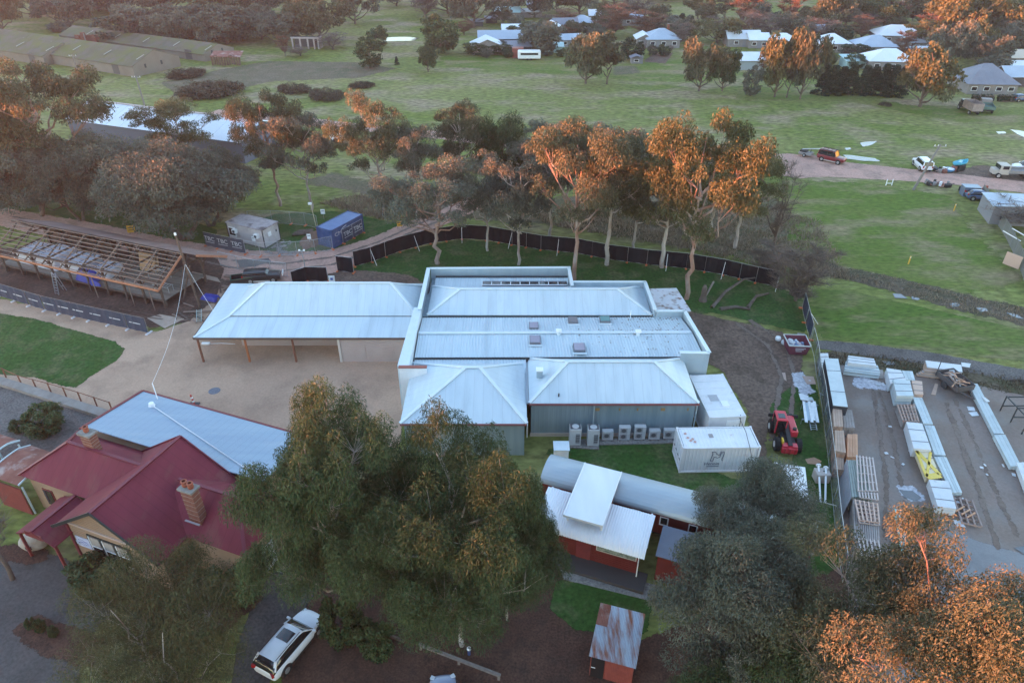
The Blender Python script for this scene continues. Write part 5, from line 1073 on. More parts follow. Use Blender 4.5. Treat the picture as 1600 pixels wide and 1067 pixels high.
def fence(label, pts, mat, h=2.0, every=2.4, feet=ORANGE_P, braces=0, text=None, name='site_fence', group=None, side=1, rail=STEEL, text_size=.6, foot_len=.7, gap=.12):
    pts = [Vector(p) for p in pts]; t = thing(name, label, 'fence', pts[0], 0, group); off = tuple(pts[0]); q = [pts[0]]
    for a_, b_ in zip(pts, pts[1:]):
        n = max(1, round((b_ - a_).length / every)); q += [a_.lerp(b_, (i + 1) / n) for i in range(n)]
    for i, p in enumerate(q):
        mb = MB(); mb.tube(p, p + Vector((0, 0, h)), .03, .03, 6); mb.build('post', rail, t, off=off)
        d = (q[min(i + 1, len(q) - 1)] - q[max(i - 1, 0)]).normalized(); nrm = Vector((d.y, -d.x, 0)) * side; ang = math.atan2(nrm.y, nrm.x)
        if feet: mb = MB(); mb.box(p + Vector((0, 0, .07)), (foot_len, .24, .14), ang); bevel(mb.build('foot', feet, t, off=off), .03)
        if braces and i % braces == 1: mb = MB(); mb.tube(p + Vector((0, 0, h * .85)), p + nrm * 1.3 + Vector((0, 0, .05)), .03, .03, 6); mb.build('brace', WHITE, t, off=off)
    for i, (a_, b_) in enumerate(zip(q, q[1:])):
        d = (b_ - a_).normalized(); nrm = Vector((d.y, -d.x, 0)) * side; z0, z1 = Vector((0, 0, gap)), Vector((0, 0, h - .03)); mb = MB(); n = 5; base = 0
        for j in range(n + 1):
            s = a_.lerp(b_, j / n) + nrm * (.04 + .05 * math.sin(j * 2.1 + i)); mb.v += [tuple(s + z0), tuple(s + z1)]
        for j in range(n): mb.f.append([2 * j, 2 * j + 2, 2 * j + 3, 2 * j + 1]); mb.mi.append(0)
        pn = mb.build('panel', mat, t, off=off)
        for z in (.1, h): mb = MB(); mb.tube(a_ + Vector((0, 0, z)), b_ + Vector((0, 0, z)), .022, .022, 5, False); mb.build('rail', rail, t, off=off)
        if text:
            c = (a_ + b_) / 2 + nrm * .13; ang = math.atan2(d.y, d.x) if nrm.y < 0 else math.atan2(-d.y, -d.x)
            if text == 'dashes':
                for s0, w_ in ((-.62, .34), (.18, 1.0)):
                    mb = MB(); o_ = Vector((math.cos(ang), math.sin(ang), 0)); mb.beam(c + o_ * (s0 - w_ / 2) + Vector((0, 0, h * .58)), c + o_ * (s0 + w_ / 2) + Vector((0, 0, h * .58)), .012, .11); mb.build('print_line', LETW, t, off=off)
            else:
                lettering(text, text_size, LETW, t, c - pts[0] + Vector((0, 0, h * .62)), (R(90), 0, ang), sx=1.15)
                mb = MB(); o_ = Vector((math.cos(ang), math.sin(ang), 0)); mb.beam(c - o_ * .75 + Vector((0, 0, h * .38)), c + o_ * .75 + Vector((0, 0, h * .38)), .01, .06); mb.build('print_line', LETW, t, off=off)
    return t
fence('long black shadecloth fence curving behind the hall', atl([(554, 417), (581, 410), (624, 394), (672, 381), (722, 374), (760, 376), (800, 383), (845, 391), (900, 396), (950, 406), (1010, 414), (1072, 420), (1130, 430), (1180, 442), (1214, 449)]), SHADE, 2.1, braces=3, side=1)
fence('single black shadecloth panel at the track gate', atl([(528, 424), (553, 427)]), SHADE, 2.1, side=1)
fence('black shadecloth panels behind the verandah roof ridge', atl([(458, 447), (481, 439), (513, 440)]), SHADE, 1.9, side=1)
fence('dark shadecloth fence running down the east side of the lawn', atl([(1253, 482), (1258, 505), (1265, 532)]), NAVY, 2.0, side=-1, braces=2)
fence('see through green mesh fence between lawn and storage yard', atl([(1266, 536), (1272, 560), (1275, 585), (1282, 622), (1290, 685), (1297, 745), (1305, 830), (1316, 910)]), GREENMESH, 1.9, every=2.6, side=-1, feet=None)
k6 = 6.4; g_ = lambda x, y: at(x / k6, 440 + y / k6)
fence('navy printed banner fence in front of the goods shed', [at(-30, 446), g_(0, 150), g_(460, 290), g_(900, 390), g_(1490, 520)], NAVY, 1.9, text='dashes', feet=M('white_foot', (.62, .58, .60), rough=.6), foot_len=.9, side=1, rail=M('dull_pipe', (.22, .20, .20), rough=.6))
fence('three panel printed banner fence before the site office', [f_(70, 355), f_(170, 378), f_(290, 402), f_(412, 425)], mesh_mat('office_banner', (.05, .055, .085), .82), 2.0, text='TBC', text_size=.8, every=9)
fence('two panel printed banner fence against the blue container', [f_(1250, 338), f_(1335, 290), f_(1420, 243)], mesh_mat('thin_banner', (.055, .07, .12), .75), 2.0, text='TBC', text_size=.8, every=9)
fence('open wire fence round the site cabins', [f_(412, 428), f_(540, 448), f_(700, 440), f_(855, 437), f_(1010, 420), f_(1160, 388)], WIRE, 1.9, every=2.6)
fence('open wire fence behind the site cabins', [f_(440, 165), f_(640, 160), f_(800, 170), f_(925, 182), f_(1030, 205)], WIRE, 1.9, every=2.6)
fence('faint wire fence across the site track by the shed', atl([(345, 415), (400, 428), (450, 433)]), WIRE, 1.9, feet=None)
for i, (x, y, w_) in enumerate(((495, 345, .55), (965, 325, .5), (1083, 108, .6))):
    p = f_(x, y + 20, 0); t = thing('safety_notice', ['white notice on the wire fence left of the slab', 'white notice on the wire fence by the soil heap', 'white notice on the wire fence behind the blue container'][i], 'notice', p); MB().box((0, -.05, 1.2), (w_, .03, .7)).build('board', WHITE, t); MB().box((0, -.07, 1.3), (w_ * .7, .01, .08)).build('print_line', INK, t); MB().tube((0, 0, 0), (0, 0, 1.5), .025, .025, 6).build('post', STEEL, t)
p = at(480, 440); p = at(481, 436); t = thing('lamp_pole', 'thin grey pole with small lamps behind the verandah roof', 'pole', p); h = height(481, 436, 392); MB().tube((0, 0, 0), (-.15, 0, h), .06, .05, 8).build('pole', STEEL, t); MB().box((-.15, 0, h), (.7, .08, .06)).build('cross_arm', STEEL, t)
for dx in (-.4, .15): MB().box((dx, -.05, h + .1), (.2, .15, .16)).build('lamp', WHITE, t)
p = f_(1020, 205); t = thing('lamp_pole', 'cream pole with white floodlight beside the blue container', 'pole', p); MB().tube((0, 0, 0), (-.3, 0, 3.6), .06, .05, 8).build('pole', M('cream_post', (.50, .45, .33), rough=.6), t); MB().box((-.35, -.1, 3.65), (.45, .3, .25)).build('lamp', WHITE, t)
p = at(520, 447); t = thing('barrier_board', 'small white board on feet behind the verandah ridge', 'board', p); MB().box((0, 0, .9), (.7, .06, .9)).build('board', WHITE, t); MB().box((0, 0, .05), (.8, .5, .08)).build('foot', GUTTER, t); MB().box((0, -.035, .95), (.3, .02, .3)).build('symbol', M('blue_symbol', (.08, .14, .4), rough=.6), t)
# yellow warning boards on the track
YEL = M('warning_yellow', (.62, .30, .02), rough=.6)
for u, v, lab, w_ in ((207, 366, 'yellow warning board beside the track above the goods shed', 1.0), (625, 358, 'orange yellow warning board beside the track near the gums', .7)):
    p = at(u, v); t = thing('warning_board', lab, 'sign', p, .25); m_ = Matrix.Rotation(R(-12), 3, 'X'); MB().box((0, 0, .75), (w_, .04, w_ * .95), 0, m_).build('board', YEL, t)
    for z in (.92, .62): MB().box((0, -.045 if z < .8 else -.0, z), (w_ * .75, .03, .08), 0, m_).build('print_line', GUTTER, t)
    MB().beam((-.3, .1, 0), (-.2, .05, .8), .04, .04).build('leg', GUTTER, t); MB().beam((.3, .1, 0), (.2, .05, .8), .04, .04).build('leg', GUTTER, t)
# red and white barrier post, drain lid, cable in the court
p = at(304, 632); t = thing('bollard', 'red and white plastic bollard on a grey foot in the court', 'bollard', p); MB().box((0, 0, .06), (.9, .45, .12)).build('foot', GUTTER, t)
for j in range(5): MB().tube((-.02 * j, 0, .1 + j * .2), (-.02 * (j + 1), 0, .3 + j * .2), .09, .085, 10).build('band', (M('signal_red', (.42, .04, .03), rough=.5), WHITE)[j % 2], t)
p = at(335, 611); mb = MB(); mb.lathe([(.0, .06), (.5, .06), (.55, .03)], p, 18); solo(mb, 'drain_lid', M('dark_iron', (.10, .11, .14), (.15, .16, .19), scale=5, rough=.5), 'round dark drain lid set in the sandy court', 'drain lid', tuple(p))
p = at(322, 538); t = thing('cable_reel', 'white hose fitting on the ground under the verandah corner', 'hose', p); MB().box((0, 0, .1), (.8, .25, .2)).build('box', WHITE, t); mb = MB(); mb.path([Vector((.4, 0, .08)), Vector((1.5, .15, .04)), Vector((3.0, .0, .04))], .03, 5); mb.build('hose', WHITE, t)
for i, (u, v) in enumerate(((208, 549), (34, 559))): pass
# ================================================================== STORAGE YARD
PLANK = M('raw_planks', (.36, .25, .19), (.42, .30, .24), scale=1.5, rough=.85, rand=.12); PLANK_G = M('grey_planks', (.24, .21, .20), (.30, .27, .26), scale=1.5, rough=.85, rand=.12); PLANK_O = M('fresh_planks', (.46, .25, .15), (.52, .30, .20), scale=1.5, rough=.8, rand=.12)
SHEETW = M('white_sheets', (.50, .52, .55), (.58, .60, .62), scale=1, rough=.55, c3=(.38, .39, .41), s3=1.0, t3=.66); SHEETC = M('pale_panels', (.40, .46, .49), (.46, .52, .54), scale=1, rough=.55, rand=.12, c3=(.32, .35, .37), s3=.8, t3=.64); SHEETP = M('peach_sheet', (.55, .38, .30), rough=.7); DKWRAP = M('dark_wrap', (.03, .034, .045), rough=.5)
TEAL = M('teal_board', (.20, .48, .46), rough=.6); YWRAP = M('yellow_wrap', (.58, .40, .04), (.66, .48, .10), scale=2, rough=.4, bump=.03, bscale=4)
def pack(name, label, cat, px, z, layers, strips, mat, z0=.1, bearers=True, group=None, gap=.02, topmat=None, jit=.03):
    """stack of boards or sheets on bearers; px = top corners (far-left, far-right, near-right, near-left) at height z"""
    q = [at(u, v, 0 + z) for u, v in px]; c = sum(q, Vector()) / 4; c.z = 0; t = thing(name, label, cat, c, 0, group); off = tuple(c); rd = random.Random(str(px)); th = (z - z0) / layers
    for l in range(layers):
        for s in range(strips):
            a0, a1 = s / strips + gap / 2, (s + 1) / strips - gap / 2; j = rd.uniform(-jit, jit); d = (q[3] - q[0]).normalized() * j
            A, B, C_, D = (q[0].lerp(q[1], a0) + d, q[0].lerp(q[1], a1) + d, q[3].lerp(q[2], a1) + d, q[3].lerp(q[2], a0) + d); zz = z0 + l * th
            mb = MB(); mb.hexa([(p.x, p.y, zz + .012) for p in (D, C_, B, A)], [(p.x, p.y, zz + th) for p in (D, C_, B, A)])
            mb.build('board' if strips > 1 else 'sheet', (topmat if topmat and l == layers - 1 else mat), t, off=off)
    if strips == 1 and z > .3:
        for f_ in (.28, .72): mb = MB(); mb.beam(q[0].lerp(q[3], f_) + Vector((0, 0, .012)), q[1].lerp(q[2], f_) + Vector((0, 0, .012)), .06, .02); mb.build('strap', STEEL if mat is DKWRAP else M('strap_grey', (.16, .17, .19), rough=.6), t, off=off)
    if bearers:
        for f_ in (.15, .5, .85): a_, b_ = q[0].lerp(q[3], f_), q[1].lerp(q[2], f_); mb = MB(); mb.beam((a_.x, a_.y, z0 / 2), (b_.x, b_.y, z0 / 2), .1, z0); mb.build('bearer', OLD, t, off=off)
    return t
def slatted(name, label, px, z, n_long, n_cross, mat, th=.06, base=None, group=None):
    q = [at(u, v, z) for u, v in px]; c = sum(q, Vector()) / 4; c.z = z if base is None else base; t = thing(name, label, 'pallet', c, 0, group); off = tuple(c)
    for i in range(n_long): f_ = i / (n_long - 1); mb = MB(); mb.beam(q[0].lerp(q[1], f_), q[3].lerp(q[2], f_), .10, th); mb.build('slat', mat, t, off=off)
    for i in range(n_cross): f_ = (i + .1) / (n_cross - .8); f_ = min(1, f_); mb = MB(); mb.beam(q[0].lerp(q[3], f_) - Vector((0, 0, th)), q[1].lerp(q[2], f_) - Vector((0, 0, th)), .09, th * .95); mb.build('bearer', mat, t, off=off)
    return t
yg = 'material stacks in the storage yard'
pack('panel_stack', 'tall dark wrapped stack with pale top along the yard fence', 'stack', [(1288.4, 560), (1310, 561), (1325, 636), (1301.6, 633.7)], 1.9, 1, 1, DKWRAP, topmat=None, group=yg)
pack('panel_stack', 'thin pale sheet lying on the tall dark stack', 'sheet', [(1288.4, 559.4), (1310, 560.4), (1325, 635.4), (1301.6, 633)], 1.96, 1, 1, SHEETC, z0=1.905, bearers=False)
pack('panel_stack', 'small white stack behind the tall dark stack', 'stack', [(1281, 552), (1294, 552), (1297, 572), (1283, 574)], 1.1, 4, 1, SHEETW, group=yg)
pack('timber_stack', 'brown plank stack beside the fence below the dark stack', 'timber', [(1301, 636.5), (1315.4, 637), (1318, 666.6), (1302.8, 666)], 1.6, 6, 4, PLANK, group=yg)
pack('timber_stack', 'low grey plank stack right of the brown one', 'timber', [(1316.3, 639), (1331.5, 640.4), (1336.2, 668.3), (1318.8, 667.4)], 1.0, 4, 4, PLANK_G, group=yg)
pack('timber_stack', 'tall fresh orange plank stack beside the fence', 'timber', [(1304.5, 671.6), (1318.5, 672.5), (1321.9, 707), (1305, 703.7)], 1.6, 7, 4, PLANK_O, group=yg, topmat=PLANK)
pack('timber_stack', 'low fresh orange plank stack right of the tall one', 'timber', [(1324, 677.5), (1340, 678.4), (1340.8, 714), (1323.4, 713)], .9, 4, 4, PLANK_O, group=yg)
pack('timber_stack', 'dark end grain stack under the orange planks', 'timber', [(1303, 712), (1318, 713), (1319, 734), (1303, 732)], 1.0, 4, 4, PLANK, group=yg)
GREYTARP = M('grey_tarp', (.26, .27, .31), (.32, .33, .37), scale=1, rough=.6, bump=.02, bscale=3)
pack('iron_stack', 'green grey stack with slanted tarpaulin side by the fence', 'stack', [(1324, 718.4), (1348, 718.4), (1366, 776), (1331, 776)], 1.5, 3, 8, M('green_iron', (.22, .26, .24), (.28, .31, .29), scale=2, rough=.6), group=yg)
q = [at(1324, 718, 1.5), at(1331, 777, 1.5), at(1316, 808, .05), at(1312, 745, .05)]; mb = MB(); mb.poly_slab([p + Vector((-.06, 0, .02)) for p in q], .03); solo(mb, 'tarpaulin', GREYTARP, 'grey tarpaulin sheet hanging over the fence side of the stack', 'tarpaulin', tuple(q[3]))
pack('iron_stack', 'grey weathered board stack nearest the orange gum', 'stack', [(1332, 778), (1372, 788), (1376, 860), (1336, 856)], 1.3, 3, 12, PLANK_G, group=yg)
slatted('pallet', 'long open slatted frame on top of the green grey stack', [(1338.5, 711), (1363.5, 714.7), (1371, 767), (1341.5, 767)], 1.70, 6, 5, M('pale_pallet', (.42, .35, .33), (.5, .42, .40), scale=3, rough=.8), base=1.5)
slatted('pallet', 'short slatted frame end below the long one', [(1342.5, 768), (1370.6, 770), (1372, 781), (1344, 777)], 1.62, 7, 2, M('pale_pallet', (.4, .35, .33)), base=1.5)
slatted('pallet', 'square slatted pallet on the grey board stack', [(1336, 780), (1371, 786), (1374, 816), (1343, 812)], 1.62, 6, 6, M('pink_pallet', (.48, .33, .27), (.54, .39, .33), scale=3, rough=.8), base=1.3)
slatted('pallet', 'second slatted pallet just under the square one', [(1336, 784), (1370, 789), (1374, 820), (1343, 816)], 1.46, 5, 5, M('pale_pallet', (.4, .35, .33)), base=1.3)
slatted('pallet', 'ladder like slatted pallet half hidden by orange leaves', [(1341, 839), (1372, 844), (1378, 872), (1347, 868)], 1.42, 6, 2, M('pale_pallet', (.4, .35, .33)), base=1.3)
# plasterboard along the north edge
pack('plasterboard_stack', 'white plasterboard stack at the yard north end', 'stack', [(1325, 555), (1366, 560), (1370, 571), (1325, 566)], 1.1, 9, 1, SHEETW, group=yg, jit=.07)
pack('plasterboard_stack', 'lower pale board stack in front of the plasterboard', 'stack', [(1321, 565), (1372, 572), (1376, 584), (1319, 577)], .7, 5, 1, SHEETC, group=yg, jit=.15)
pack('plasterboard_stack', 'flat board base under the plasterboard stacks', 'sheet', [(1312, 570), (1380, 578), (1382, 592), (1314, 582)], .09, 1, 1, PLANK_G, z0=.05, bearers=False)
# centre row
mid_row = 'material stacks in the storage yard'
for lab, px, z, nl, ns, mt in (
    ('white block stack at the far end of the middle row', [(1385, 575), (1408, 578.5), (1416, 594), (1391, 600)], 1.0, 6, 1, SHEETW),
    ('pale blue stack right of the far white block', [(1409, 578.5), (1426, 580), (1430, 594), (1415, 593)], .7, 3, 3, SHEETC),
    ('pale bluish square stack in the middle row', [(1395, 592), (1422, 594), (1428, 618), (1401, 618)], 1.25, 7, 1, SHEETC),
    ('peach board stack right of the square stack', [(1424, 593.5), (1441, 596), (1443, 616.5), (1429, 616)], .65, 3, 1, SHEETP),
    ('blue grey panel bundle beside the open pallet', [(1426, 620), (1441, 621), (1458, 662), (1442.5, 661)], .6, 3, 3, SHEETC),
    ('big clean white stack in the middle row', [(1416, 659), (1441, 661.5), (1455.7, 703), (1427.5, 700.5)], 1.0, 5, 1, SHEETW),
    ('ridged pale bundle right of the clean white stack', [(1444, 664), (1460, 665), (1478, 711), (1460, 710)], .5, 3, 3, SHEETC),
    ('long ridged pale bundle beside the yellow wrapped stack', [(1459, 713), (1479, 714), (1503.7, 769), (1486, 769)], .5, 3, 4, SHEETC),
    ('grime marked white stack at the near end of the middle row', [(1451, 749), (1482.5, 751.5), (1495, 795), (1465, 791)], .8, 5, 1, SHEETW),
    ('long white beams along the east side, far length', [(1512.5, 598), (1527.5, 599.5), (1569, 677), (1553, 677)], .5, 2, 3, SHEETC),
    ('long white beams along the east side, near length', [(1553, 679), (1571, 679), (1596, 728), (1579, 728)], .5, 2, 3, SHEETC),
    ('white beams at the right picture edge', [(1588, 722), (1612, 722), (1650, 780), (1612, 785)], .6, 2, 3, SHEETW)):
    pack('panel_stack', lab, 'stack', px, z, nl, ns, mt, group=mid_row)
t = pack('yellow_stack', 'stack wrapped in torn yellow plastic', 'stack', [(1432.5, 705), (1453.7, 706.5), (1468.7, 741), (1448.7, 744.5)], .72, 2, 1, M('cream_sheet', (.62, .52, .36), rough=.6), group=mid_row)
off = tuple(t.location); q = [at(u, v, .74) for u, v in [(1432, 704), (1454, 706), (1469, 742), (1448, 745)]]
for a_, b_, w_ in ((0, 2, .35), (0, 3, .25), (2, 3, .6), (1, 3, .22)): mb = MB(); mb.beam(q[a_], q[b_], w_, .06); bevel(mb.build('wrapping', YWRAP, t, off=off), .03)
slatted('pallet', 'brown slatted pallet pile between two pale stacks', [(1402, 631.5), (1427.5, 631.5), (1435.7, 659), (1411, 657)], .95, 6, 6, M('brown_pallet', (.30, .20, .16), (.38, .28, .24), scale=3, rough=.85), base=.05)
pack('timber_stack', 'pale board base under the brown slatted pallet', 'timber', [(1402, 633), (1428, 633), (1436, 661), (1411, 659)], .8, 4, 6, PLANK_G, group=mid_row)
t = slatted('lattice_crate', 'flat rusty lattice frame on the ground by the near stack', [(1489.7, 776), (1518.3, 781), (1534, 822), (1503, 815)], .3, 4, 6, M('rusty_lattice', (.26, .19, .17), (.34, .26, .24), scale=3, rough=.8), th=.12, base=0)
for u, v in ((1500, 795), (1509, 800), (1517, 805)): p = at(u, v, .35); MB().box((p.x, p.y, .38), (1.0, .1, .08), .5).build('offcut', PLANK_O, t, off=tuple(t.location))
pack('teal_beam', 'long teal edged board pile lying near the wet seal', 'timber', [(1397.7, 794.7), (1408, 796.4), (1419.6, 861), (1408.7, 861)], .4, 2, 2, M('grey_teal', (.36, .42, .42), (.42, .48, .48), scale=1.5, rough=.7), bearers=False)
q = atl([(1397.7, 794.7), (1408.7, 861)], .42); mb = MB(); mb.beam(q[0], q[1], .12, .06); solo(mb, 'teal_plank', TEAL, 'bright teal plank on the edge of the long board pile', 'plank', tuple(q[0]))
for i, v in enumerate((808, 826, 839, 851, 858)):
    a_, b_ = at(1390 + i * 2.4, v, .06), at(1417 + i * 2.2, v + 4, .06); mb = MB(); mb.beam(a_, b_, .1, .1); solo(mb, 'timber_bearer', PLANK, 'short timber bearer under the long board pile, %s from the top' % ['first', 'second', 'third', 'fourth', 'fifth'][i], 'timber', tuple(a_), 'bearers under the long board pile')
def flat_sheet(lab, px, mat, z=.10, name='loose_sheet', th=.03):
    q = atl(px, z); c = sum(q, Vector()) / len(q); c.z = .04; mb = MB(); mb.poly_slab(q, th); return solo(mb, name, mat, lab, 'sheet', tuple(c))
flat_sheet('white sheet on the ground before the rusty lattice', [(1488, 812), (1500, 812), (1509, 823), (1496, 822)], SHEETW)
flat_sheet('upper of two white scraps beside the east beams', [(1511, 635), (1522, 636), (1524, 642), (1513, 641)], SHEETW); flat_sheet('lower of two white scraps beside the east beams', [(1513, 644), (1526, 643), (1530, 649), (1519, 650)], SHEETW, .12)
flat_sheet('pale plank scrap beside the loaded trailer', [(1461, 599), (1466, 600), (1462, 617), (1455, 616)], PLANK); flat_sheet('white plank lying across the east beams', [(1534, 619), (1540, 621), (1547, 627), (1541, 628)], SHEETW, .6)
flat_sheet('plywood square on the grass below the skip bin', [(1253, 587), (1271, 588), (1275, 600), (1261, 600)], M('plywood_pinkish', (.42, .30, .25), rough=.8)); flat_sheet('plywood strip on the dirt below the skip bin', [(1222, 582), (1227, 582), (1229, 595), (1225, 592)], M('plywood_pinkish', (.4, .3, .25)))
flat_sheet('grey board lying behind the trailer load', [(1502, 566), (1517, 568), (1515, 574), (1503, 572)], SHEETW, .5)
rd = random.Random(9)
sc = []
for i in range(26): u, v = rd.choice([(1480, 790), (1400, 720), (1368, 600), (1560, 735), (1420, 660), (1260, 605), (1245, 600)]); sc.append((u + rd.uniform(-30, 30), v + rd.uniform(-14, 14)))
for i, (u, v) in enumerate(sorted(sc)): p = at(u, v); mb = MB(); mb.box((p.x, p.y, .09), (rd.uniform(.15, .4), rd.uniform(.1, .3), .04), rd.random() * 3); solo(mb, 'litter_scrap', SHEETW, 'white scrap of wrapping on the yard ground, %s from the left' % ORD[i], 'litter', (p.x, p.y, .05), 'white scraps littering the yard')
# pale plaster spill patches on the ground
G_SPILL = ground_mat('plaster_spill', [(.42, .42, .46), (.36, .35, .38), (.48, .48, .5)], edge=True, ragged=1.1, fine=4, bump=.01)
for nm, px in (('plaster_spill', [(1330, 592), (1350, 590), (1385, 600), (1390, 612), (1365, 610), (1330, 602)]), ('plaster_spill', [(1235, 582), (1255, 585), (1270, 612), (1255, 625), (1240, 600)]), ('plaster_spill', [(1400, 758), (1425, 762), (1448, 782), (1425, 788), (1405, 775)])): sheet(nm, atl(px), .055, G_SPILL, step=.25, margin=.3)
# loaded trailer, plank heap and sheet
t = thing('timber_heap', 'heap of brown planks under a white sheet at the yard north end', 'timber', at(1450, 580)); off = tuple(t.location)
for j in range(5): a_, b_ = at(1432 + j * 3, 585 - j * 1.5, .15 + j * .12), at(1470 + j * 4, 590 - j * 2, .15 + j * .12); mb = MB(); mb.beam(a_, b_, .35, .12); mb.build('plank', PLANK_G if j % 2 else PLANK, t, off=off)
q = [at(u, v, .9) for u, v in [(1446, 563), (1502, 570), (1504, 581), (1449, 573)]]; mb = MB(); mb.poly_slab(q, .12); mb.build('cover_sheet', SHEETW, t, off=off); mb = MB(); mb.hexa([(p.x, p.y, .02) for p in q], [(p.x, p.y, .76) for p in q]); mb.build('stacked_boards', PLANK, t, off=off)
tr_ = thing('trailer', 'loaded box trailer heaped with timber scraps', 'trailer', at(1488, 604), R(12)); RUSTB = M('dark_trailer', (.07, .065, .07), (.10, .09, .09), scale=3, rough=.7)
MB().box((0, 0, .55), (1.8, 2.8, .1)).build('floor', RUSTB, tr_)
for x in (-.9, .9): MB().box((x, 0, .8), (.05, 2.8, .5)).build('side', RUSTB, tr_); MB().tube((x * 1.12 - .09, 0, .33), (x * 1.12 + .09, 0, .33), .33, .33, 14).build('wheel', GUTTER, tr_)
for y in (-1.4, 1.4): MB().box((0, y, .8), (1.8, .05, .5)).build('end_board', RUSTB, tr_)
MB().beam((-.5, -1.4, .5), (0, -2.6, .45), .07, .08).build('drawbar', RUSTB, tr_); MB().beam((.5, -1.4, .5), (0, -2.6, .45), .07, .08).build('drawbar', RUSTB, tr_); MB().tube((-.95, 1.3, .5), (-.95, 1.3, 2.6), .04, .04, 6).build('upright', RUSTB, tr_)
rd = random.Random(3); t = thing('scrap_load', 'timber scraps heaped in the trailer', 'scrap', (tr_.location.x, tr_.location.y, .62))
for j in range(26): MB().box((rd.uniform(-.6, .6), rd.uniform(-1, 1), .1 + rd.random() * .4), (rd.uniform(.4, 1.3), .12, .06), 0, Matrix.Rotation(rd.random() * 3, 3, 'Z') @ Matrix.Rotation(rd.uniform(-.4, .4), 3, 'Y')).build('offcut', [PLANK, PLANK_O, OLD, SHEETW][j % 4], t)
# black racks at the right edge
t = thing('steel_rack', 'black steel rack at the right edge of the yard', 'rack', at(1600, 660))
for j in range(3):
    for x in (-1.2, 1.2): MB().beam((x, j * 1.6 - 1.6, 0), (x, j * 1.6 - 1.6, 1.7), .08, .08).build('upright', GUTTER, t)
    MB().beam((-1.2, j * 1.6 - 1.6, 1.6), (1.2, j * 1.6 - 1.6, 1.6), .08, .1).build('cross_bar', GUTTER, t); MB().beam((-1.2, j * 1.6 - 1.6, .6), (1.2, j * 1.6 - 1.6, .6), .08, .1).build('cross_bar', GUTTER, t)
for x in (-1.2, 1.2): MB().beam((x, -1.6, 1.65), (x, 1.6, 1.65), .08, .08).build('rail', GUTTER, t)
# skip bin with rubbish
MARB = M('skip_maroon', (.13, .03, .05), (.17, .045, .065), scale=2, rough=.6); t = thing('skip_bin', 'maroon skip bin filled with white rubbish by the fence', 'skip', at(1247, 555) + Vector((0, .9, 0)), R(-4))
q0 = [(-.85, -.9), (.85, -.9), (.95, .9), (-.95, .9)]; q1 = [(-1.05, -1.0), (1.05, -1.0), (1.1, 1.1), (-1.1, 1.1)]
for i in range(4):
    a_, b_, c_, d_ = (*q0[i], .1), (*q0[(i + 1) % 4], .1), (*q1[(i + 1) % 4], 1.15), (*q1[i], 1.15); mb = MB(); mb.add([a_, b_, c_, d_], [(0, 1, 2, 3)]); o = mb.build('side', MARB, t); o.modifiers.new('thick', 'SOLIDIFY').thickness = .05; mb = MB(); mb.beam(d_, c_, .09, .09); mb.build('rim', M('pale_rim', (.50, .52, .50), rough=.5), t)
mb = MB(); mb.prism(q0, .08, .14); mb.build('floor', MARB, t)
for j in range(3): MB().box((.1 - .05 * j, -1.0 + .02 * j, .85 - j * .18), (1.0 - j * .2, .03, .06), 0, Matrix.Rotation(R(5), 3, 'X')).build('print_line', LETW, t)
rr = thing('rubbish_heap', 'white bags and board offcuts heaped in the skip bin', 'rubbish', (t.location.x, t.location.y, .2)); rd = random.Random(6)
for j in range(24): bevel(MB().box((rd.uniform(-.65, .55), rd.uniform(-.6, .6), .2 + rd.random() * .55), (rd.uniform(.3, .8), rd.uniform(.2, .5), rd.uniform(.05, .25)), 0, Matrix.Rotation(rd.random() * 3, 3, 'Z') @ Matrix.Rotation(rd.uniform(-.5, .5), 3, 'Y')).build('offcut', [SHEETW, SHEETW, M('bag_pink', (.45, .36, .37), rough=.6), M('bag_blue', (.16, .22, .34), rough=.5)][j % 4], rr), .03)
t = thing('bin_bag', 'white bags on the ground left of the skip bin', 'bags', at(1222, 537)); 
for j, (x, y, z, r_) in enumerate(((-.4, .3, .45, .3), (.1, -.1, .25, .28), (.35, .0, .5, .26), (.2, -.3, .18, .2))):
    bm = bmesh.new(); bmesh.ops.create_icosphere(bm, subdivisions=2, radius=r_); [setattr(v_, 'co', v_.co * (1 + .2 * math.sin(9 * v_.co.x / r_ + j) * math.sin(7 * v_.co.z / r_))) for v_ in bm.verts]; me_ = bpy.data.meshes.new('bag'); bm.to_mesh(me_); bm.free(); me_.materials.append(SHEETW if j else WHITE); o = link('bag', me_, t); o.location = (x, y, z)
pack('pallet', 'grey pallet leaning behind the skip bin', 'pallet', [(1246, 520), (1258, 521), (1258, 530), (1245, 529)], .6, 2, 4, PLANK_G)
# aluminium planks and ladder, concrete block with two white pipes
t = thing('scaffold_planks', 'bundle of aluminium planks and ladder on trestles by the fence', 'planks', at(1264, 660)); off = tuple(t.location)
for j in range(5): a_, b_ = at(1256 + j * 4, 627 + j % 2 * 2, .7), at(1260 + j * 4.4, 660 - j % 2 * 3, .7); mb = MB(); mb.beam(a_, b_, .25, .07); mb.build('plank', ALU if j != 1 else M('steel_blue', (.30, .38, .46), rough=.4, metal=.5), t, off=off)
for v in (632, 655): a_, b_ = at(1253, v, .55), at(1278, v + 1, .55); mb = MB(); mb.beam(a_, b_, .08, .1); mb.build('trestle_bar', STEEL, t, off=off); [MB().tube((p.x, p.y, 0), (p.x, p.y, .6), .03, .03, 6).build('trestle_leg', STEEL, t, off=off) for p in (a_, b_)]
ladder(t, at(1268, 652, .75), at(1272, 672, .2), .5, 6, off=off); q = [at(u, v, .8) for u, v in ((1248, 614), (1263, 618), (1264, 626), (1251, 624))]; mb = MB(); mb.poly_slab(q, .04); mb.build('pale_sheet', SHEETW, t, off=off)
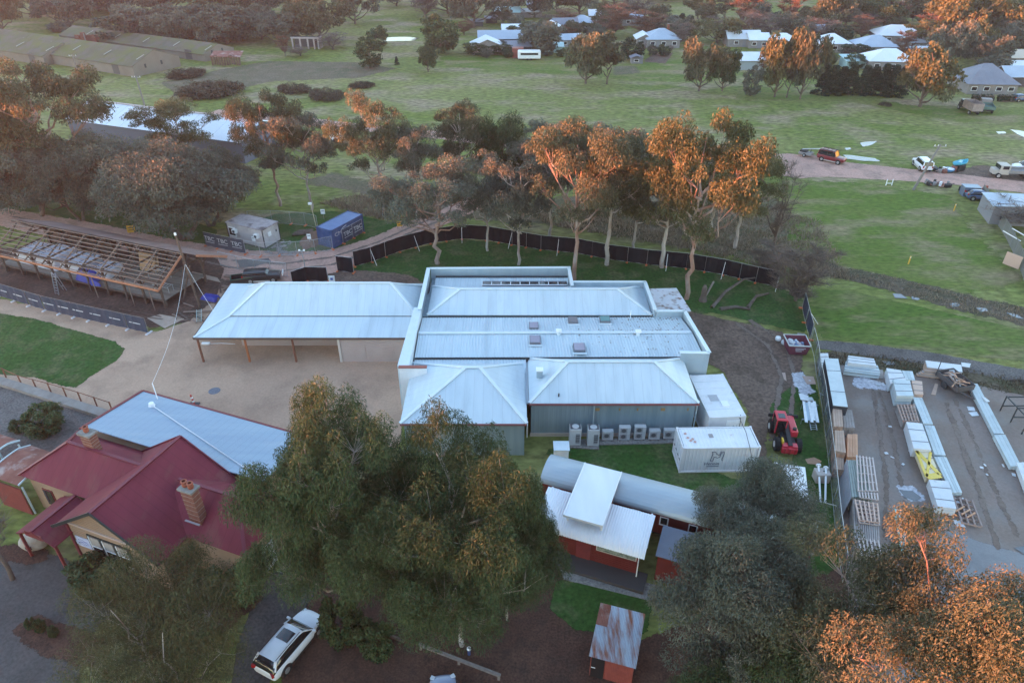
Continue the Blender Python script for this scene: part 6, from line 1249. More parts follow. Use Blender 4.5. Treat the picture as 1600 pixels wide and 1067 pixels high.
for v0 in (0,): mb = MB(); mb.box((at(1262, 625, .3) - t.location).to_tuple(), (.9, .5, .3)); mb.build('rubbish_bag', SHEETW, t)
t = thing('concrete_block', 'pale concrete block on the grass by the mesh fence', 'block', at(1283, 752)); bevel(MB().box((0, .2, .45), (1.1, .9, .9)).build('block', M('pale_concrete', (.38, .33, .30), (.44, .39, .36), scale=2, rough=.9), t), .04); MB().box((.1, .2, .91), (.15, .12, .04)).build('lifting_eye', GUTTER, t)
for i, (a_, b_) in enumerate((((1279, 727), (1282, 784)), ((1290.5, 731), (1289.5, 784)))):
    p0 = at(*a_, 1.0); p1 = at(*b_, .1); mb = MB(); mb.tube(p1, p0, .075, .075, 10); t = thing('white_pipe', ['left white flanged pipe propped on the concrete block', 'right white flanged pipe propped on the concrete block'][i], 'pipe', tuple(p1), 0, 'white pipes on the block'); mb.build('pipe', WHITE, t, off=tuple(p1)); d = (p0 - p1).normalized(); mb = MB(); mb.tube(p0 - d * .02, p0 + d * .06, .2, .2, 12); mb.build('flange', WHITE, t, off=tuple(p1)); mb = MB(); mb.tube(p0 + d * .06, p0 + d * .2, .1, .08, 10); mb.build('coupling', GUTTER, t, off=tuple(p1))
for i, (a_, b_) in enumerate((((1241, 772), (1307, 790)), ((1269, 811), (1296, 819)))):
    p0, p1 = at(*a_, .9), at(*b_, .9); mb = MB(); mb.tube(p0, p1, .03, .03, 6); t = thing('fence_rail', ['long loose fence rail across the grass on props', 'short loose fence rail across the grass on props'][i], 'rail', tuple(p0)); mb.build('rail', STEEL, t, off=tuple(p0)); [MB().tube((q.x, q.y, 0), q, .025, .025, 6).build('prop', STEEL, t, off=tuple(p0)) for q in (p0, p1)]
flat_sheet('orange soil patch on the grass above the concrete block', [(1258, 717), (1272, 714), (1284, 720), (1280, 726), (1262, 724)], M('orange_soil', (.34, .19, .12), (.40, .25, .17), scale=4, rough=.95), .03, 'soil_patch', .02)
# yellow marker posts, white notice and bollards in the field
for u, v, lab in ((1490, 330, 'yellow marker post in the right field near the boundary fence'), (1419, 413, 'yellow marker post by the ditch'), (1132, 201, 'small yellow marker post in the far field')):
    p = at(u, v); t = thing('marker_post', lab, 'marker', p); MB().box((0, 0, .55), (.14, .08, 1.1)).build('post', M('marker_yellow', (.62, .36, .06), rough=.6), t); MB().box((0, -.045, .95), (.12, .01, .14)).build('reflector', WHITE, t)
for u, v, lab in ((1388, 290, 'pair of white posts below the far dirt road'),):
    p = at(u, v); t = thing('white_posts', lab, 'posts', p); [MB().box((x, 0, .5), (.1, .1, 1.0)).build('post', WHITE, t) for x in (-.4, .5)]; MB().box((.05, 0, .35), (.9, .06, .08)).build('bar', WHITE, t)
# ================================================================== VEHICLES (x forward, origin on the ground under the middle)
TYRE = M('tyre_rubber', (.014, .014, .015), rough=.85); RIM = M('alloy_rim', (.42, .43, .45), rough=.35, metal=.7); CGLASS = M('car_glass', (.010, .012, .015), rough=.04, spec=.9)
LAMP_R = M('tail_lamp', (.30, .012, .012), rough=.2); LAMP_W = M('head_lamp', (.55, .58, .62), rough=.15); BLKP = M('black_plastic', (.02, .02, .022), rough=.6)
def wheel(t, x, y, r=.34, w=.24):
    s = 1 if y > 0 else -1; o = MB().tube((x, y - w / 2, r), (x, y + w / 2, r), r, r, 20).build('wheel', TYRE, t); bevel(o, .03, 2)
    mb = MB(); mb.tube((x, y + s * w * .44, r), (x, y + s * w * .53, r), r * .64, r * .58, 16); rim = mb.build('rim', RIM, o)
    return o
def loft(mb, secs, close=True):
    base = len(mb.v); n = len(secs[0])
    for s in secs: mb.v += [tuple(p) for p in s]
    for i in range(len(secs) - 1):
        for j in range(n - 1): mb.f.append([base + i * n + j, base + i * n + j + 1, base + (i + 1) * n + j + 1, base + (i + 1) * n + j]); mb.mi.append(mb.cur)
    if close: mb.f.append([base + j for j in range(n)][::-1]); mb.mi.append(mb.cur); mb.f.append([base + (len(secs) - 1) * n + j for j in range(n)]); mb.mi.append(mb.cur)
def sec(x, zb, zs, w, crown=.04):
    """cross-section of the lower body: sill, flank, shoulder, deck"""
    return [(x, -w * .90, zb), (x, -w * .985, zb + (zs - zb) * .3), (x, -w, zb + (zs - zb) * .62), (x, -w * .955, zs - .03), (x, -w * .86, zs), (x, -w * .45, zs + crown), (x, 0, zs + crown * 1.25), (x, w * .45, zs + crown), (x, w * .86, zs), (x, w * .955, zs - .03), (x, w, zb + (zs - zb) * .62), (x, w * .985, zb + (zs - zb) * .3), (x, w * .90, zb)]
def car(name, label, loc, rz, paint, L=4.55, W=1.82, H=1.66, kind='suv', sunroof=False, cat='car', roof=None, group=None):
    t = thing(name, label, cat, loc, rz, group); w = W / 2; f = L / 2
    if kind == 'suv': S = [(-1.0, .50, .80, .80), (-.97, .36, .98, .90), (-.86, .30, 1.03, .97), (-.45, .28, 1.02, 1.0), (.15, .28, .98, 1.0), (.45, .28, .96, .99), (.66, .30, .92, .96), (.82, .32, .84, .91), (.92, .36, .74, .80), (.975, .40, .66, .66), (1.0, .44, .58, .46)]
    elif kind == 'boxy': S = [(-1.0, .50, 1.0, .92), (-.97, .42, 1.06, .97), (-.4, .40, 1.06, 1.0), (.2, .40, 1.06, 1.0), (.45, .40, 1.04, .98), (.9, .42, 1.0, .95), (.97, .46, .94, .92), (1.0, .5, .8, .9)]
    else: S = [(-1.0, .45, .72, .78), (-.95, .32, .88, .90), (-.7, .26, .92, .98), (0, .25, .90, 1.0), (.45, .26, .88, .99), (.75, .28, .80, .94), (.93, .34, .66, .80), (1.0, .42, .55, .64)]
    mb = MB(); loft(mb, [sec(x * f, zb, zs, w * ww) for x, zb, zs, ww in S]); o = mb.build('body', paint, t, smooth=True); o.modifiers.new('sub', 'SUBSURF').levels = 1; o.modifiers['sub'].render_levels = 2
    # greenhouse: windscreen foot, roof front, roof rear, tail foot
    xa, xb, xc, xd = {'suv': (.50, .16, -.78, -.97), 'boxy': (.40, .24, -.93, -.98), 'hatch': (.45, .10, -.66, -.93)}[kind]; zs = {'suv': .98, 'boxy': 1.06, 'hatch': .9}[kind]; wb, wr = w * .90, w * (.68 if kind != 'boxy' else .80)
    A = lambda s: Vector((xa * f, s * wb, zs - .02)); B = lambda s: Vector((xb * f, s * wr, H - .05)); C_ = lambda s: Vector((xc * f, s * wr, H - .08)); D = lambda s: Vector((xd * f, s * wb * .95, zs + .05)); mid_ = lambda a, b, k=.5: a.lerp(b, k)
    if kind != 'boxy':                                     # rounded glasshouse with a painted roof skin
        zt = H - .04; prof = [(xa, 0.02), (xa * .72 + xb * .28, .42), (xb * .8 + xa * .2, .80), (xb * .7 + xc * .3 * .2, .95), (xb * .5 + xc * .5, 1.0), (xc * .8 + xb * .2, .96), (xc, .86), (xc * .45 + xd * .55, .5), (xd, .10)]
        def gsec(x, k, g=1.0): z = zs + (zt - zs) * k; wt = wb + (wr - wb) * k; return [(x * f, y * g, zz) for y, zz in ((-wb * .98, zs - .04), (-wb * .97, zs + (z - zs) * .25), (-wt * 1.01, zs + (z - zs) * .86), (-wt * .86, z - .01), (-wt * .4, z + .03), (wt * .4, z + .03), (wt * .86, z - .01), (wt * 1.01, zs + (z - zs) * .86), (wb * .97, zs + (z - zs) * .25), (wb * .98, zs - .04))]
        mb = MB(); loft(mb, [gsec(*p_) for p_ in prof]); mb.build('windows', CGLASS, t, smooth=True)
        mb = MB(); loft(mb, [[(x_, y_ * 1.012, z_ + .012) for x_, y_, z_ in gsec(*p_)[2:8]] for p_ in prof[2:7]], False); mb.build('roof', roof or paint, t, smooth=True); up = Vector((0, 0, .03))
        if sunroof: mb = MB(); loft(mb, [[(x_, y_ * .82, z_ + .03) for x_, y_, z_ in gsec(*p_)[3:7]] for p_ in ((xb * .72 + xc * .06, .95), (xb * .6 + xc * .3, .99), (xb * .45 + xc * .42, 1.0))], False); mb.build('sunroof', CGLASS, t, smooth=True)
    else:
        gh = MB(); gh.quad(A(-1), A(1), B(1), B(-1)); gh.build('windscreen', CGLASS, t); gh = MB(); gh.quad(D(1), D(-1), C_(-1), C_(1)); gh.build('rear_window', CGLASS, t)
    for s in (-1, 1):
        bm_, cm_ = A(s).lerp(D(s), .5), B(s).lerp(C_(s), .45)
        for q in ((A(s), bm_, cm_, B(s)), (bm_, D(s), C_(s), cm_)) if kind == 'boxy' else (): gh = MB(); gh.quad(*q); gh.build('side_window', CGLASS, t)
        for a_, b_, ww in ((A(s), B(s), .09), (D(s), C_(s), .15), (bm_, cm_, .05), (B(s), C_(s), .07)) if kind == 'boxy' else ((A(s).lerp(B(s), .1), B(s), .06), (D(s).lerp(C_(s), .1) + Vector((.1, 0, 0)), C_(s) + Vector((.05, 0, 0)), .16)): mb = MB(); mb.beam(a_, b_, ww, .06); mb.build('pillar', BLKP if ww == .05 else paint, t)
        mb = MB(); mb.beam(B(s).lerp(C_(s), .03) + Vector((0, s * .0, .06)), B(s).lerp(C_(s), .97) + Vector((0, 0, .05)), .03, .03); mb.build('roof_rail', BLKP, t)
        m_ = MB().box((xa * f - .12, s * (w + .07), zs + .05), (.12, .22, .14)).build('mirror', paint, t)
        for x in (.62 * f, -.60 * f): wheel(t, x, s * (w - .10), .36 if kind != 'hatch' else .32); mb = MB(); mb.tube((x, s * (w * .80), .37), (x, s * (w * .992), .37), .44, .44, 18); mb.build('wheel_arch', BLKP, t)
        MB().box((.885 * f, s * w * .66, .72 if kind != 'boxy' else .85), (.22, .26, .12), rz=-s * .5).build('head_lamp', LAMP_W, t); MB().box((-.975 * f, s * w * .74, .92), (.14, .26, .26), rz=s * .4).build('tail_lamp', LAMP_R, t)
        MB().box((0, s * (w * .99), .34), (L * .5, .05, .10)).build('sill', BLKP if kind != 'boxy' else M('pale_sill', (.5, .47, .45), rough=.5), t)
    if kind == 'boxy':
        mb = MB(); rows = []
        for i in range(7):
            k = i / 6; c0, c1 = B(-1).lerp(C_(-1), k), B(1).lerp(C_(1), k); e = .05 * math.sin(math.pi * (.15 + .7 * k)); rows.append([c0.lerp(c1, j / 6) + Vector((0, 0, e + .06 * math.sin(math.pi * j / 6))) for j in range(7)])
        for i in range(6):
            for j in range(6): mb.quad(rows[i][j], rows[i][j + 1], rows[i + 1][j + 1], rows[i + 1][j])
        mb.build('roof', roof or paint, t, smooth=True)
    MB().box((-.985 * f, 0, .62), (.04, .5, .13)).build('number_plate', WHITE, t)
    return t
PAINT_W = M('white_car_paint', (.66, .68, .74), rough=.3, coat=.6, spec=.5); PAINT_S = M('silver_blue_paint', (.26, .30, .42), rough=.3, coat=.6, metal=.2); PAINT_R = M('dark_red_paint', (.17, .018, .022), rough=.35, coat=.4); PAINT_K = M('black_car_paint', (.015, .016, .02), rough=.3, coat=.5); PAINT_B = M('blue_car_paint', (.05, .10, .20), rough=.35, coat=.4); PAINT_G = M('old_grey_paint', (.20, .20, .21), (.26, .24, .23), scale=3, rough=.7)
a_, b_ = at(424, 1052), at(488, 976); d = (b_ - a_).normalized(); c = (a_ + b_) / 2
car('parked_car', 'white car with dark sunroof parked on the driveway', (c.x, c.y, .05), math.atan2(d.y, d.x), PAINT_W, 4.75, 1.9, 1.62, 'suv', True)
car('parked_car', 'pale silver car cut by the bottom picture edge', (at(694, 1118).x, at(694, 1118).y, .03), R(96), PAINT_S, 4.3, 1.76, 1.48, 'hatch')
# red four wheel drive with rack and trailer on the far road
a_, b_ = at(1285, 252), at(1315, 257); d = (b_ - a_).normalized(); c = (a_ + b_) / 2; rz = math.atan2(d.y, d.x) + R(-10)
t = car('red_jeep', 'dark red four wheel drive with roof rack on the far road', (c.x, c.y + .5, .03), rz, PAINT_R, 4.5, 1.8, 1.9, 'boxy')
mb = MB(); [mb.beam((x, -.7, 1.98), (x, .7, 1.98), .05, .06) for x in (-1.6, -.9, -.2, .4)]; [mb.beam((-1.8, y, 1.95), (.5, y, 1.95), .05, .06) for y in (-.7, .7)]; mb.build('roof_rack', BLKP, t)
c2 = c - Vector((math.cos(rz), math.sin(rz), 0)) * 4.4; t = thing('boat_trailer', 'small grey trailer with ladder hitched behind the red four wheel drive', 'trailer', (c2.x, c2.y + .5, .03), rz); MB().box((0, 0, .55), (2.2, 1.4, .35)).build('tray', PAINT_G, t); [wheel(t, 0, y, .3, .18) for y in (-.8, .8)]; MB().beam((1.1, 0, .45), (2.2, 0, .45), .08, .08).build('drawbar', PAINT_G, t); MB().beam((-.8, .2, 1.0), (2.4, .1, 1.75), .5, .06).build('ladder', ALU, t); MB().box((-.4, 0, .85), (1.1, 1.1, .3)).build('load', BLKP, t); MB().box((.6, .4, .9), (.1, .1, .6)).build('stand', BLKP, t)
# vehicles at the right end of the far road
p = at(1446, 268); car('white_ute', 'white wagon seen from behind beside the leaning power pole', (p.x, p.y + 1.5, .03), R(84), PAINT_W, 4.7, 1.8, 1.75, 'boxy')
p = at(1518, 178); q = at(1548, 178)
def truck(lab, p, rz, cabm, traym, tray_h, group):
    t = thing('old_truck', lab, 'truck', p, rz, group); bevel(MB().box((1.9, 0, 1.35), (1.5, 2.0, 1.5)).build('cab', cabm, t), .12, 2); MB().box((2.68, 0, 1.7), (.06, 1.7, .6)).build('windscreen', CGLASS, t); bevel(MB().box((3.0, 0, .95), (.9, 1.5, .8)).build('bonnet', cabm, t), .1, 2); MB().box((-.7, 0, .95), (4.0, 2.1, .14)).build('tray', traym, t); MB().box((.2, 0, .7), (6.0, .8, .2)).build('chassis', BLKP, t)
    for y in (-1.03, 1.03): MB().box((-.7, y, 1.0 + tray_h / 2), (4.0, .06, tray_h)).build('tray_side', traym, t); wheel(t, 2.6, y * .85, .42, .26); wheel(t, -1.6, y * .85, .42, .3); MB().box((1.9, y * .98, 1.75), (.9, .05, .5)).build('side_window', CGLASS, t)
    MB().box((-2.7, 0, 1.0 + tray_h / 2), (.06, 2.1, tray_h)).build('tail_board', traym, t); MB().box((1.15, 0, 1.0 + tray_h / 2), (.06, 2.1, tray_h)).build('head_board', traym, t)
truck('old grey stock truck with high sides parked in the far field', (p.x, p.y + 1.0, 0), R(88), PAINT_K, M('rust_grey', (.22, .18, .17), (.30, .25, .24), scale=2, rough=.8), 1.4, 'old trucks in the far field')
truck('old dark truck with low green tray parked in the far field', (q.x, q.y + 2.0, 0), R(70), PAINT_G, M('green_tray', (.10, .17, .15), rough=.7), .5, 'old trucks in the far field')
p = at(1594, 158); car('parked_car', 'dark blue car by the hedge at the right picture edge', (p.x, p.y, 0), R(12), PAINT_B, 4.4, 1.75, 1.5, 'hatch')
# blue wheelbarrow-like boat and gear by the road, junk row
p = at(1497, 267); t = thing('blue_boat', 'bright blue plastic dinghy tipped on dark gear beside the road', 'boat', p, .4); CY = M('cyan_plastic', (.05, .36, .50), rough=.35)
mb = MB(); loft(mb, [[(x, -wd, 1.5 + hz), (x, -wd * .8, 1.2), (x, 0, 1.05), (x, wd * .8, 1.2), (x, wd, 1.5 + hz)] for x, wd, hz in ((-1.3, .5, 0), (-.6, .7, 0), (.4, .7, .05), (1.0, .45, .15), (1.4, .08, .3))]); o = mb.build('hull', CY, t, smooth=True); o.modifiers.new('thick', 'SOLIDIFY').thickness = .05; bevel(MB().box((0, 0, .55), (1.7, 1.1, 1.0)).build('gear', BLKP, t), .1); MB().box((-.9, -.5, 1.8), (1.4, .5, .12), .5).build('loose_board', CY, t); MB().box((-1.0, .1, .5), (.3, .8, .8), .3).build('red_panel', M('faded_red', (.25, .09, .07), rough=.7), t)
p = at(1482, 269); t = thing('blue_basin', 'white and blue basin on the grass left of the dinghy', 'basin', p); MB().lathe([(.3, 0), (.75, .35), (.8, .6), (.7, .6), (.5, .3)], (0, 0, 0), 16).build('bowl', M('basin_blue', (.10, .28, .5), rough=.4), t); MB().lathe([(0, .55), (.5, .6), (.68, .58)], (0, 0, 0), 16).build('liner', WHITE, t)
rd = random.Random(12)
for i, (u, v) in enumerate(((1462, 268), (1468, 270), (1475, 270), (1450, 289), (1460, 290), (1470, 292), (1480, 293), (1502, 301))):
    p = at(u, v); t = thing('junk_pile', 'dark scrap %s in the junk row by the far road' % ['drum', 'gear box', 'engine', 'red pipe', 'frame', 'axle', 'branch heap', 'barrel'][i], 'scrap', p, rd.random() * 3); bevel(MB().box((0, 0, .3), (rd.uniform(.7, 1.4), rd.uniform(.5, .9), .6)).build('lump', [BLKP, PAINT_G, RUST][i % 3], t), .12); MB().beam((-.9, .2, .3), (.9, -.2, .6), .08, .08).build('bar', RUST if i % 2 else BLKP, t); MB().tube((.2, .3, .2), (.2, .3, .85), .2, .2, 10).build('drum', [PAINT_G, BLKP, PAINT_W][i % 3], t)
p = at(1572, 277); truck('pale flat bed truck behind the olive bush at the right edge', (p.x + 1, p.y, 0), R(172), M('cream_cab', (.42, .38, .34), rough=.5), PAINT_G, .4, None)
p = at(1600, 270); car('parked_car', 'white car beyond the olive bush at the right edge', (p.x + 1, p.y + 1, 0), R(170), PAINT_W, 4.6, 1.8, 1.6, 'suv')
p = at(1513, 305); t = thing('blue_container', 'slate blue steel box beside the boundary shed roof', 'box', p, R(-8)); MB().box((0, 0, .7), (2.2, 1.5, 1.4)).build('body', M('slate_box', (.10, .14, .20), rough=.5), t); MB().box((0, 0, 1.43), (2.3, 1.6, .06)).build('lid', M('slate_lid', (.20, .27, .35), rough=.4), t)
p = at(1530, 312); car('parked_car', 'dark blue car squeezed between steel box and boundary shed', (p.x, p.y, 0), R(-12), PAINT_B, 4.0, 1.7, 1.45, 'hatch')
p = at(1536, 302); t = thing('red_drum', 'small red machine standing behind the boundary shed roof', 'machine', p); MB().tube((0, 0, 0), (0, 0, .8), .35, .35, 12).build('drum', M('drum_red', (.35, .05, .03), rough=.5), t); MB().box((.1, 0, 1.0), (.5, .3, .4)).build('motor', M('drum_red', (.3, .05, .03)), t)
# black ute behind the verandah roof
p = at(404, 442); t = car('black_ute', 'black utility with canopy behind the verandah roof', (p.x + .4, p.y + .5, .04), R(8), PAINT_K, 4.3, 1.6, 1.35, 'boxy'); MB().box((2.42, 0, .9), (.06, 1.0, .4)).build('bull_bar', WHITE, t)
p = at(385, 446); t = thing('skip_bin', 'green rimmed open skip between black ute and goods shed', 'skip', (p.x - .6, p.y + .6, 0), R(15)); t.scale = (.72, .72, .72); GR = M('bin_green', (.04, .10, .07), rough=.6); MB().box((0, 0, .3), (3.4, 1.9, .5)).build('body', BLKP, t); [MB().box((0, y, .75), (3.4, .06, .9)).build('side', BLKP, t) for y in (-.95, .95)]; [MB().box((x, 0, .75), (.06, 1.9, .9)).build('end', BLKP, t) for x in (-1.7, 1.7)]; [MB().box((0, y, 1.22), (3.5, .12, .08)).build('rim', GR, t) for y in (-.95, .95)]; [MB().box((x, 0, 1.22), (.12, 2.0, .08)).build('rim', GR, t) for x in (-1.7, 1.7)]
# red telescopic handler on the worn dirt
TR = M('tractor_red', (.45, .02, .035), (.52, .03, .05), scale=2, rough=.4, coat=.3); t = thing('red_handler', 'red telescopic handler with big tyres parked on the worn dirt', 'loader', at(1226, 693) + Vector((0, .4, 0)), R(-97))
def big_wheel(x, y, r=.58, w=.42):
    o = MB().tube((x, y - w / 2, r), (x, y + w / 2, r), r, r, 24).build('wheel', TYRE, t); bevel(o, .06, 2); s = 1 if y > 0 else -1; MB().tube((x, y + s * w * .4, r), (x, y + s * w * .54, r), r * .5, r * .45, 16).build('rim', M('white_rim', (.5, .5, .5), rough=.5), o)
    for k in range(16): a = k * math.pi / 8; MB().box((x + math.cos(a) * r, y, r + math.sin(a) * r), (.09, w * .95, .05), 0, Matrix.Rotation(-a + math.pi / 2, 3, 'Y')).build('lug', TYRE, o)
for x in (-1.15, 1.2):
    for y in (-.86, .86): big_wheel(x, y)
MB().box((0, 0, .75), (3.6, 1.1, .5)).build('chassis', BLKP, t)
bevel(MB().box((-.45, .52, 1.25), (2.2, .62, .62)).build('engine_cover', TR, t), .08, 2); MB().tube((.35, .55, 1.56), (.35, .55, 1.72), .16, .16, 12).build('exhaust_cap', BLKP, t)
cb = MB().box((-.5, -.5, 1.55), (1.3, .85, 1.3)).build('cab', CGLASS, t); bevel(MB().box((-.5, -.5, 2.24), (1.35, .92, .12)).build('cab_roof', TR, t), .05); MB().box((-.4, -.5, 2.32), (.6, .55, .04)).build('roof_hatch', M('dark_hatch', (.06, .07, .08), rough=.3), t)
for x in (-1.12, .12):
    for y in (-.9, -.1): MB().box((x, y, 1.55), (.08, .08, 1.35)).build('cab_post', TR, t)
MB().beam((-1.6, .02, 1.55), (1.9, .02, .95), .34, .4).build('boom', BLKP, t); MB().beam((1.2, .02, 1.12), (2.1, .02, .75), .26, .3).build('boom_nose', TR, t)
bevel(MB().box((1.95, 0, .62), (.3, 1.25, .55)).build('carriage', TR, t), .04); [MB().box((2.12, y, .62), (.10, .10, .5)).build('carriage_bar', M('dark_red_bar', (.30, .02, .03), rough=.5), t) for y in (-.4, 0, .4)]; MB().box((1.75, 0, 1.0), (.5, 1.2, .1)).build('front_shelf', TR, t)
MB().box((1.45, -.55, 1.15), (.5, .12, .35)).build('yellow_ram', M('ram_yellow', (.6, .38, .04), rough=.5), t); [MB().box((-1.5, y, 1.5), (.1, .5, .3)).build('mirror', BLKP, t) for y in (-1.0, .95)]; MB().box((-1.7, 0, 1.3), (.25, 1.5, .5)).build('counterweight', BLKP, t)
# ================================================================== FAR BUILDINGS
F_WALL = M('pale_house_wall', (.20, .185, .18), (.26, .24, .23), scale=1, rough=.8); F_WALLG = M('grey_house_wall', (.22, .22, .24), rough=.8); F_WALLD = M('dark_shed_wall', (.07, .065, .07), rough=.8); F_RED = M('red_box', (.25, .07, .05), rough=.7)
RF_W = M('pale_roof', (.62, .66, .72), (.68, .72, .76), scale=.3, rough=.5, metal=.1); RF_B = M('blue_grey_roof', (.30, .37, .46), (.36, .43, .52), scale=.3, rough=.5); RF_G = M('slate_grey_roof', (.16, .17, .21), (.20, .21, .25), scale=.4, rough=.6); RF_T = M('teal_roof', (.32, .48, .50), rough=.5); MOSS = M('mossy_roof', (.105, .092, .062), (.115, .12, .034), scale=.12, rough=.9, c3=(.13, .105, .085), s3=.35, t3=.55, stretch=(1, 1, 1)); CLADB = M('fibro_wall', (.17, .145, .12), (.20, .175, .15), scale=.3, rough=.9)
def house(label, u, v, w, d, h, roof, rz=0.0, kind='hip', wall=None, rise=None, name='far_house', cat='house', win=2, chim=False, group='houses beyond the field', over=.4):
    """u, v = photo point of the middle of the front wall foot; w along the front"""
    w *= .92; d *= .92; h *= .84; p = at(u, v); t = thing(name, label, cat, p, rz, group); wall = wall or F_WALL; rise = rise or min(w, d) * .28; hw, hd = w / 2 + over, d / 2 + over; cy = d / 2
    MB().box((0, cy, h / 2), (w, d, h)).build('wall', wall, t); zr = h + rise
    if kind == 'hip':
        e = min(hd, hw * .85) if w > d else 0; RL, RR = ((-hw + e, cy, zr), (hw - e, cy, zr)) if w >= d else ((0, cy - hd + hw, zr), (0, cy + hd - hw, zr))
        FL, FR, BR, BL = (-hw, cy - hd, h), (hw, cy - hd, h), (hw, cy + hd, h), (-hw, cy + hd, h)
        fs = ([FL, FR, RR, RL], [BR, BL, RL, RR], [FL, RL, BL], [FR, BR, RR]) if w >= d else ([FL, FR, RL], [BR, BL, RR], [FL, RL, RR, BL], [FR, BR, RR, RL])
        for q in fs: mb = MB(); mb.poly_slab(q, .1); mb.build('roof_slope', roof, t)
    elif kind == 'gable':
        for s in (-1, 1): mb = MB(); mb.poly_slab([(-hw, cy + s * hd, h), (hw, cy + s * hd, h), (hw, cy, zr), (-hw, cy, zr)], .1); mb.build('roof_slope', roof, t)
        for x in (-w / 2, w / 2): mb = MB(); mb.add([(x, 0, h - .1), (x, d, h - .1), (x, cy, zr - .12)], [(0, 1, 2)]); mb.build('gable_wall', wall, t)
    elif kind == 'gable_front':
        for s in (-1, 1): mb = MB(); mb.poly_slab([(s * hw, cy - hd, h), (s * hw, cy + hd, h), (0, cy + hd, zr), (0, cy - hd, zr)], .1); mb.build('roof_slope', roof, t)
        for y in (0, d): mb = MB(); mb.add([(-w / 2, y, h - .1), (w / 2, y, h - .1), (0, y, zr - .12)], [(0, 1, 2)]); mb.build('gable_wall', wall, t)
    else: mb = MB(); mb.poly_slab([(-hw, cy - hd, h), (hw, cy - hd, h), (hw, cy + hd, h + rise * .5), (-hw, cy + hd, h + rise * .5)], .12); mb.build('roof_slope', roof, t)
    for i in range(win):
        x = -w / 2 + (i + .5) * w / win; o = MB().box((x, -.03, h * .55), (min(1.3, w / win * .5), .06, h * .42)).build('window', WHITE, t); MB().box((x, -.06, h * .55), (min(1.1, w / win * .42), .05, h * .34)).build('pane', GLASSD, o)
    if win: MB().box((-w / 2 + w / win * 1.0, -.03, 1.0), (.85, .06, 2.0)).build('door', F_WALLG, t)
    if chim: o = MB().box((w * .2, cy + .3, zr + .3), (.6, .6, 1.4)).build('chimney', BRICK, t); MB().box((w * .2, cy + .3, zr + 1.05), (.75, .75, .12)).build('chimney_cap', STONE, o)
    return t
H = house
H('grey hip roofed house behind the vegetable plot', 1036, 76, 10, 9, 2.8, RF_B, .02, win=3, chim=True); H('pale gabled house left of the grey hip roof', 1007, 74, 5, 6, 2.6, RF_W, 0, 'gable_front')
H('pale gabled house right of the dense dark tree', 762, 86, 9, 7, 2.6, RF_W, .1, 'gable_front'); H('long blue roofed shed behind the gabled house', 784, 74, 14, 7, 2.6, RF_B, .05, 'gable', F_WALLD); H('white roofed house behind the blue shed', 805, 61, 8, 6, 2.6, RF_W, .05, 'gable'); H('dark low shed left of the caravan', 806, 84, 9, 5, 2.2, RF_G, .05, 'skillion', F_WALLD, win=0)
H('teal roofed house at the top edge', 793, 31, 9, 6, 2.6, RF_T, .05, 'gable'); H('small dark paddock shelter, left of two', 746, 42, 4, 3, 1.8, RF_G, .1, 'skillion', F_WALLD, win=0); H('small dark paddock shelter, right of two', 768, 37, 4, 3, 1.8, RF_G, .1, 'skillion', F_WALLD, win=0)
H('blue roofed house near the top edge', 838, 18, 7, 6, 2.6, RF_B, 0, 'gable'); H('long white roofed shed near the top edge', 818, 28, 14, 4, 2.2, RF_W, 0, 'skillion'); H('white walled cottage behind the bushy tree', 862, 59, 6, 6, 3.0, RF_W, 0, 'gable_front'); H('grey gabled house between rust coloured trees', 884, 51, 8, 6, 2.7, RF_G, .1, 'gable'); H('blue grey roofed house right of the grey gable', 908, 48, 8, 7, 2.7, RF_B, -.1); H('white roofed house at the top centre', 938, 36, 8, 6, 2.6, RF_W, 0, 'gable'); H('blue roofed house behind the brown trees', 990, 41, 8, 6, 2.7, RF_B, 0); H('grey roofed outbuilding behind the field gums', 891, 74, 7, 5, 2.3, RF_B, .2, 'gable'); H('pale teal water tank shed', 865, 83, 5.5, 4, 1.9, RF_T, 0, 'skillion', RF_T, win=0)
H('tiny grey garden hut on the paddock edge', 994, 100, 2.8, 2.4, 1.7, RF_G, 0, 'gable_front', F_WALLG, win=1); H('white walled farm shed beyond the field gums', 1172, 110, 6.8, 6, 2.7, RF_W, 0, 'gable', M('pale_shed_wall', (.34, .40, .42), rough=.6), win=0, name='far_shed', cat='shed'); H('bright white roofed house under bare trees', 1162, 74, 10, 7, 2.6, RF_W, 0, 'gable'); H('white roofed house right of the bright one', 1185, 76, 6, 6, 2.6, RF_W, 0)
H('low white roofed cottage behind the leaning pale gum', 1226, 79, 9, 7, 2.6, RF_W, .05); H('white hip roofed cottage above the dark hedge', 1303, 83, 9, 8, 2.8, RF_W, .05, win=3); H('blue grey roof behind the white cottage', 1284, 62, 9, 6, 2.6, RF_B, 0, 'gable'); H('grey blue hip roofed villa above the hedge', 1371, 88, 11, 9, 2.8, RF_B, -.05, win=3); H('white hip roofed villa right behind the hedge', 1392, 112, 12, 9, 2.8, RF_W, -.1, win=3); H('broad white roofed house behind the villas', 1405, 70, 14, 9, 2.8, RF_W, -.15); H('pale roofed house right of the villas', 1440, 80, 7, 7, 2.6, RF_B, 0); H('small white roof before the pale house', 1432, 95, 6, 5, 2.3, RF_W, -.1, 'gable'); H('teal sided shed behind the hedge gap', 1341, 108, 7, 5, 2.3, RF_T, 0, 'skillion', RF_T, win=0)
